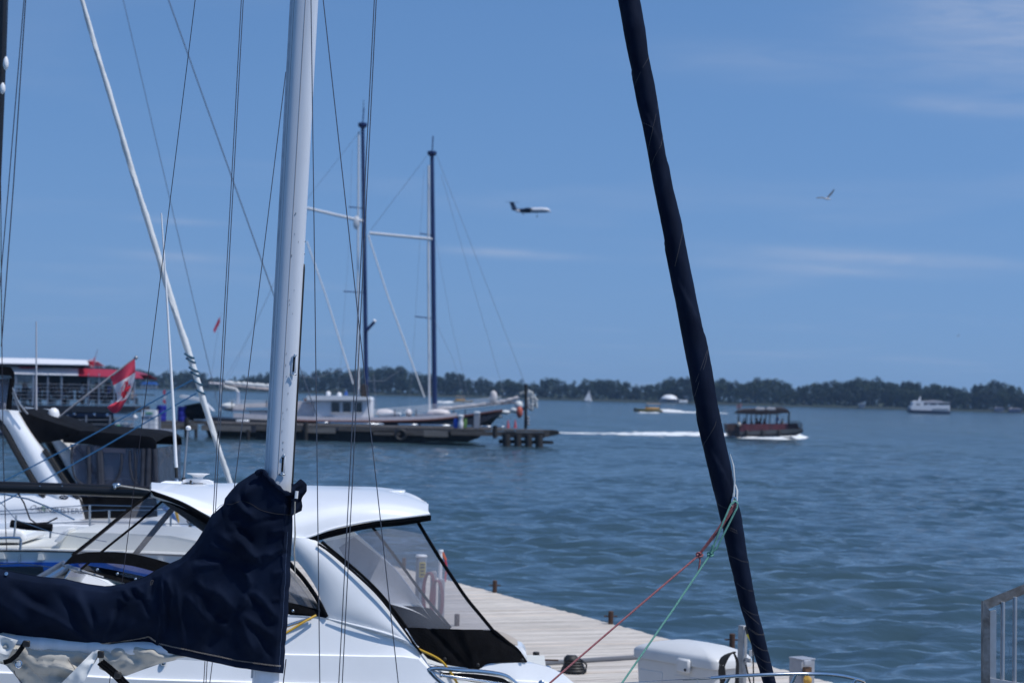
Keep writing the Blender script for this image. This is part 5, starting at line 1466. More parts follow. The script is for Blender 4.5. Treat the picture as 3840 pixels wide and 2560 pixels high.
# enclosure with its dark panes and rolled curtains
mb = MB(); mb.prism(poly([(262, 1664), (420, 1672), (584, 1680), (588, 1862), (300, 1862)], YD + .28), (0, .015, 0)); mb.build('enclosure_window', ENCL, ec)
mb = MB(); mb.prism(poly([(583, 1680), (588, 1680), (590, 1870), (584, 1870)], YD + .3), (0, 2.4, 0)); mb.build('stern_curtain', ENCL, ec)
mb = MB(); mb.prism(poly([(262, 1664), (584, 1680), (588, 1862), (300, 1862)], YD + 2.8), (0, .015, 0)); mb.build('far_window', VINYL, ec)
mb = MB(); mb.rbox(P(450, 1850, YD + 1.6), (.7, .9, .5), .1); mb.build('helm_seat', GEL2, ec)
for pts, r in (([(331, 1672), (334, 1760), (333, 1862)], .035), ([(505, 1678), (508, 1760), (512, 1862)], .02), ([(538, 1680), (536, 1770), (532, 1862)], .045), ([(560, 1680), (556, 1770), (556, 1862)], .05), ([(580, 1682), (584, 1770), (586, 1862)], .04),
               ([(272, 1668), (268, 1720), (282, 1790), (320, 1822)], .018), ([(455, 1700), (455, 1745), (440, 1790), (410, 1822)], .02), ([(487, 1690), (487, 1745), (500, 1800), (520, 1815)], .02), ([(372, 1690), (376, 1770), (380, 1862)], .06)):
    mb = MB(); mb.tube([Vector(x) for x in catmull([tuple(P(u, v, YD + .24)) for u, v in pts], 12)], r, 7); mb.build('rolled_curtain', CURT, ec)
mb = MB(); mb.prism(poly([(300, 1862), (480, 1862), (585, 1862), (590, 1950), (480, 1950), (325, 1958)], YD + .22), (0, .05, 0)); mb.build('cockpit_coaming', BLACKCANVAS, ec)
mb = MB(); mb.prism(poly([(352, 1676), (470, 1681), (470, 1698), (352, 1694)], YD + .27), (0, .02, 0)); mb.build('curtain_band', mat('grey_band', (.14, .13, .16), .8), ec)
# upper canvas and screen at the frame edge
mb = MB(); mb.slab([[P(u, v, YD + d) for u, v in ((-300, 1366), (-40, 1372), (40, 1376), (54, 1396), (52, 1410))] for d in (0, .8, 1.6, 2.4)], (0, 0, -.14)); mb.build('upper_bimini', BLACKCANVAS, ec)
mb = MB(); mb.prism(poly([(-300, 1420), (30, 1420), (40, 1530), (-300, 1560)], YD + .3), (0, .02, 0)); mb.build('upper_screen', ENCL, ec)
mb = MB(); mb.tube(poly([(46, 1418), (38, 1480), (32, 1536)], YD), .045, 7); mb.build('screen_post', BLACKCANVAS, ec)
for pts in ([(40, 1440), (70, 1510), (104, 1552)], [(46, 1470), (76, 1545)], [(0, 1440), (-30, 1480)]):
    MB().tube(poly(pts, YD - .02), .014, 6).build('strut', ALU, ec)
for (u, v, r, hgt) in ((200, 1590, 23, 62), (12, 1532, 10, 26), (28, 1548, 11, 22), (245, 1600, 8, 18)):
    R_ = M(r, YD + 1); h = M(hgt, YD + 1)
    mb = MB(); mb.lathe(P(u, v, YD + 1), [(R_ * .75, 0), (R_ * .98, h * .12), (R_, h * .45), (R_ * .93, h * .68), (R_ * .72, h * .87), (R_ * .3, h * .985)], 18); mb.build('radome', WHITEPAINT, ec)
mb = MB(); mb.lathe(P(214, 1596, YD + 1), [(.10, 0), (.11, .03), (.03, .06)], 14); mb.build('gps_puck', WHITEPAINT, ec)
MB().tube([P(136, 1205, YD + 1), P(136, 1400, YD + 1), P(135, 1570, YD + 1)], [.010, .016, .024], 8).build('whip_aerial', mat('grey_aerial', (.45, .46, .5), .5), ec)
# flag staff with its flag
st = P(215, 1572, YD + .9)
fl = thing('flag', 'red and white maple leaf flag hanging from a slanting staff at left', 'flag', st)
YF = YD + .9
mb = MB(); mb.tube([P(215, 1570, YF), P(253, 1538, YF), P(415, 1411, YF), P(509, 1341, YF)], .018, 8); mb.build('staff', mat('grey_staff', (.32, .31, .32), .5), fl)
MB().ball(P(510, 1341, YF), .035, 8).build('finial', ALU, fl)
EL = catmull([(414, 1412), (424, 1440), (437, 1478), (436, 1502), (402, 1525)], 40)
ER = catmull([(506, 1345), (507, 1392), (500, 1438), (480, 1488), (452, 1536)], 40)
def flag_pt(s, t, lift=0.0):
    "s across the hoist, t along the fly"
    i = t * 39; i0 = int(min(i, 38)); w = i - i0
    a = EL[i0] * (1 - w) + EL[i0 + 1] * w; b = ER[i0] * (1 - w) + ER[i0 + 1] * w
    q = a * (1 - s) + b * s
    q = q + np.array([0, 16 * math.sin(pi * s) * max(0, t - .75) * 3.2 + 5 * math.sin(pi * s) * t])
    dep = .10 * math.sin(s * 7 + t * 5) * (.25 + t) + .06 * math.sin(t * 11 + s * 3)
    return P(q[0], q[1], YF - .05 + dep - lift)
def cloth_part(t0, t1, m, name):
    mb = MB(); mb.grid([[flag_pt(j / 14, t0 + (t1 - t0) * i / 12) for j in range(15)] for i in range(13)]); return mb.build(name, m, fl, angle=180)
def thin_cloth(name, c):
    m = bpy.data.materials.new(name); m.use_nodes = True; nt = m.node_tree; nt.nodes.clear()
    o = nt.nodes.new('ShaderNodeOutputMaterial'); d = nt.nodes.new('ShaderNodeBsdfDiffuse'); t = nt.nodes.new('ShaderNodeBsdfTranslucent'); mx = nt.nodes.new('ShaderNodeMixShader'); mx.inputs[0].default_value = .4
    for n in (d, t): n.inputs[0].default_value = (*c, 1)
    nt.links.new(d.outputs[0], mx.inputs[1]); nt.links.new(t.outputs[0], mx.inputs[2]); nt.links.new(mx.outputs[0], o.inputs[0]); return m
FRED, FWHITE = thin_cloth('flag_red', (.74, .09, .14)), thin_cloth('flag_white', (.86, .85, .86))
cloth_part(0, .25, FRED, 'red_band'); wb = cloth_part(.25, .75, FWHITE, 'white_field'); cloth_part(.75, 1, FRED, 'red_band')
LEAF_HALF = [(0, .50), (.07, .36), (.16, .40), (.13, .16), (.25, .27), (.28, .20), (.42, .22), (.36, .10), (.44, .04), (.20, -.16), (.23, -.26), (.03, -.22), (.03, -.48)]
outline = LEAF_HALF + [(-x, y) for x, y in reversed(LEAF_HALF[1:])]
for lift in (.012, -.012):
    mb = MB(); n = len(outline)
    def lp_(x, y): return flag_pt(.5 + y * .80, .5 + x * .46, lift)
    vs2 = [lp_(0, 0)] + [lp_(x, y) for x, y in outline]
    mb.add(vs2, [(0, i + 1, (i + 1) % n + 1) for i in range(n)]); mb.build('maple_leaf', FRED, wb, smooth=False)

# ---- sailboat with black spars and a blue stripe
YB = 25.0
sbb = P(200, 2500, YB + 1); sbb.z = 0
sB = thing('blue_stripe_sailboat', 'cream decked sailboat with a blue hull stripe and black boom at left', 'sailboat', sbb)
def band(name, rows_px, m, depth, parent, dys=None, n=24):
    rows = []
    for i, r in enumerate(rows_px):
        dy = dys[i] if dys else 0
        rows.append([Vector(x) for x in catmull([tuple(P(u, v, YB + dy)) for u, v in r], n)])
    mb = MB(); mb.slab(rows, (0, depth, 0)); return mb.build(name, m, parent)
band('hull', [[(-900, 2110), (0, 2104), (340, 2104), (700, 2112), (1000, 2130)], [(-900, 2300), (0, 2300), (340, 2300), (700, 2310), (960, 2320)], [(-900, 2600), (0, 2620), (340, 2620), (700, 2620), (900, 2600)]], GEL2, 2.6, sB, [0, .05, .4])
STRIPE = mat('blue_stripe', (.012, .09, .42), .3, coat=.3)
band('hull_stripe', [[(-900, 2112), (0, 2107), (340, 2108), (700, 2118), (996, 2136)], [(-900, 2168), (0, 2166), (340, 2166), (700, 2172), (990, 2186)]], STRIPE, .03, sB, [-.02, -.01])
band('hull_window', [[(-300, 2126), (0, 2124), (100, 2122), (160, 2124)], [(-300, 2172), (0, 2172), (100, 2170), (168, 2168)]], DARKGLASS, .02, sB, [-.035, -.03], 10)
band('toe_rail', [[(-900, 2066), (0, 2062), (340, 2068), (700, 2080), (1000, 2098)], [(-900, 2071), (0, 2067), (340, 2073), (700, 2085), (1000, 2103)]], RUBBER, .04, sB, [-.03, -.03])
band('topside', [[(-900, 2070), (0, 2066), (340, 2072), (700, 2084), (1000, 2102)], [(-900, 2110), (0, 2104), (340, 2104), (700, 2112), (1000, 2130)]], GEL2, .05, sB, [-.02, 0])
for i, u in enumerate((-140, 5, 152, 300, 450, 600)):
    v = 2068 + .03 * max(0, u - 0)
    mb = MB(); mb.prism(poly([(u - 8, v + 4), (u + 8, v + 4), (u + 13, v + 26), (u - 12, v + 26)], YB - .04), (0, .03, 0)); mb.build('rail_chock', GEL2, sB)
mb = MB(); mb.slab([[P(u, v, YB + .05) for u, v in ((-900, 2064), (0, 2060), (340, 2066), (700, 2078), (1000, 2096))], [P(u, v - 22, YB + 1.2) for u, v in ((-900, 2064), (0, 2060), (340, 2066), (700, 2078), (1000, 2096))], [P(u, v - 48, YB + 2.5) for u, v in ((-900, 2064), (0, 2060), (340, 2066), (700, 2078), (1000, 2096))]], (0, 0, -.05)); mb.build('deck', NONSKID, sB)
def house(pts, Y, depth, m, name, parent, r=.05):
    mb = MB(); a = poly(pts, Y)
    mb.prism(a, (0, depth, 0)); o = mb.build(name, m, parent)
    bv = o.modifiers.new('soft_edges', 'BEVEL'); bv.width = r; bv.segments = 3; bv.limit_method = 'ANGLE'
    return o
house([(-900, 2060), (205, 2046), (240, 2008), (262, 1994), (420, 1996), (640, 2006), (760, 2030), (800, 2070), (340, 2066), (-900, 2064)], YB + .5, 1.6, GEL2, 'coachroof', sB)
house([(-900, 2030), (-900, 1984), (60, 1984), (92, 1990), (96, 2014), (88, 2036)], YB + .7, 1.2, GEL, 'sliding_hatch', sB)
house([(200, 2030), (236, 1990), (262, 1978), (246, 2006), (222, 2034)], YB + .4, .5, GEL, 'sprayhood_base', sB, .02)
mb = MB(); mb.tube([P(-20, 2017, YB), P(40, 2015, YB), (P(74, 2016, YB)), P(78, 2024, YB), P(74, 2100, YB), P(68, 2200, YB)], .018, 8); mb.build('pushpit', STEEL, sB)
mb = MB(); mb.tube([P(-60, 2120, YB - .05), P(72, 2110, YB - .05), P(240, 2132, YB - .05), P(520, 2160, YB - .05)], .006, 5); mb.build('guard_wire', STEEL, sB)
mb = MB(); mb.tube([P(28, 2120, YB), P(22, 2000, YB), P(12, 1700, YB), P(6, 1200, YB), P(0, 300, YB)], .006, 5); mb.build('backstay', DARKWIRE, sB)
BLACKSPAR = mat('black_spar', (.012, .012, .014), .35, var=.25, vscale=6)
mb = MB(); mb.tube([P(-900, 1802, YB), P(0, 1826, YB), P(300, 1835, YB), (P(575, 1846, YB))], .072, 14); boomB = mb.build('boom', BLACKSPAR, sB)
mb = MB(); mb.tube([P(-900, 1778, YB - .05), P(0, 1805, YB - .05), P(430, 1818, YB - .05), P(575, 1826, YB - .05)], .006, 5); mb.build('outhaul', DARKWIRE, boomB)
mb = MB(); mb.rbox(P(437, 1818, YB - .08), (.10, .05, .05), .015); mb.ball(P(431, 1826, YB - .09), .025, 8); mb.build('boom_block', STEEL, boomB)
mb = MB(); mb.tube([P(445, 1820, YB - .08), P(520, 1831, YB - .08), P(562, 1838, YB - .06)], .009, 6); mb.build('clew_line', mat('pale_line', (.5, .47, .42), .8), boomB)
for u in (233, 150):
    MB().ball(P(u, 1822, YB - .075), .010, 6).build('rivet', STEEL, boomB)
mb = MB(); mb.tube([P(66, 1846, YB), P(90, 1885, YB), (P(112, 1945, YB)), P(136, 1962, YB), P(180, 1958, YB), P(215, 1940, YB)], .010, 6); mb.build('sheet_line', DARKWIRE, sB)
mb = MB(); mb.tube([P(0, 1850, YB - .1), P(105, 1870, YB - .1), P(180, 1900, YB - .1), P(280, 1948, YB - .1)], .010, 7); mb.build('vang_strut', STEEL, sB)
mb = MB(); mb.tube([P(40, 1962, YB + .3), P(100, 1972, YB + .3), P(196, 1978, YB + .3)], .05, 9, flat=.7); mb.build('rolled_cover', DARKCANVAS, sB)
for (a, b) in (((60, 1948), (52, 2018)), ((190, 1995), (188, 2016))):
    MB().bar(P(*a, YB + .1), P(*b, YB + .1), .013, 7).build('stanchion', STEEL, sB)
mb = MB(); mb.tube([P(0, 1880, YB + .1), P(60, 1948, YB + .1), P(190, 1994, YB + .1), P(400, 2030, YB + .1)], .005, 5); mb.build('guard_wire', STEEL, sB)
mb = MB(); mb.tube([P(10, -400, YB), P(11, 0, YB), P(2, 330, YB), P(-14, 700, YB), P(-40, 1300, YB), P(-62, 1900, YB), P(-70, 2060, YB)], .058, 12); mb.build('mast', BLACKSPAR, sB)
for (pts, r) in (([(34, -300), (30, 0), (22, 240), (12, 400), (0, 700)], .004), ([(98, -300), (90, 0), (32, 700), (-20, 1300)], .006), ([(104, -300), (96, 0), (50, 700), (5, 1300)], .007)):
    MB().tube(poly(pts, YB - .2), r, 5).build('shroud', DARKWIRE, sB)
for (u, v, s_) in ((21, 238, 26), (9, 332, 22)):
    h = M(s_, YB); MB().lathe(P(u, v + s_, YB - .21), [(.004, 0), (.02, h * .15), (.034, h * .6), (.036, h), (.03, h * 1.5), (.012, h * 1.95)], 12).build('insulator', WHITEPAINT, sB)
for (a, b, Yq, r) in (((387, 0), (628, 675), 44.0, .012), ((283, 0), (482, 850), 44.0, .007)):
    a = (a[0] * V, a[1] * V); b = (b[0] * V, b[1] * V)
    p, q = line_px(a, b, -600), line_px(a, b, 1560)
    t = thing('forestay', 'wide blurred grey stay crossing the sky at left behind the wires' if r > .01 else 'thin blurred stay sloping down the sky left of the white mast', 'wire', P(q[0], q[1], Yq))
    MB().tube([P(*p, Yq), P(*q, Yq)], r, 6).build('wire', mat('stay_grey', (.13, .15, .19), .5, .4), t)

# ---- sailboat with the white furled sail
YC = 29.0
cbb = P(500, 2300, YC + 1); cbb.z = 0
sC = thing('white_sailboat', 'white sailboat beyond the cream deck, with a furled white headsail', 'sailboat', cbb)
def bandC(name, rows_px, m, depth, parent, dys=None, n=24):
    global YB
    keep = YB; YB = YC; o = band(name, rows_px, m, depth, parent, dys, n); YB = keep; return o
bandC('hull', [[(-700, 2030), (0, 2020), (400, 2012), (800, 2016), (1010, 2030)], [(-700, 2300), (0, 2300), (400, 2300), (800, 2300), (960, 2280)]], GEL, 2.4, sC, [0, .3])
mb = MB(); mb.slab([[P(u, v, YC) for u, v in ((-700, 2028), (0, 2018), (400, 2010), (800, 2014), (1008, 2028))], [P(u, v - 34, YC + 2.4) for u, v in ((-700, 2028), (0, 2018), (400, 2010), (800, 2014), (1008, 2028))]], (0, 0, -.05)); mb.build('deck', GEL2, sC)
house([(-700, 2016), (-700, 1984), (120, 1976), (230, 1966), (600, 1972), (680, 2004), (680, 2016)], YC + .5, 1.3, GEL, 'coachroof', sC)
for (a, b) in (((337, 1892), (337, 2008)), ((410, 1912), (408, 2008)), ((640, 1910), (640, 2008)), ((60, 1930), (60, 2010))):
    MB().bar(P(*a, YC), P(*b, YC), .016, 8).build('stanchion', STEEL, sC)
for pts in ([(-300, 1925), (0, 1916), (337, 1893), (640, 1900), (900, 1920)], [(-300, 1935), (0, 1927), (410, 1912), (640, 1912), (900, 1935)], [(-300, 1980), (337, 1955), (900, 1970)]):
    MB().tube(poly(pts, YC), .007, 5).build('guard_wire', STEEL, sC)
for (u, v, a, b, c) in ((600, 1985, .32, .3, .2), (560, 1996, .25, .3, .14), (640, 1996, .2, .25, .15)):
    mb = MB(); mb.ball(P(u, v, YC + .6), 1.0, 14, (a, b, c)); mb.build('sail_bag', SAILWHITE, sC)
house([(690, 2010), (690, 1990), (740, 1986), (800, 1990), (800, 2016)], YC + .5, .5, GEL2, 'cushion', sC, .04)
mb = MB(); mb.tube([P(612, 1900, YC + 1), P(648, 1930, YC + .9), P(664, 1965, YC + .9), P(660, 2000, YC + .9)], .03, 7); mb.build('bilge_hose', mat('blue_hose', (.05, .12, .3), .5), sC)
mb = MB(); mb.tube([P(660, 1915, YC + 1.1), P(668, 1950, YC + 1.1), P(655, 1990, YC + 1.1)], .022, 7); mb.build('yellow_line', YELLOW, sC)
mb = MB(); mb.tube([P(735, 1930, YC + .8), P(712, 1965, YC + .8), P(700, 2012, YC + .8)], .012, 6); mb.tube([P(700, 1950, YC + .8), P(716, 1972, YC + .8), P(725, 2012, YC + .8)], .012, 6); mb.build('bike_frame', DARKWIRE, sC)
WS = [(188 + (530 - 188) * q / 1115 - 5 * math.sin(pi * q / 1115), float(np.interp(q, [0, 400, 800, 860, 1000, 1115], [12, 15, 17.5, 16, 14.5, 13.5])), q) for q in (0, 150, 300, 450, 600, 720, 800, 860, 920, 1000, 1060, 1115)]
wsail = thing('furled_white_sail', 'long twisted white furled headsail sloping across the sky at left', 'sail', P(866, 1822, YC))
cps = [(u * V, v * V) for u, w, v in WS]
path = catmull([(252, -180)] + cps, 120)
rws = np.interp([p[1] for p in path], [v * V for u, w, v in WS], [w for u, w, v in WS])
rows = []
for i, (p, w) in enumerate(zip(path, rws)):
    c = P(p[0], p[1], YC); R_ = M(w * V / 2, YC) * (1 + .03 * math.sin(i * .9) + .03 * math.sin(i * 2.3))
    row = []
    for j in range(16):
        a = 2 * pi * j / 16
        sp = ((a - i * .22) / (2 * pi)) % 1.0
        rr_ = R_ * (1 + .34 * (sp - .5))
        row.append(c + Vector((rr_ * math.cos(a), rr_ * math.sin(a), -.28 * rr_ * math.cos(a))))
    rows.append(row)
mb = MB(); mb.grid(rows, closed=True); wcl = mb.build('furled_cloth', SAILWHITE, wsail, angle=40)
TEAL = mat('teal_rope', (.02, .09, .15), .7)
for v in (1332, 1346, 1385, 1400, 1440, 1475):
    i = int(np.argmin([abs(p[1] - v) for p in path])); c = P(path[i][0], path[i][1], YC); R_ = M(rws[i] * V / 2, YC) * 1.22
    mb = MB(); mb.tube([c + Vector((R_ * math.cos(a), R_ * math.sin(a), -.45 * R_ * math.cos(a))) for a in np.linspace(0, 2 * pi, 19)[:-1]], .015, 6, closed=True); mb.build('lashing', TEAL, wcl)
BLUEROPE = mat('blue_rope', (.02, .12, .26), .7, var=.2, vscale=40)
for pts, lab in (([(722, 1424), (500, 1545), (300, 1655), (83, 1768), (20, 1800), (-200, 1905)], 'upper blue rope sloping down left from the white furled sail'), ([(736, 1474), (560, 1575), (380, 1680), (166, 1800), (90, 1840), (-200, 1990)], 'lower blue rope sloping down left from the white furled sail')):
    t = thing('blue_rope', lab, 'rope', P(*pts[-1], 27.0))
    MB().tube(poly(pts, 27.4), .010, 7).build('rope', BLUEROPE, t)
# dark wooden pile between the boats
pl = P(590, 1900, 40.0); pl.z = 0
t = thing('timber_pile', 'dark flat topped timber pile in the water left of the aerials', 'pile', pl)
ztop = P(572, 1640, 40.0).z
MB().lathe(P(567, 1640, 40.0) - Vector((0, 0, ztop + .4)), [(.12, 0), (.12, ztop + .38), (.10, ztop + .4)], 16).build('pile_shaft', DARKWOOD, t)
# ================================================================== people (small in the distance)
def person_mesh(sit, seed):
    r = random.Random(seed)
    me = bpy.data.meshes.new('body'); bm = bmesh.new()
    hip = .48 if sit else .92
    lean = r.uniform(-.03, .06)
    J = {'pelvis': (0, 0, hip), 'chest': (0, -lean, hip + .34), 'neck': (0, -lean, hip + .52), 'head': (0, -lean - .02, hip + .66), 'crown': (0, -lean - .01, hip + .78)}
    rad = {'pelvis': (.15, .12), 'chest': (.18, .12), 'neck': (.055, .055), 'head': (.085, .095), 'crown': (.06, .07)}
    E = [('pelvis', 'chest'), ('chest', 'neck'), ('neck', 'head'), ('head', 'crown')]
    for s, n in ((-1, 'l'), (1, 'r')):
        a = r.uniform(.1, .5)
        J['sh' + n] = (.19 * s, -lean, hip + .46); J['el' + n] = (.25 * s, -.06 - a * .2, hip + .20); J['wr' + n] = (.16 * s, -.26 - a * .2, hip + .16 + a * .15); J['hd' + n] = (.13 * s, -.34 - a * .2, hip + .17 + a * .2)
        rad['sh' + n] = (.065, .065); rad['el' + n] = (.045, .045); rad['wr' + n] = (.033, .033); rad['hd' + n] = (.04, .025)
        E += [('chest', 'sh' + n), ('sh' + n, 'el' + n), ('el' + n, 'wr' + n), ('wr' + n, 'hd' + n)]
        J['hp' + n] = (.10 * s, 0, hip - .03)
        if sit: J['kn' + n] = (.12 * s, -.42, hip + .02); J['an' + n] = (.12 * s, -.44, .08); J['to' + n] = (.12 * s, -.60, .04)
        else: J['kn' + n] = (.11 * s, -.02, .50); J['an' + n] = (.11 * s, .02, .08); J['to' + n] = (.12 * s, -.14, .04)
        rad['hp' + n] = (.10, .10); rad['kn' + n] = (.065, .065); rad['an' + n] = (.045, .045); rad['to' + n] = (.04, .03)
        E += [('pelvis', 'hp' + n), ('hp' + n, 'kn' + n), ('kn' + n, 'an' + n), ('an' + n, 'to' + n)]
    vi = {k: bm.verts.new(p) for k, p in J.items()}
    for a, b in E: bm.edges.new((vi[a], vi[b]))
    keys = list(J); bm.to_mesh(me); bm.free()
    o = bpy.data.objects.new('tmp_body', me); COL.objects.link(o)
    sk = o.modifiers.new('skin', 'SKIN'); o.modifiers.new('sub', 'SUBSURF').levels = 1
    for i, k in enumerate(keys):
        me.skin_vertices[0].data[i].radius = rad[k]; me.skin_vertices[0].data[i].use_root = (k == 'pelvis')
    bpy.context.view_layer.update()
    out = bpy.data.meshes.new_from_object(o.evaluated_get(bpy.context.evaluated_depsgraph_get()))
    bpy.data.objects.remove(o); bpy.data.meshes.remove(me)
    out.name = 'body'; out.shade_smooth()
    out.materials.clear(); out.materials.append(SKIN); out.materials.append(SKIN); out.materials.append(SKIN)
    for p in out.polygons:
        c = p.center
        fore = abs(c.x) > .12 and c.y < -.14 and c.z > hip + .05
        p.material_index = 0 if c.z > hip + .50 or fore else (1 if c.z > hip - .02 and not (sit and c.y < -.13) else 2)
    hb = MB(); hb.ball((0, -lean + .012, hip + .735), .105, 10, (.92, 1.0, .85)); hair = hb.mesh('hair'); hair.materials.append(HAIR)
    return out, hair
PM = [person_mesh(s, k) for k, s in enumerate((True, True, False, False))]
CLOTHES = [mat('shirt_cloth', c, .85) for c in ((.02, .02, .03), (.05, .09, .30), (.05, .05, .06), (.45, .45, .48), (.16, .03, .04), (.03, .06, .09), (.30, .26, .22))]
DARKTROUSER = mat('dark_trousers', (.02, .02, .03), .85)
def person(loc, face, which, shirt, label, group):
    t = thing('person', label, 'person', loc, group)
    b, h = PM[which]
    me = b.copy() if False else b
    o = bpy.data.objects.new('body', b); COL.objects.link(o); o.parent = t
    for i, m in enumerate((SKIN, CLOTHES[shirt], DARKTROUSER)):
        o.material_slots[i].link = 'OBJECT'; o.material_slots[i].material = m
    hr = bpy.data.objects.new('hair', h); COL.objects.link(hr); hr.parent = t
    t.rotation_euler = (0, 0, face)
    return t

# ================================================================== the passenger ferry at left
YE = 150.0
def pe(u, v, dy=0): return P(u, v, YE + dy)
eb = pe(250, 1640, 3); eb.z = 0
fy = thing('passenger_ferry', 'two deck tour ferry with red and white canopy and passengers, far left', 'ferry', eb)
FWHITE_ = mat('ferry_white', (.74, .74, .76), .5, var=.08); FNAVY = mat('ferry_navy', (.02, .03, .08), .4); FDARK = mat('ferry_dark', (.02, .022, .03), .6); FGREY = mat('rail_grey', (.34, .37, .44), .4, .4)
def slab_px(pts, dy, depth, m, name, parent=fy, Y=None):
    mb = MB(); mb.prism([P(u, v, (Y or YE) + dy) for u, v in pts], (0, depth, 0)); return mb.build(name, m, parent)
slab_px([(-700, 1612), (603, 1622), (598, 1660), (-700, 1660)], 0, 6, FNAVY, 'hull')
slab_px([(-700, 1606), (604, 1614), (604, 1624), (-700, 1614)], -.2, 6.4, FGREY, 'lower_deck')
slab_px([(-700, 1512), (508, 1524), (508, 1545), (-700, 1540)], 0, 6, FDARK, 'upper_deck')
slab_px([(-700, 1540), (430, 1548), (430, 1562), (-700, 1556)], .3, 5.4, FNAVY, 'deck_band')
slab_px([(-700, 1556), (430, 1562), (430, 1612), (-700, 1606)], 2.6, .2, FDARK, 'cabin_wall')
def awning(up, lo, m, name, dtop=1.3):
    "a roof whose near edge leans back: its valance catches the sun"
    a = [pe(u, v, dtop) for u, v in up]; b = [pe(u, v, 0) for u, v in lo]
    c = [p + Vector((0, 4.0, 0)) for p in a]; d = [p + Vector((0, 5.8, 0)) for p in b]
    mb = MB(); mb.slab([b, a, c, d], (0, .02, -.06)); return mb.build(name, m, fy, angle=20)
awning([(-700, 1328), (0, 1341), (160, 1344), (326, 1350)], [(-700, 1349), (0, 1361), (160, 1364), (334, 1367)], FWHITE_, 'top_roof')
slab_px([(-700, 1352), (0, 1364), (318, 1369), (318, 1380), (-700, 1368)], 2.0, 2.0, FDARK, 'wheelhouse')
awning([(-700, 1365), (53, 1374), (180, 1378), (292, 1380)], [(-700, 1392), (53, 1400), (180, 1404), (293, 1406)], FWHITE_, 'canopy')
slab_px([(66, 1375), (110, 1376), (166, 1379), (112, 1383), (80, 1382)], .85, .05, REDPAINT, 'canopy_flash')
awning([(294, 1381), (400, 1384), (480, 1390), (520, 1402)], [(294, 1407), (400, 1412), (490, 1416), (538, 1418)], REDPAINT, 'red_canopy')
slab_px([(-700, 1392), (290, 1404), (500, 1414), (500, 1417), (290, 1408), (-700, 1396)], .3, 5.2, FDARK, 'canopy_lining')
for u in (-60, 60, 126, 180, 232, 332, 372, 430, 505):
    MB().bar(pe(u, 1400, .1), pe(u - 2, 1522, .1), .05 if u != 126 else .08, 6).build('deck_post', FGREY, fy)
for k, dv in enumerate((0, 14, 28, 42, 56, 70, 84)):
    v0 = 1436 + dv
    MB().tube([pe(-700, v0 - 10, .05), pe(0, v0, .05), pe(505, v0 + 10, .05)] , .022, 5).build('upper_rail', FGREY, fy)
for k, dv in enumerate((0, 16, 32)):
    MB().tube([pe(-700, 1564 + dv, -.05), pe(0, 1570 + dv, -.05), pe(600, 1576 + dv, -.05)], .022, 5).build('lower_rail', FGREY, fy)
for u in (-40, 226, 253, 323, 413, 470, 500, 560, 600):
    MB().bar(pe(u, 1556, -.05), pe(u - 1, 1620, -.05), .05, 6).build('stanchion', FGREY, fy)
for u in (125, 232, 330):
    slab_px([(u, 1402), (u + 100, 1405), (u + 100, 1466), (u, 1462)] if u < 330 else [(u - 20, 1408), (u + 6, 1409), (u + 6, 1462), (u - 20, 1460)], 3.2, .1, mat('window_frame_grey', (.12, .13, .16), .5), 'stair_screen')
slab_px([(508, 1476), (580, 1479), (580, 1482), (508, 1480)], 0, .1, FDARK, 'aft_rail')
slab_px([(530, 1536), (582, 1538), (582, 1614), (534, 1614)], .3, 1.2, FWHITE_, 'locker')
slab_px([(546, 1545), (572, 1546), (572, 1552), (546, 1551)], .25, .04, mat('green_sign', (.03, .25, .10), .5), 'green_label')
slab_px([(530, 1562), (582, 1563), (582, 1568), (530, 1567)], .26, .04, FNAVY, 'locker_stripe')
slab_px([(434, 1586), (488, 1588), (486, 1616), (434, 1614)], .2, 1.0, mat('grey_box', (.36, .39, .45), .6), 'deck_box')
slab_px([(432, 1582), (490, 1585), (488, 1592), (432, 1590)], .1, 1.2, FWHITE_, 'box_lid')
mb = MB(); mb.tube([pe(428, 1558, .4), pe(500, 1561, .4), pe(514, 1566, .4)], [.27, .27, .12], 14); mb.build('liferaft_canister', FWHITE_, fy)
mb = MB(); mb.ball(pe(443, 1606, -.2), .20, 10, (1, 1, 1.4)); mb.build('green_fender', mat('green_fender', (.02, .22, .12), .5), fy)
for (u, v) in ((280, 1550), (355, 1553), (404, 1556), (130, 1543)):
    mb = MB(); mb.lathe(pe(u, v, .2), [(.06, 0), (.13, .06), (.10, .12)], 12, (0, -1, .4)); mb.build('deck_lamp', STEEL, fy)
fp = pe(352, 1408, 3)
f2 = thing('stern_flag', 'small red and white flag on the roof mast of the tour ferry', 'flag', fp)
MB().tube([pe(346, 1408, 3), pe(358, 1336, 3), pe(366, 1310, 3)], .03, 6).build('staff', FGREY, f2)
def f2p(t, q, d=0): return pe(358 - 24 * t - 7 * q * (1 - t), 1337 + 15 * t + (38 - 16 * t) * q + 2 * math.sin(5 * t), 2.6 - d)
for (a, b, m, nm) in ((0, .25, FRED, 'red_band'), (.25, .75, FWHITE, 'white_field'), (.75, 1, FRED, 'red_band')):
    mb = MB(); mb.grid([[f2p(t, q) for t in np.linspace(a, b, 5)] for q in np.linspace(0, 1, 6)]); mb.build(nm, m, f2, angle=180)
mb = MB(); mb.ball(f2p(.5, .5, .1), .12, 8, (1, .2, 1.6)); mb.build('leaf_mark', FRED, f2)
k = 0
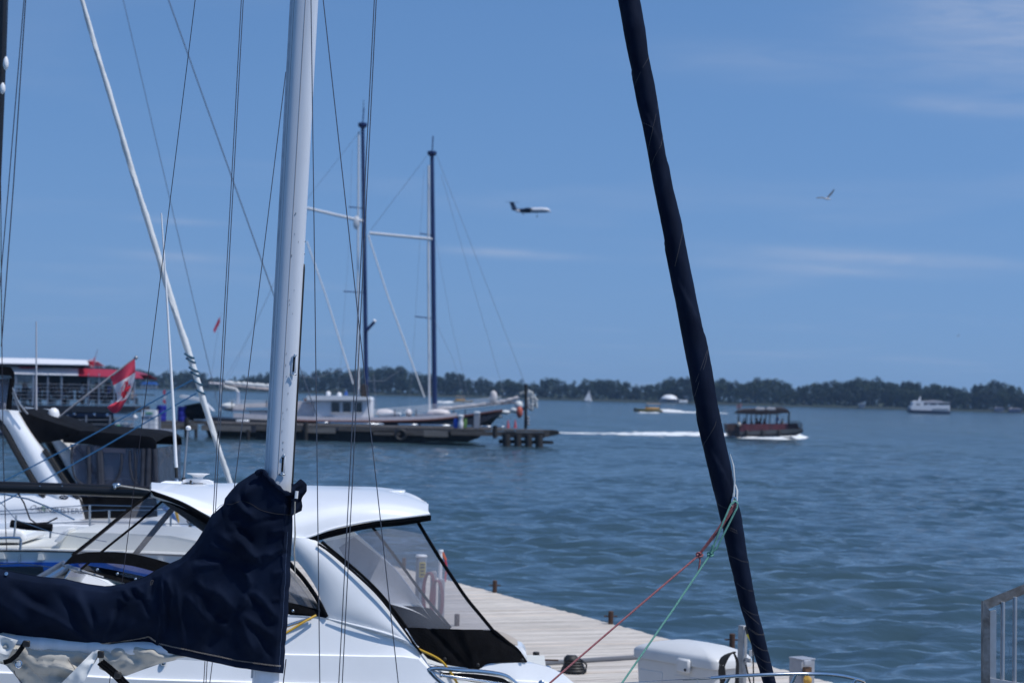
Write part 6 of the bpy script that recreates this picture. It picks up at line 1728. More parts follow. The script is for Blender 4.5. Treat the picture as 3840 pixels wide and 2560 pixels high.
for u in (60, 70, 84, 96, 108, 120, 136, 150, 164, 178, 192, 205, 216, 228, 240, 252, 270, 290, 306, 322, 338, 348, 358, 368, 378, 390, 400, 409, 418, 436, 452, 478, 494):
    w = k % 4; zt = pe(u, 1518, 1).z
    person(Vector((pe(u, 1500, 1.0 + (k % 3) * .9).x, YE + 1.0 + (k % 3) * .9, zt)), [0.3, -.6, 1.2, 2.4, 3.0][k % 5], w, [0, 2, 5, 0, 3, 2, 1][k % 7], 'passenger in dark clothes on the upper deck of the tour ferry' if [0, 2, 5, 0, 3, 2, 1][k % 7] not in (3, 1) else 'passenger in a light or blue shirt on the ferry upper deck', 'passengers on the tour ferry')
    k += 1

# ================================================================== pier, bins and the tall ship
YK = 157.0
def pk(u, v, dy=0): return P(u, v, YK + dy)
kb = pk(1400, 1650, 3); kb.z = 0
pier = thing('timber_pier', 'long weathered timber pier with dark piles in front of the tall ship', 'pier', kb)
def pier_v(u): return 1580 + (u - 640) * .0235
n = 34
for i in range(n):                                  # deck timbers along the edge
    u0 = 555 + (2065 - 555) * i / n; u1 = 555 + (2065 - 555) * (i + .94) / n
    mb = MB(); mb.prism([pk(u0, pier_v(u0)), pk(u1, pier_v(u1)), pk(u1, pier_v(u1) + 7), pk(u0, pier_v(u0) + 7)], (0, 5.0 if u0 < 1900 else 3.6, 0)); mb.build('deck_plank', OLDWOOD, pier)
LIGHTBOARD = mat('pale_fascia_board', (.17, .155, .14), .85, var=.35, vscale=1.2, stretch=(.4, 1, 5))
for (u0, u1, a, b, m) in ((560, 740, 8, 30, LIGHTBOARD), (755, 940, 10, 30, LIGHTBOARD), (960, 1130, 8, 26, OLDWOOD), (1150, 1258, 8, 30, LIGHTBOARD), (1270, 1480, 8, 20, OLDWOOD), (1400, 1500, 16, 32, OLDWOOD), (1520, 1590, 10, 30, OLDWOOD), (1590, 1680, 10, 34, LIGHTBOARD), (1690, 1900, 9, 26, OLDWOOD), (1935, 2000, 8, 26, LIGHTBOARD), (2000, 2060, 9, 24, OLDWOOD)):
    mb = MB(); mb.prism([pk(u0, pier_v(u0) + a), pk(u1, pier_v(u1) + a), pk(u1, pier_v(u1) + b), pk(u0, pier_v(u0) + b)], (0, .25, 0)); mb.build('fascia_board', m, pier)
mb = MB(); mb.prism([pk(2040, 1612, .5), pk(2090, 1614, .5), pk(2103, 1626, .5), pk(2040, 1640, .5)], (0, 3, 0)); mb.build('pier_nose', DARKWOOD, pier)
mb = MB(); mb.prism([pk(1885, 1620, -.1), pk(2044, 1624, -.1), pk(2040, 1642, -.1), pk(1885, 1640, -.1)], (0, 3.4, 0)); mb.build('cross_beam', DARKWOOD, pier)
mb = MB(); mb.prism([pk(1870, 1650, .1), pk(2075, 1656, .1), pk(2075, 1664, .1), pk(1870, 1662, .1)], (0, 3.4, 0)); mb.build('shadow_beam', DARKWOOD, pier)  # dark beam drawn for the shadow band linking the legs at the water
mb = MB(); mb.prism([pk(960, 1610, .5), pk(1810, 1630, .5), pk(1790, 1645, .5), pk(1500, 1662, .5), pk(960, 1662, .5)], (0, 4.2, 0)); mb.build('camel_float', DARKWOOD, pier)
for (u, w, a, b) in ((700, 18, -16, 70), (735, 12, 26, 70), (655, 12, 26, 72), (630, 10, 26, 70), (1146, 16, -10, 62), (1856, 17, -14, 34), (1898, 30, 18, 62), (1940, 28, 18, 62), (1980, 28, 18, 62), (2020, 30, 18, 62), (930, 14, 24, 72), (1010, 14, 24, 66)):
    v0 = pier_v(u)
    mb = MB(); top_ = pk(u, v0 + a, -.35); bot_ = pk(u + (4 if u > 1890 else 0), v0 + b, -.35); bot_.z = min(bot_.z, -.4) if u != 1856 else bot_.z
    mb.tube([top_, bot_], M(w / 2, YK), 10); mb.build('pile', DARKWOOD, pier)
tc_ = pk(1502, 1630, -.5)
ty = thing('tyre_fender', 'old black tyre hung on the pier as a fender', 'tyre', tc_)
mb = MB(); mb.tube([tc_ + Vector((.38 * math.cos(a), 0, .38 * math.sin(a))) for a in np.linspace(0, 2 * pi, 25)[:-1]], .13, 10, closed=True); mb.build('tyre', RUBBER, ty)
for (u0, u1) in ((1190, 1232), (1236, 1440), (1492, 1570), (1576, 1700), (1744, 1772), (1792, 1846), (1862, 1894), (725, 780), (885, 935)):
    mb = MB(); mb.rbox((pk(u0, pier_v(u0) - 9, 1).lerp(pk(u1, pier_v(u1) - 9, 1), .5)), (M(u1 - u0, YK), .2, .16), .05); mb.build('kerb_rail', STEEL if u0 > 1000 else GEL, pier)
def barrel(u, v, w, h, label, m, dy=1.0):
    b = pk(u, v, dy); R_ = M(w / 2, YK); H = M(h, YK)
    t = thing('plastic_barrel', label, 'barrel', b)
    MB().lathe(b, [(R_ * .92, 0), (R_, H * .1), (R_, H * .32), (R_ * .96, H * .35), (R_, H * .38), (R_, H * .68), (R_ * .96, H * .7), (R_, H * .73), (R_ * .97, H * .97), (R_ * .85, H)], 18).build('drum', m, t)
    MB().lathe(b + Vector((0, 0, H)), [(R_ * .88, 0), (R_ * .88, .03), (R_ * .3, .035)], 18).build('lid', m, t)
barrel(604, 1580, 38, 60, 'wide blue plastic drum at the left end of the pier', BLUEPLASTIC)
barrel(682, 1582, 36, 58, 'upright blue plastic drum on the pier beside the black canvas', BLUEPLASTIC)
def bin_(u, v, w, h, label, m):
    b = pk(u, v, .8); t = thing('litter_bin', label, 'bin', b); W2, H = M(w, YK), M(h, YK)
    MB().rbox(b + Vector((0, 0, H * .45)), (W2, W2, H * .9), .05).build('bin_body', m, t)
    MB().rbox(b + Vector((0, 0, H * .95)), (W2 * 1.1, W2 * 1.1, H * .1), .04).build('bin_lid', m, t)
bin_(1709, 1605, 17, 36, 'blue recycling bin on the pier beside the white bag', mat('bin_blue', (.01, .07, .42), .5))
bin_(1744, 1605, 12, 36, 'green bin on the pier right of the white bag', mat('bin_green', (.12, .25, .06), .5))
bg = pk(1727, 1607, .6)
t = thing('white_sack', 'bulging white sack standing between the blue and green bins', 'sack', bg)
mb = MB(); mb.lathe(bg, [(.14, 0), (.20, .15), (.22, .42), (.15, .66), (.18, .85), (.25, 1.02), (.16, 1.10)], 14); mb.build('sack', WHITECLOTH, t)
pd_ = pk(1787, 1606, .8)
t = thing('pier_pedestal', 'square grey pedestal with a white top on the pier', 'pedestal', pd_)
MB().rbox(pd_ + Vector((0, 0, .6)), (M(22, YK), .45, 1.2), .03).build('column', mat('pedestal_grey', (.26, .28, .32), .6), t)
MB().rbox(pd_ + Vector((0, 0, 1.26)), (M(24, YK), .5, .16), .04).build('cap', WHITEPAINT, t)
pp_ = pk(1971, 1608, 1.2)
t = thing('pier_post', 'tall dark post standing at the end of the pier', 'post', pp_)
MB().tube([pp_, pk(1972, 1440, 1.2)], .12, 10).build('post', DARKWOOD, t)
for v in (1566, 1578, 1590):
    MB().ball(pk(1981, v, 1.0), .12, 8).build('ring', ALU, t)
for (u, w) in ((1905, 12), (1932, 10)):
    b = pk(u, 1604, 1); t = thing('traffic_cone', 'small red cone on the pier, ' + ('left of its neighbour' if u == 1905 else 'next to the dark post'), 'cone', b)
    MB().lathe(b, [(.16, 0), (.16, .04), (.11, .05), (.03, .62), (.02, .65)], 12).build('cone', mat('cone_red', (.5, .06, .07), .5), t)
gk = pk(760, 1560, 2)
t = thing('covered_dinghy', 'dark covered dinghy with a raised white gangway beside the blue drums', 'dinghy', gk)
mb = MB(); mb.slab(smooth_rows([[pk(u, v, 1) for u, v in ((690, 1520), (730, 1512), (760, 1508))], [pk(u, v, .6) for u, v in ((694, 1545), (735, 1540), (770, 1535))], [pk(u, v, 1) for u, v in ((705, 1575), (735, 1580), (765, 1580))]], 8), (0, 2, 0)); mb.build('cover', DARKCANVAS, t)
mb = MB(); mb.prism([pk(672, 1482, .4), (pk(680, 1480, .4)), pk(755, 1494, .4), pk(800, 1540, .4), pk(780, 1536, .4), pk(748, 1503, .4), pk(675, 1490, .4)], (0, .8, 0)); mb.build('gangway', FWHITE_, t)
wp = pk(618, 1530, 4); wfl = thing('pier_flag', 'tiny faded red and white flag above the blue drums', 'flag', wp)
MB().tube([pk(619, 1582, 4), pk(618, 1455, 4)], .02, 5).build('staff', FGREY, wfl)
for (a, b, m) in ((1462, 1482, FRED), (1482, 1497, FWHITE), (1497, 1512, FRED)):
    mb = MB(); mb.grid([[pk(613 + 9 * t + 2 * math.sin(v * .2), v, 3.9) for t in np.linspace(0, 1, 5)] for v in np.linspace(a, b, 5)]); mb.build('cloth', m, wfl, angle=180)

YT = 164.0
def pt(u, v, dy=0): return P(u, v, YT + dy)
tb = pt(1400, 1640, 3); tb.z = 0
ship = thing('tall_ship', 'schooner with two navy masts, white yards and a white deckhouse at the pier', 'tall ship', tb)
mb = MB()
shU = [(760, 1560), (900, 1570), (1100, 1580), (1300, 1584), (1500, 1582), (1650, 1575), (1760, 1560), (1840, 1548), (1885, 1542)]
shL = [(790, 1660), (900, 1665), (1100, 1670), (1300, 1672), (1500, 1672), (1650, 1670), (1760, 1655), (1815, 1620), (1880, 1548)]
ua = [Vector(x) for x in catmull([tuple(pt(*p)) for p in shU], 40)]; la_ = [Vector(x) for x in catmull([tuple(pt(*p)) for p in shL], 40)]
mid = [a.lerp(b, .5) + Vector((0, -.5, 0)) for a, b in zip(ua, la_)]
mb.grid([ua, mid, la_]); mb.grid([[p + Vector((0, 5.5 * math.sin(pi * min(1, .15 + (39 - i) / 30.0) / 2), 0)) for i, p in enumerate(r)] for r in (ua, mid, la_)])
mb.grid([ua, [p + Vector((0, 5.5 * math.sin(pi * min(1, .15 + (39 - i) / 30.0) / 2), 0)) for i, p in enumerate(ua)]])
mb.build('hull', BLACKHULL, ship)
mb = MB(); mb.slab([[p + Vector((0, -.05, .45)) for p in ua[4:34]], [p + Vector((0, -.05, .08)) for p in ua[4:34]]], (0, .15, 0)); mb.build('bulwark', PALEPINK, ship)
mb = MB(); mb.tube([p + Vector((0, -.1, .08)) for p in ua[10:]], .10, 6); mb.build('rubbing_strake', mat('brown_varnish', (.14, .06, .045), .4), ship)
slab_px([(1150, 1484), (1240, 1484), (1386, 1488), (1391, 1500), (1150, 1500)], -.2, 4.6, WHITEPAINT, 'deckhouse_roof', ship, YT)
dh = slab_px([(1180, 1499), (1391, 1501), (1390, 1580), (1180, 1576)], .2, 4.0, mat('deckhouse_white', (.82, .81, .82), .5, var=.08), 'deckhouse', ship, YT)
for (u0, u1) in ((1243, 1273), (1286, 1315), (1328, 1357)):
    slab_px([(u0, 1507), (u1, 1508), (u1, 1545), (u0, 1544)], .08, .1, DARKGLASS, 'window', dh, YT)
    slab_px([(u0 - 3, 1545), (u1 + 3, 1546), (u1 + 3, 1549), (u0 - 3, 1548)], .02, .14, WHITEPAINT, 'window_sill', dh, YT)
slab_px([(1204, 1562), (1230, 1560), (1252, 1562), (1266, 1572), (1268, 1578), (1204, 1578)], .05, .12, NAVYHULL, 'porthole_panel', dh, YT)
slab_px([(1140, 1494), (1184, 1492), (1184, 1502), (1140, 1502)], .5, 2, mat('faded_orange', (.40, .16, .09), .6), 'awning', ship, YT)
slab_px([(1100, 1505), (1182, 1505), (1182, 1580), (1100, 1580)], .8, 3, PALEPINK, 'aft_cabin', ship, YT)
slab_px([(880, 1514), (1100, 1508), (1100, 1545), (870, 1542)], .6, 3, PALEPINK, 'cockpit_coaming', ship, YT)
slab_px([(920, 1527), (1100, 1526), (1100, 1539), (920, 1538)], .2, .3, STEEL, 'rail_board', ship, YT)
slab_px([(940, 1540), (1000, 1545), (1080, 1580), (930, 1580)], .3, .2, mat('white_tarp', (.5, .5, .52), .8), 'tarpaulin', ship, YT)
slab_px([(1428, 1556), (1495, 1552), (1495, 1584), (1428, 1582)], .5, 2, PALEPINK, 'skylight', ship, YT)
slab_px([(1420, 1550), (1496, 1546), (1500, 1554), (1424, 1558)], .4, 2.2, WHITEPAINT, 'skylight_lid', ship, YT)
slab_px([(1555, 1552), (1625, 1550), (1625, 1580), (1555, 1580)], .6, 2, PALEPINK, 'fore_house', ship, YT)
for i, (a, b) in enumerate(((1410, 1480), (1520, 1545), (1600, 1690))):
    mb = MB(); mb.ball(pt((a + b) / 2, 1548, 1.2), 1.0, 12, (M((b - a) / 2, YT), .5, .35)); mb.build('canvas_bundle', PALEPINK, ship)
def mast_ts(b, t, w, name='mast'):
    mb = MB(); p0, p1 = pt(*b, 2), pt(*t, 2); mb.tube([p0, p0.lerp(p1, .6), p1], [M(w / 2, YT), M(w / 2.1, YT), M(w / 2.6, YT)], 12); o = mb.build(name, NAVYMAST, ship)
    mb = MB(); mb.lathe(p1, [(.18, -.2), (.36, -.05), (.40, .05), (.38, .22), (.2, .27)], 12); mb.build('mast_cap', NAVYMAST, o)
    MB().tube([p1, p1 + Vector((.05, 0, 1.5))], .05, 6).build('pole', NAVYMAST, o)
    return o
m1 = mast_ts((1374, 1500), (1360, 472), 17); m2 = mast_ts((1630, 1545), (1620, 578), 19)
MB().tube([pt(1362, 420, 2), pt(1364, 375, 2)], .025, 5).build('lightning_rod', DARKWIRE, m1)
mb = MB(); mb.rbox(pt(1366, 1470, 1.8), (.55, .6, 1.3), .1); mb.build('mast_coat', mat('brown_lashings', (.035, .028, .026), .8, var=.4, vscale=6), m1)
mb = MB(); mb.tube([pt(1370, 1245, 1.8), pt(1390, 1222, 1.7), pt(1405, 1206, 1.6)], .13, 7); mb.build('radar_bracket', NAVYMAST, m1)
MB().ball(pt(1404, 1204, 1.6), .16, 8).build('lamp', WHITEPAINT, m1)
def spar(pts, w, m, name, parent=ship, dy=1.9):
    mb = MB(); mb.tube([pt(u, v, dy) for u, v in pts], M(w / 2, YT), 8); return mb.build(name, m, parent)
YARD = mat('white_yard', (.70, .70, .70), .5, var=.06)
spar([(1140, 778), (1362, 830)], 11, YARD, 'gaff'); spar([(1386, 874), (1622, 897)], 11, YARD, 'gaff')
for pts in (((1308, 776), (1362, 781)), ((1574, 876), (1622, 882)), ((1288, 1092), (1366, 1097)), ((1556, 1186), (1630, 1195))):
    spar(pts, 4, NAVYMAST, 'spreader')
spar([(1345, 494), (1343, 800), (1342, 1100), (1345, 1490)], 7, YARD, 'halyard_bundle'); spar([(1607, 620), (1606, 1000), (1608, 1300), (1610, 1535)], 8, YARD, 'halyard_bundle')
mb = MB(); mb.ball(pt(1337, 835, 1.9), .3, 8, (1, .6, 2)); mb.build('block', YARD, ship)
RIG = mat('ship_rigging', (.22, .25, .30), .7)
for pts, w, m in (([(1352, 490), (1150, 748)], 2, RIG), ([(1602, 584), (1388, 866)], 2.4, RIG), ([(1637, 582), (1838, 1100), (1990, 1492)], 2.4, RIG), ([(1655, 657), (1782, 1100), (1892, 1480)], 2.0, RIG), ([(1150, 905), (1219, 1100), (1325, 1440)], 6, YARD), ([(1380, 880), (1451, 1100), (1592, 1490)], 6, YARD),
                  ([(1160, 780), (960, 1210), (800, 1500)], 1.6, RIG), ([(1150, 800), (850, 1440)], 1.4, RIG), ([(1320, 560), (1310, 900), (1275, 1400), (1250, 1560)], 1.4, RIG), ([(1590, 640), (1575, 900), (1545, 1400), (1530, 1560)], 1.4, RIG), ([(1630, 1200), (1700, 1350), (1760, 1550)], 1.8, RIG), ([(1635, 900), (1690, 1200), (1770, 1545)], 1.6, RIG),
                  ([(1110, 1406), (1180, 1418), (1250, 1395), (1310, 1370)], 2.5, RIG), ([(1374, 1428), (1440, 1428), (1505, 1385)], 3, RIG), ([(1400, 1400), (1412, 1540)], 3, RIG), ([(830, 1170), (810, 1290), (790, 1432)], 1.6, RIG)):
    spar(pts, w * (.6 if m is RIG else .85), m, 'rigging_line', ship, 1.4)
mb = MB(); mb.prism([pt(800, 1236, 1.5), pt(823, 1188, 1.5), pt(826, 1206, 1.5), pt(804, 1250, 1.5)], (0, .03, 0)); mb.build('pennant', REDCLOTH, ship)
# furled sails on their booms
def bundle(pts, w, name='furled_sail', m=SAILWHITE, seed=1, parent=ship):
    cp_ = catmull([tuple(pt(u, v, 1.5)) for u, v in pts], 36)
    r = random.Random(seed)
    mb = MB(); mb.tube(cp_, [M(w / 2, YT) * (1 + .35 * r.uniform(-1, 1)) * (.5 if i in (0, 35) else 1) for i in range(36)], 9); return mb.build(name, m, parent, angle=80)
PINKSAIL = mat('greyed_sailcloth', (.50, .47, .47), .7, var=.25, vscale=1.5)
bundle([(840, 1434), (960, 1444), (1100, 1455)], 15, seed=3); spar([(785, 1436), (840, 1440), (1110, 1468)], 8, PALEPINK, 'boom')
spar([(895, 1540), (893, 1470), (884, 1458), (840, 1448)], 11, WHITEPAINT, 'davit')
spar([(826, 1440), (826, 1540)], 6, WHITEPAINT, 'davit')
bundle([(1640, 1532), (1720, 1526), (1820, 1514), (1900, 1502), (1950, 1488)], 13, 'furled_sail', PINKSAIL, 5); spar([(1640, 1538), (1960, 1506)], 5, mat('brown_boom', (.2, .13, .1), .6), 'boom')
mb = MB(); mb.ball(pt(1850, 1490, 1.4), 1.0, 9, (.35, .4, .6)); mb.build('bunched_sail', PINKSAIL, ship)
spar([(1840, 1556), (1900, 1545), (1960, 1532), (2015, 1515)], 9, BLACKHULL, 'bowsprit')
r = random.Random(4)
for (u, v, a, c) in ((1895, 1545, .45, .18), (1860, 1560, .6, .2), (1930, 1538, .4, .25), (1945, 1518, .35, .35)):
    mb = MB(); mb.ball(pt(u, v, 1.2), 1.0, 10, (a, .3, c)); mb.build('furled_jib', SAILWHITE, ship)
for pts, w in (([(1985, 1462), (1980, 1490), (1986, 1535)], 12), ([(1992, 1468), (2004, 1490), (2016, 1502)], 10), ([(1990, 1475), (1996, 1505), (1992, 1540)], 14), ([(1950, 1478), (1968, 1472)], 14), ([(2000, 1480), (2010, 1510), (2012, 1530)], 9)):
    bundle(pts, w, 'hanging_sail', mat('grey_white_sail', (.52, .53, .52), .75, var=.2, vscale=2), int(pts[0][0]))
mb = MB(); mb.ball(pt(1948, 1545, 1.0), 1.0, 9, (.28, .3, .5)); mb.build('orange_buoy', mat('orange_red_buoy', (.45, .10, .06), .6), ship)
for k in range(5):
    MB().tube([pt(1400, 1556 - 5 * k, .4), pt(1640, 1540 - 6 * k, .4), pt(1800, 1524 - 7 * k, .4), pt(1880, 1514 - 7 * k, .4)], .022, 5).build('guard_line', WHITEPAINT, ship)
    MB().tube([pt(860, 1500 + 7 * k, .4), pt(1100, 1506 + 7 * k, .4)], .02, 5).build('guard_line', WHITEPAINT, ship)
for u in (1480, 1560, 1700, 1745, 870, 1000):
    MB().bar(pt(u, 1575 if u > 1100 else 1545, .4), pt(u, 1535 if u > 1100 else 1500, .4), .04, 6).build('stanchion', DARKWIRE, ship)
for (u, v) in ((1231, 1480), (1272, 1484)):
    MB().lathe(pt(u, v + 4, 1), [(.1, 0), (.2, .1), (.18, .3), (.05, .4)], 10).build('roof_vent', WHITEPAINT, ship)
slab_px([(1292, 1472), (1300, 1465), (1304, 1482), (1292, 1482)], 1, .4, mat('blue_flag_cloth', (.04, .12, .4), .7), 'blue_cover', ship, YT)
mb = MB(); mb.ball(pt(860, 1525, 1.2), 1.0, 9, (.75, .5, .35)); mb.build('white_bundle', SAILWHITE, ship)
person(Vector((pt(946, 1500, 1.2).x, YT + 1.2, pt(946, 1520, 1.2).z - 1.28)), 2.8, 0, 4, 'person with dark hair sitting in the cockpit of the tall ship', 'people aboard the tall ship')
# ================================================================== boats out on the water
FOAM = bpy.data.materials.new('foam'); FOAM.use_nodes = True
_b = FOAM.node_tree.nodes['Principled BSDF']; _b.inputs['Base Color'].default_value = (.78, .80, .80, 1); _b.inputs['Roughness'].default_value = .8
def wake(name, path, widths, label, hts, seed, dens=1.0):
    "broken foam: a strip of ragged low tufts of white water lying along the wake"
    r = np.random.RandomState(seed)
    L = [0.0]
    for a, b in zip(path, path[1:]): L.append(L[-1] + (b - a).length)
    mb = MB()
    n = int(L[-1] * 9 * dens)
    for _ in range(n):
        s = r.rand() * L[-1]
        i = min(len(path) - 2, max(0, int(np.searchsorted(L, s)) - 1)); t = (s - L[i]) / max(1e-6, L[i + 1] - L[i])
        w = widths[i] * (1 - t) + widths[i + 1] * t; h = hts[i] * (1 - t) + hts[i + 1] * t
        lump = .25 + 1.2 * (float(vnoise(s * .22, seed, seed)) + .5)
        c = path[i].lerp(path[i + 1], t) + Vector((r.normal() * .2, r.normal() * w * .5 * lump, 0))
        sz = .25 + .45 * r.rand()
        q = []
        for k in range(7):
            a = 2 * pi * k / 7; rr_ = sz * (.6 + .6 * r.rand()); q.append(c + Vector((rr_ * 1.5 * math.cos(a), rr_ * math.sin(a), .012 + .02 * r.rand())))
        hgt = h * (.3 + r.rand()) * lump
        mb.add(q + [c + Vector((0, 0, .03 + hgt))], [(k, (k + 1) % 7, 7) for k in range(7)])
    o = mb.build(name, FOAM, angle=180)
    return tag(o, label, 'wake', None, 'stuff')

# ---- dark red touring boat with canopy
YR = 214.0
def pr(u, v, dy=0): return P(u, v, YR + dy)
rb = pr(2870, 1640, 1); rb.z = 0
tour = thing('touring_boat', 'dark red open touring boat with a brown canopy crossing the harbour', 'tour boat', rb)
RHULL = mat('dark_red_hull', (.13, .030, .036), .5, var=.5, vscale=1.6, dirt=(.06, .022, .03)); BROWN = mat('brown_boards', (.075, .042, .036), .7, var=.3, vscale=2); BCAN = mat('brown_canopy', (.045, .035, .036), .85, var=.25, vscale=1)
def pl_(pts, dy, depth, m, name, parent=tour):
    mb = MB(); mb.prism([pr(u, v, dy) for u, v in pts], (0, depth, 0)); return mb.build(name, m, parent)
pl_([(2726, 1612), (2740, 1634), (2775, 1640), (2985, 1633), (3012, 1620), (3010, 1608), (2960, 1612), (2780, 1618), (2740, 1612)], 0, 3.2, mat('wet_hull', (.018, .014, .017), .5), 'hull')
pl_([(2765, 1590), (2990, 1588), (3000, 1608), (2960, 1616), (2770, 1618)], .05, 3.1, RHULL, 'side_panel')
pl_([(2725, 1590), (2768, 1588), (2770, 1622), (2745, 1632), (2728, 1618)], .02, 3.1, BROWN, 'stern_castle')
pl_([(2765, 1585), (2772, 1585), (2775, 1622), (2768, 1622)], -.05, .2, BLACKHULL, 'stern_post')
pl_([(2772, 1617), (3010, 1606), (3012, 1614), (2990, 1622), (2775, 1630)], -.08, .2, mat('grey_strake', (.07, .075, .08), .6), 'rubbing_strake')
def curv(pts, n): return [Vector(x) for x in catmull([tuple(p) for p in pts], n)]
ca = curv([pr(2766, 1548), pr(2785, 1537), pr(2860, 1534), pr(2930, 1530), pr(2955, 1536), pr(2962, 1546)], 20)
cb_ = curv([pr(2766, 1549), pr(2800, 1550), pr(2850, 1552), pr(2900, 1551), pr(2940, 1547), pr(2962, 1547)], 20)
rows = [cb_, ca] + [[p + Vector((0, .8 * i, .12 * math.sin(pi * i / 4))) for p in ca] for i in range(1, 4)] + [[p + Vector((0, 3, 0)) for p in cb_]]
mb = MB(); mb.slab(rows, (0, .02, -.05)); can = mb.build('canopy', BCAN, tour, angle=60)
SK = mat('faded_white_print', (.50, .47, .47), .8)
for cx, rx in ((2851, 16), (2892, 16)):                     # the pale painted emblems on the canopy: a round mark and two crossed strokes
    def onc(du, dv): return pr(cx + du, 1533 + dv, .05 - .3 * 0)
    mb = MB(); mb.tube([onc(-rx, 2), onc(-rx * .4, -4), onc(rx * .3, 3), onc(rx, -2)], .13, 7, flat=.5); mb.tube([onc(-rx, -3), onc(-rx * .3, 4), onc(rx * .4, -3), onc(rx, 4)], .12, 7, flat=.5); mb.build('emblem', SK, can)
for (u, v0, v1, dy) in ((2770, 1548, 1590, 0), (2818, 1551, 1588, .1), (2801, 1551, 1588, 2.9), (2836, 1552, 1588, 2.9), (2856, 1552, 1588, 2.9), (2873, 1551, 1588, 2.9), (2888, 1551, 1588, 2.9), (2958, 1546, 1586, 0), (2961, 1546, 1586, 2.9)):
    MB().bar(pr(u, v0, dy), pr(u - 3, v1, dy), .06, 6).build('canopy_post', BLACKHULL, tour)
for k in range(4):
    MB().tube([pr(2955, 1580 + 7 * k, -.02), pr(2995, 1580 + 7 * k, -.02), pr(3006, 1588 + 6 * k, .4), pr(3008, 1592 + 6 * k, 1.6)], .05, 6).build('bow_rail', BLACKHULL, tour)
for u in (2800, 2861, 2921):
    b = pr(u, 1628, -.3); MB().lathe(b + Vector((0, 0, -.25)), [(.10, 0), (.20, .08), (.20, .62), (.12, .72)], 12).build('fender', RUBBER, tour)
MB().tube([pr(2772, 1590, .5), pr(2771, 1512, .5)], .03, 5).build('flag_staff', BLACKHULL, tour)
mb = MB(); mb.grid([[pr(2762 + 20 * t, 1514 + 16 * s_ + 3 * math.sin(5 * t), .5) for t in np.linspace(0, 1, 6)] for s_ in np.linspace(0, 1, 5)]); mb.build('stern_flag', mat('dull_flag', (.30, .20, .22), .8), tour, angle=180)
mb = MB(); mb.ball(pr(2771, 1590, -.1), .22, 9); mb.build('lantern', mat('cream_lantern', (.5, .45, .38), .6), tour)
for i, (u, sh) in enumerate(((2816, 0), (2838, 2), (2852, 0), (2864, 4), (2912, 1), (2790, 2), (2935, 6))):
    z = pr(u, 1597, 1.2).z - .45
    person(Vector((pr(u, 1590, 1.2 + .4 * (i % 3)).x, YR + 1.2 + .4 * (i % 3), z)), [1.6, .4, -1.2, 2.0][i % 4], 0 if u != 2912 else 2, sh, 'person in a bright blue shirt standing under the touring boat canopy' if sh == 1 else 'dark seated passenger under the touring boat canopy' , 'people on the touring boat')
def wl_(pts): return [G(u, v, 0.0) for u, v in pts]
wake('boat_wake', wl_([(2085, 1622), (2250, 1626), (2400, 1627), (2600, 1628), (2690, 1632), (2740, 1637)]), [4, 5, 7, 9, 10, 6], 'long white wake trailing left behind the dark red touring boat', [.02, .03, .05, .09, .18, .5], 3, 1.9)
wake('bow_wave', wl_([(2790, 1642), (2850, 1645), (2900, 1647), (2950, 1645), (2990, 1638)]), [.9, 1.0, 1.0, 1.2, 1.4], 'white bow wave along the side of the touring boat', [.22, .10, .12, .28, .35], 4, 9.0)

# ---- yellow water taxis
def taxi(u, v, wpx, flip, label, Yt):
    b = P(u, v, Yt); b.z = 0.0
    L_2 = M(wpx, Yt); f = -1 if flip else 1
    t = thing('water_taxi', label, 'water taxi', b)
    YT_ = mat('taxi_yellow', (.78, .42, .04), .45, var=.2, vscale=1)
    mb = MB(); secs = []
    for x, w, z in ((-.5, .9, .55), (-.2, 1.1, .6), (.15, 1.1, .7), (.38, .75, .85), (.5, .05, 1.0)):
        secs.append([b + Vector((f * x * L_2, w * math.cos(a), z - (z + .1) * math.sin(a))) for a in np.linspace(0, pi, 9)])
    mb.grid(secs); mb.add(secs[0], [tuple(range(9))]); mb.grid([[s[0] for s in secs], [s[-1] for s in secs]]); mb.build('hull', YT_, t)
    mb = MB(); mb.rbox(b + Vector((-.15 * f * L_2, 0, .95)), (L_2 * .5, 1.7, .5), .1); mb.build('seat_box', YT_, t)
    mb = MB(); mb.prism([b + Vector((f * L_2 * .30, -1.0, .35)), b + Vector((f * L_2 * .5, -.15, .95)), b + Vector((f * L_2 * .5, -.15, .45)), b + Vector((f * L_2 * .32, -.95, .0))], (0, .3, 0)); mb.build('dark_bow', BLACKHULL, t)
    mb = MB(); mb.slab([[b + Vector((f * L_2 * x, y, 2.25 + .08 * math.cos(y))) for x in (-.42, -.2, 0, .06)] for y in (-1, -.5, 0, .5, 1)], (0, 0, -.16)); mb.build('roof', mat('taxi_roof', (.66, .46, .30), .6), t)
    for x in (-.40, .02):
        for y in (-.9, .9): MB().bar(b + Vector((f * L_2 * x, y, .9)), b + Vector((f * L_2 * x, y, 2.2)), .05, 6).build('roof_post', DARKWIRE, t)
    mb = MB(); mb.box(b + Vector((f * L_2 * .06, 0, 1.25)), (.12, 1.6, .9)); mb.build('windscreen', DARKGLASS, t)
    return t
Yy = G(2425, 1543).y
taxi(2430, 1543, 108, True, 'yellow water taxi running left with a white wake, near mid picture', Yy)
Y2 = G(1740, 1507).y
taxi(1738, 1507, 74, False, 'second yellow water taxi behind the bow of the tall ship', Y2)
wake('taxi_wake', wl_([(2478, 1542), (2505, 1544), (2560, 1546), (2640, 1548), (2720, 1550)]), [3, 4, 3, 2.4, 2], 'white wake behind the yellow water taxi', [.35, .6, .25, .12, .08], 7, 2.6)
wake('taxi_bow_wave', wl_([(2404, 1547), (2430, 1548), (2462, 1547)]), [1.2, 1.5, 1.2], 'white water along the side of the yellow taxi', [.14, .12, .12], 8, 5.0)
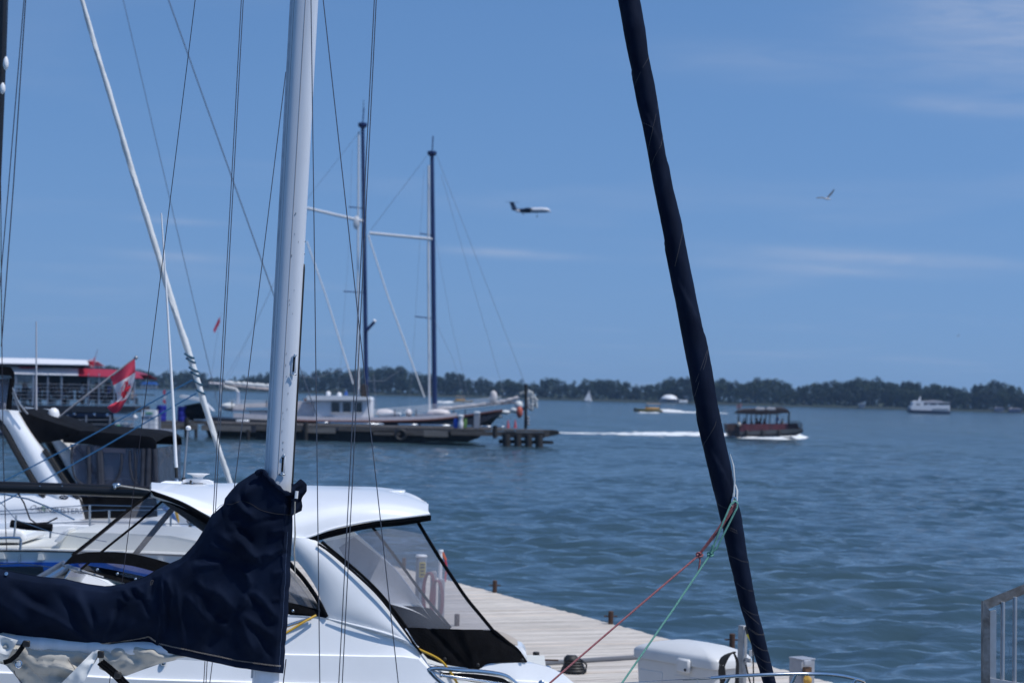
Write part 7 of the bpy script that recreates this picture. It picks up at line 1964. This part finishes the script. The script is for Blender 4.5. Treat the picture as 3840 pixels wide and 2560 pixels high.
wake('faint_wake', wl_([(1645, 1508), (1670, 1509), (1692, 1509)]), [3, 4, 3], 'pale wake behind the second yellow taxi', [.3, .4, .3], 9, 4.0)

# ---- white ferry near the far shore
Yw = G(3485, 1551).y
wb_ = P(3485, 1551, Yw); wb_.z = 0
wf_ = thing('white_ferry', 'white two deck ferry with a dark hull near the far right shore', 'ferry', wb_)
def pw(u, v, dy=0): return P(u, v, Yw + dy)
def pl2(pts, dy, depth, m, name, parent=wf_):
    mb = MB(); mb.prism([pw(u, v, dy) for u, v in pts], (0, depth, 0)); return mb.build(name, m, parent)
pl2([(3405, 1533), (3420, 1536), (3562, 1541), (3565, 1552), (3480, 1551), (3415, 1548)], 0, 6, NAVYHULL, 'hull')
pl2([(3414, 1522), (3440, 1518), (3562, 1524), (3562, 1541), (3490, 1540), (3418, 1536)], .2, 5.6, FWHITE_, 'main_deck')
pl2([(3424, 1506), (3440, 1502), (3466, 1503), (3468, 1512), (3562, 1516), (3562, 1526), (3424, 1520)], .4, 5.2, FWHITE_, 'upper_deck')
pl2([(3470, 1503), (3510, 1500), (3535, 1503), (3540, 1511), (3470, 1511)], .2, 5, mat('ferry_roof', (.5, .47, .49), .6), 'roof')
pl2([(3540, 1507), (3563, 1508), (3563, 1510), (3540, 1509)], .3, 5, FWHITE_, 'aft_awning')
for (a, b) in ((3464, 1512), (3486, 1512), (3520, 1513), (3546, 1513)):
    pl2([(a, 1511.5), (a + (14 if a == 3464 else 24 if a < 3546 else 14), 1512.5), (a + (14 if a == 3464 else 24 if a < 3546 else 14), 1518), (a, 1517)], .3, .2, DARKGLASS, 'window')
for i in range(9):
    a = 3496 + 7 * i; pl2([(a, 1532), (a + 4, 1532.2), (a + 4, 1537), (a, 1536.8)], .1, .2, DARKGLASS, 'lower_window')
pl2([(3436, 1513), (3452, 1514), (3450, 1519), (3436, 1518)], .3, .2, DARKGLASS, 'bridge_window')
MB().tube([pw(3447, 1503, 2), pw(3450, 1490, 2), pw(3454, 1486, 2)], [.5, .25, .1], 7).build('funnel_mast', FWHITE_, wf_)

# ---- small sailing boats near the far shore
def dinghy_sail(u, v, hpx, m, label, wfrac=.42):
    Ys = G(u, v).y; b = P(u, v, Ys); b.z = 0
    t = thing('sailing_dinghy', label, 'sailing dinghy', b); H = M(hpx, Ys)
    MB().tube([b + Vector((0, 0, .3)), b + Vector((.05 * H, 0, H))], .08, 6).build('mast', ALU, t)
    mb = MB(); mb.slab([[b + Vector((.05 * H * s - (1 - s) * H * wfrac * tt, -.4 * math.sin(pi * tt) * (1 - s), .12 * H + s * H * .88)) for tt in np.linspace(0, 1, 6)] for s in np.linspace(0, .98, 8)], (0, .05, 0)); mb.build('mainsail', m, t)
    mb = MB(); mb.slab([[b + Vector((.05 * H * s + (1 - s) * H * .26 * tt, -.2 * math.sin(pi * tt) * (1 - s), .10 * H + s * H * .72)) for tt in np.linspace(0, 1, 5)] for s in np.linspace(0, .98, 6)], (0, .05, 0)); mb.build('jib', m, t)
    mb = MB(); secs = [[b + Vector((x * H * .55, w * math.cos(a), .55 - .6 * math.sin(a))) for a in np.linspace(0, pi, 7)] for x, w in ((-.5, .7), (0, .9), (.4, .5), (.55, .05))]
    mb.grid(secs); mb.grid([[s[0] for s in secs], [s[-1] for s in secs]]); mb.build('hull', WHITEPAINT, t)
dinghy_sail(2208, 1506, 45, mat('bright_sail', (.72, .72, .72), .7), 'small white sailing boat with full sail near the far shore')
LIME = mat('lime_sail', (.36, .52, .08), .6)
dinghy_sail(2322, 1504, 15, LIME, 'tiny lime green sail near the far shore, left of its twin', .6)
dinghy_sail(2339, 1504, 15, LIME, 'tiny lime green sail near the far shore, right of its twin', .6)

# ================================================================== in the air
Yq = 1580.0
def pa(u, v, dy=0): return P(u, v, Yq + dy)
pb_ = pa(1985, 792)
air = thing('airliner', 'white and dark twin propeller airliner flying low with its wheels down', 'aeroplane', pb_)
PW_ = mat('airliner_white', (.62, .64, .68), .4); PD_ = mat('airliner_navy', (.02, .035, .075), .4)
def fus(stations, m, name):
    mb = MB(); mb.tube([pa(u, v) for u, v, r in stations], [M(r, Yq) for u, v, r in stations], 14); return mb.build(name, m, air)
fus([(1990, 788, 9.0), (2010, 787.5, 9.2), (2035, 787, 9.2), (2050, 788, 8.5), (2058, 790.5, 6), (2063, 794, 2.5), (2065, 796, .5)], PW_, 'fuselage')
fus([(1920, 783, 1.2), (1930, 786, 4), (1945, 789, 7), (1960, 790, 8.6), (1975, 790, 9.3), (1990, 789, 9.4)], PD_, 'tail_fuselage')
mb = MB(); mb.tube([pa(1990, 794, -.6), pa(2020, 793.5, -.6), pa(2046, 793, -.6), pa(2056, 795, -.2)], [M(4.2, Yq)] * 3 + [M(1, Yq)], 10); mb.build('belly_stripe', mat('belly_grey', (.09, .12, .17), .5), air)
mb = MB(); mb.ball(pa(1941, 791, -1.6), 1.0, 10, (M(9, Yq), .4, M(5, Yq))); mb.build('white_emblem', PW_, air)
mb = MB(); mb.prism([pa(1911, 757), pa(1927, 758), pa(1938, 783), pa(1921, 790)], (0, .6, 0)); mb.build('fin', PD_, air)
mb = MB(); mb.slab([[pa(1894, 757.0, -4.2), pa(1910, 757.5, 0), pa(1932, 759.5, 4.2)], [pa(1906, 757.4, -4.2), pa(1930, 759, 0), pa(1946, 760.5, 4.2)]], (0, 0, .22)); mb.build('tailplane', PD_, air)
mb = MB(); mb.slab([[pa(1976, 781, -14), pa(1974, 780, -6), pa(1973, 780, 0), pa(1974, 780, 6), pa(1976, 780, 14)], [pa(1984, 781.5, -14), pa(1990, 781.5, -6), pa(1991, 781.5, 0), pa(1990, 781.5, 6), pa(1984, 780.5, 14)]], (0, 0, .35)); mb.build('wing', PD_, air)
for dy in (-4.2, 4.2):
    mb = MB(); mb.tube([pa(1956, 786, dy), pa(1970, 785, dy), pa(1988, 784, dy), pa(1996, 784, dy)], [M(2, Yq), M(5, Yq), M(4.6, Yq), M(1.5, Yq)], 10); nac = mb.build('engine', PD_, air)
    for k in range(6):
        a = k * pi / 3 + .3; c = pa(1997, 784, dy)
        MB().box(c + Vector((0, .95 * math.cos(a), .95 * math.sin(a))), (.08, .28, 1.9), m=Matrix.Rotation(-a + pi / 2, 3, 'X')).build('propeller_blade', PD_, nac)
    MB().tube([pa(1962, 790, dy), pa(1962, 803, dy)], .12, 6).build('main_gear_leg', PD_, air)
    MB().lathe(pa(1962, 803, dy - .3), [(.2, 0), (.5, .05), (.5, .55), (.2, .6)], 12, (0, 1, 0)).build('main_wheel', RUBBER, air)
MB().tube([pa(2014, 795), pa(2014, 812)], .14, 6).build('nose_gear_leg', PD_, air)
MB().lathe(pa(2014, 812, -.25), [(.2, 0), (.55, .05), (.55, .45), (.2, .5)], 12, (0, 1, 0)).build('nose_wheel', RUBBER, air)

def gull(u, v, Yg, sc, label):
    b = P(u, v, Yg); t = thing('gull', label, 'bird', b)
    GB, GW, GT = mat('gull_white', (.66, .65, .66), .8), mat('gull_grey', (.13, .15, .18), .8), mat('gull_tip', (.03, .035, .04), .8)
    def q(du, dv, dy=0): return P(u + du * sc, v + dv * sc, Yg + dy)
    m_ = lambda px: M(px * sc, Yg)
    mb = MB(); mb.tube([q(-16, -2), q(-9, -1), q(0, 1), q(7, 1.5), (q(11, 2)), q(14, 3)], [m_(.6), m_(2.4), m_(3.4), m_(2.8), m_(2.3), m_(.6)], 10); body_ = mb.build('body', GB, t)
    MB().tube([q(13.5, 2.6), q(16.5, 3.4)], [m_(.8), m_(.2)], 6).build('beak', YELLOW, body_)
    mb = MB(); mb.slab([[q(-2, 1), q(4, -9, .03), q(14, -20, .05), q(26, -34, .05)], [q(4, 1), q(11, -7, .03), q(21, -18, .05), q(30, -34, .05)]], (0, .02, m_(.8))); mb.build('wing', GW, t)
    mb = MB(); mb.tube([q(25, -31, .05), q(29, -36, .05)], [m_(2.2), m_(.5)], 6, flat=.4); mb.build('wing_tip', GT, t)
    mb = MB(); mb.slab([[q(-3, -1), q(-14, -6, -.1), q(-28, -5, -.16), q(-40, -3, -.2)], [q(2, 2), q(-12, -1, -.1), q(-26, -1, -.16), q(-39, -1, -.2)]], (0, .02, m_(.8))); mb.build('wing', GW, t)
gull(3100, 745, 60.0, 1.0, 'grey and white gull with one wing raised, in the sky at right')
gull(3592, 1260, 160.0, .22, 'tiny distant gull low in the sky near the right edge')
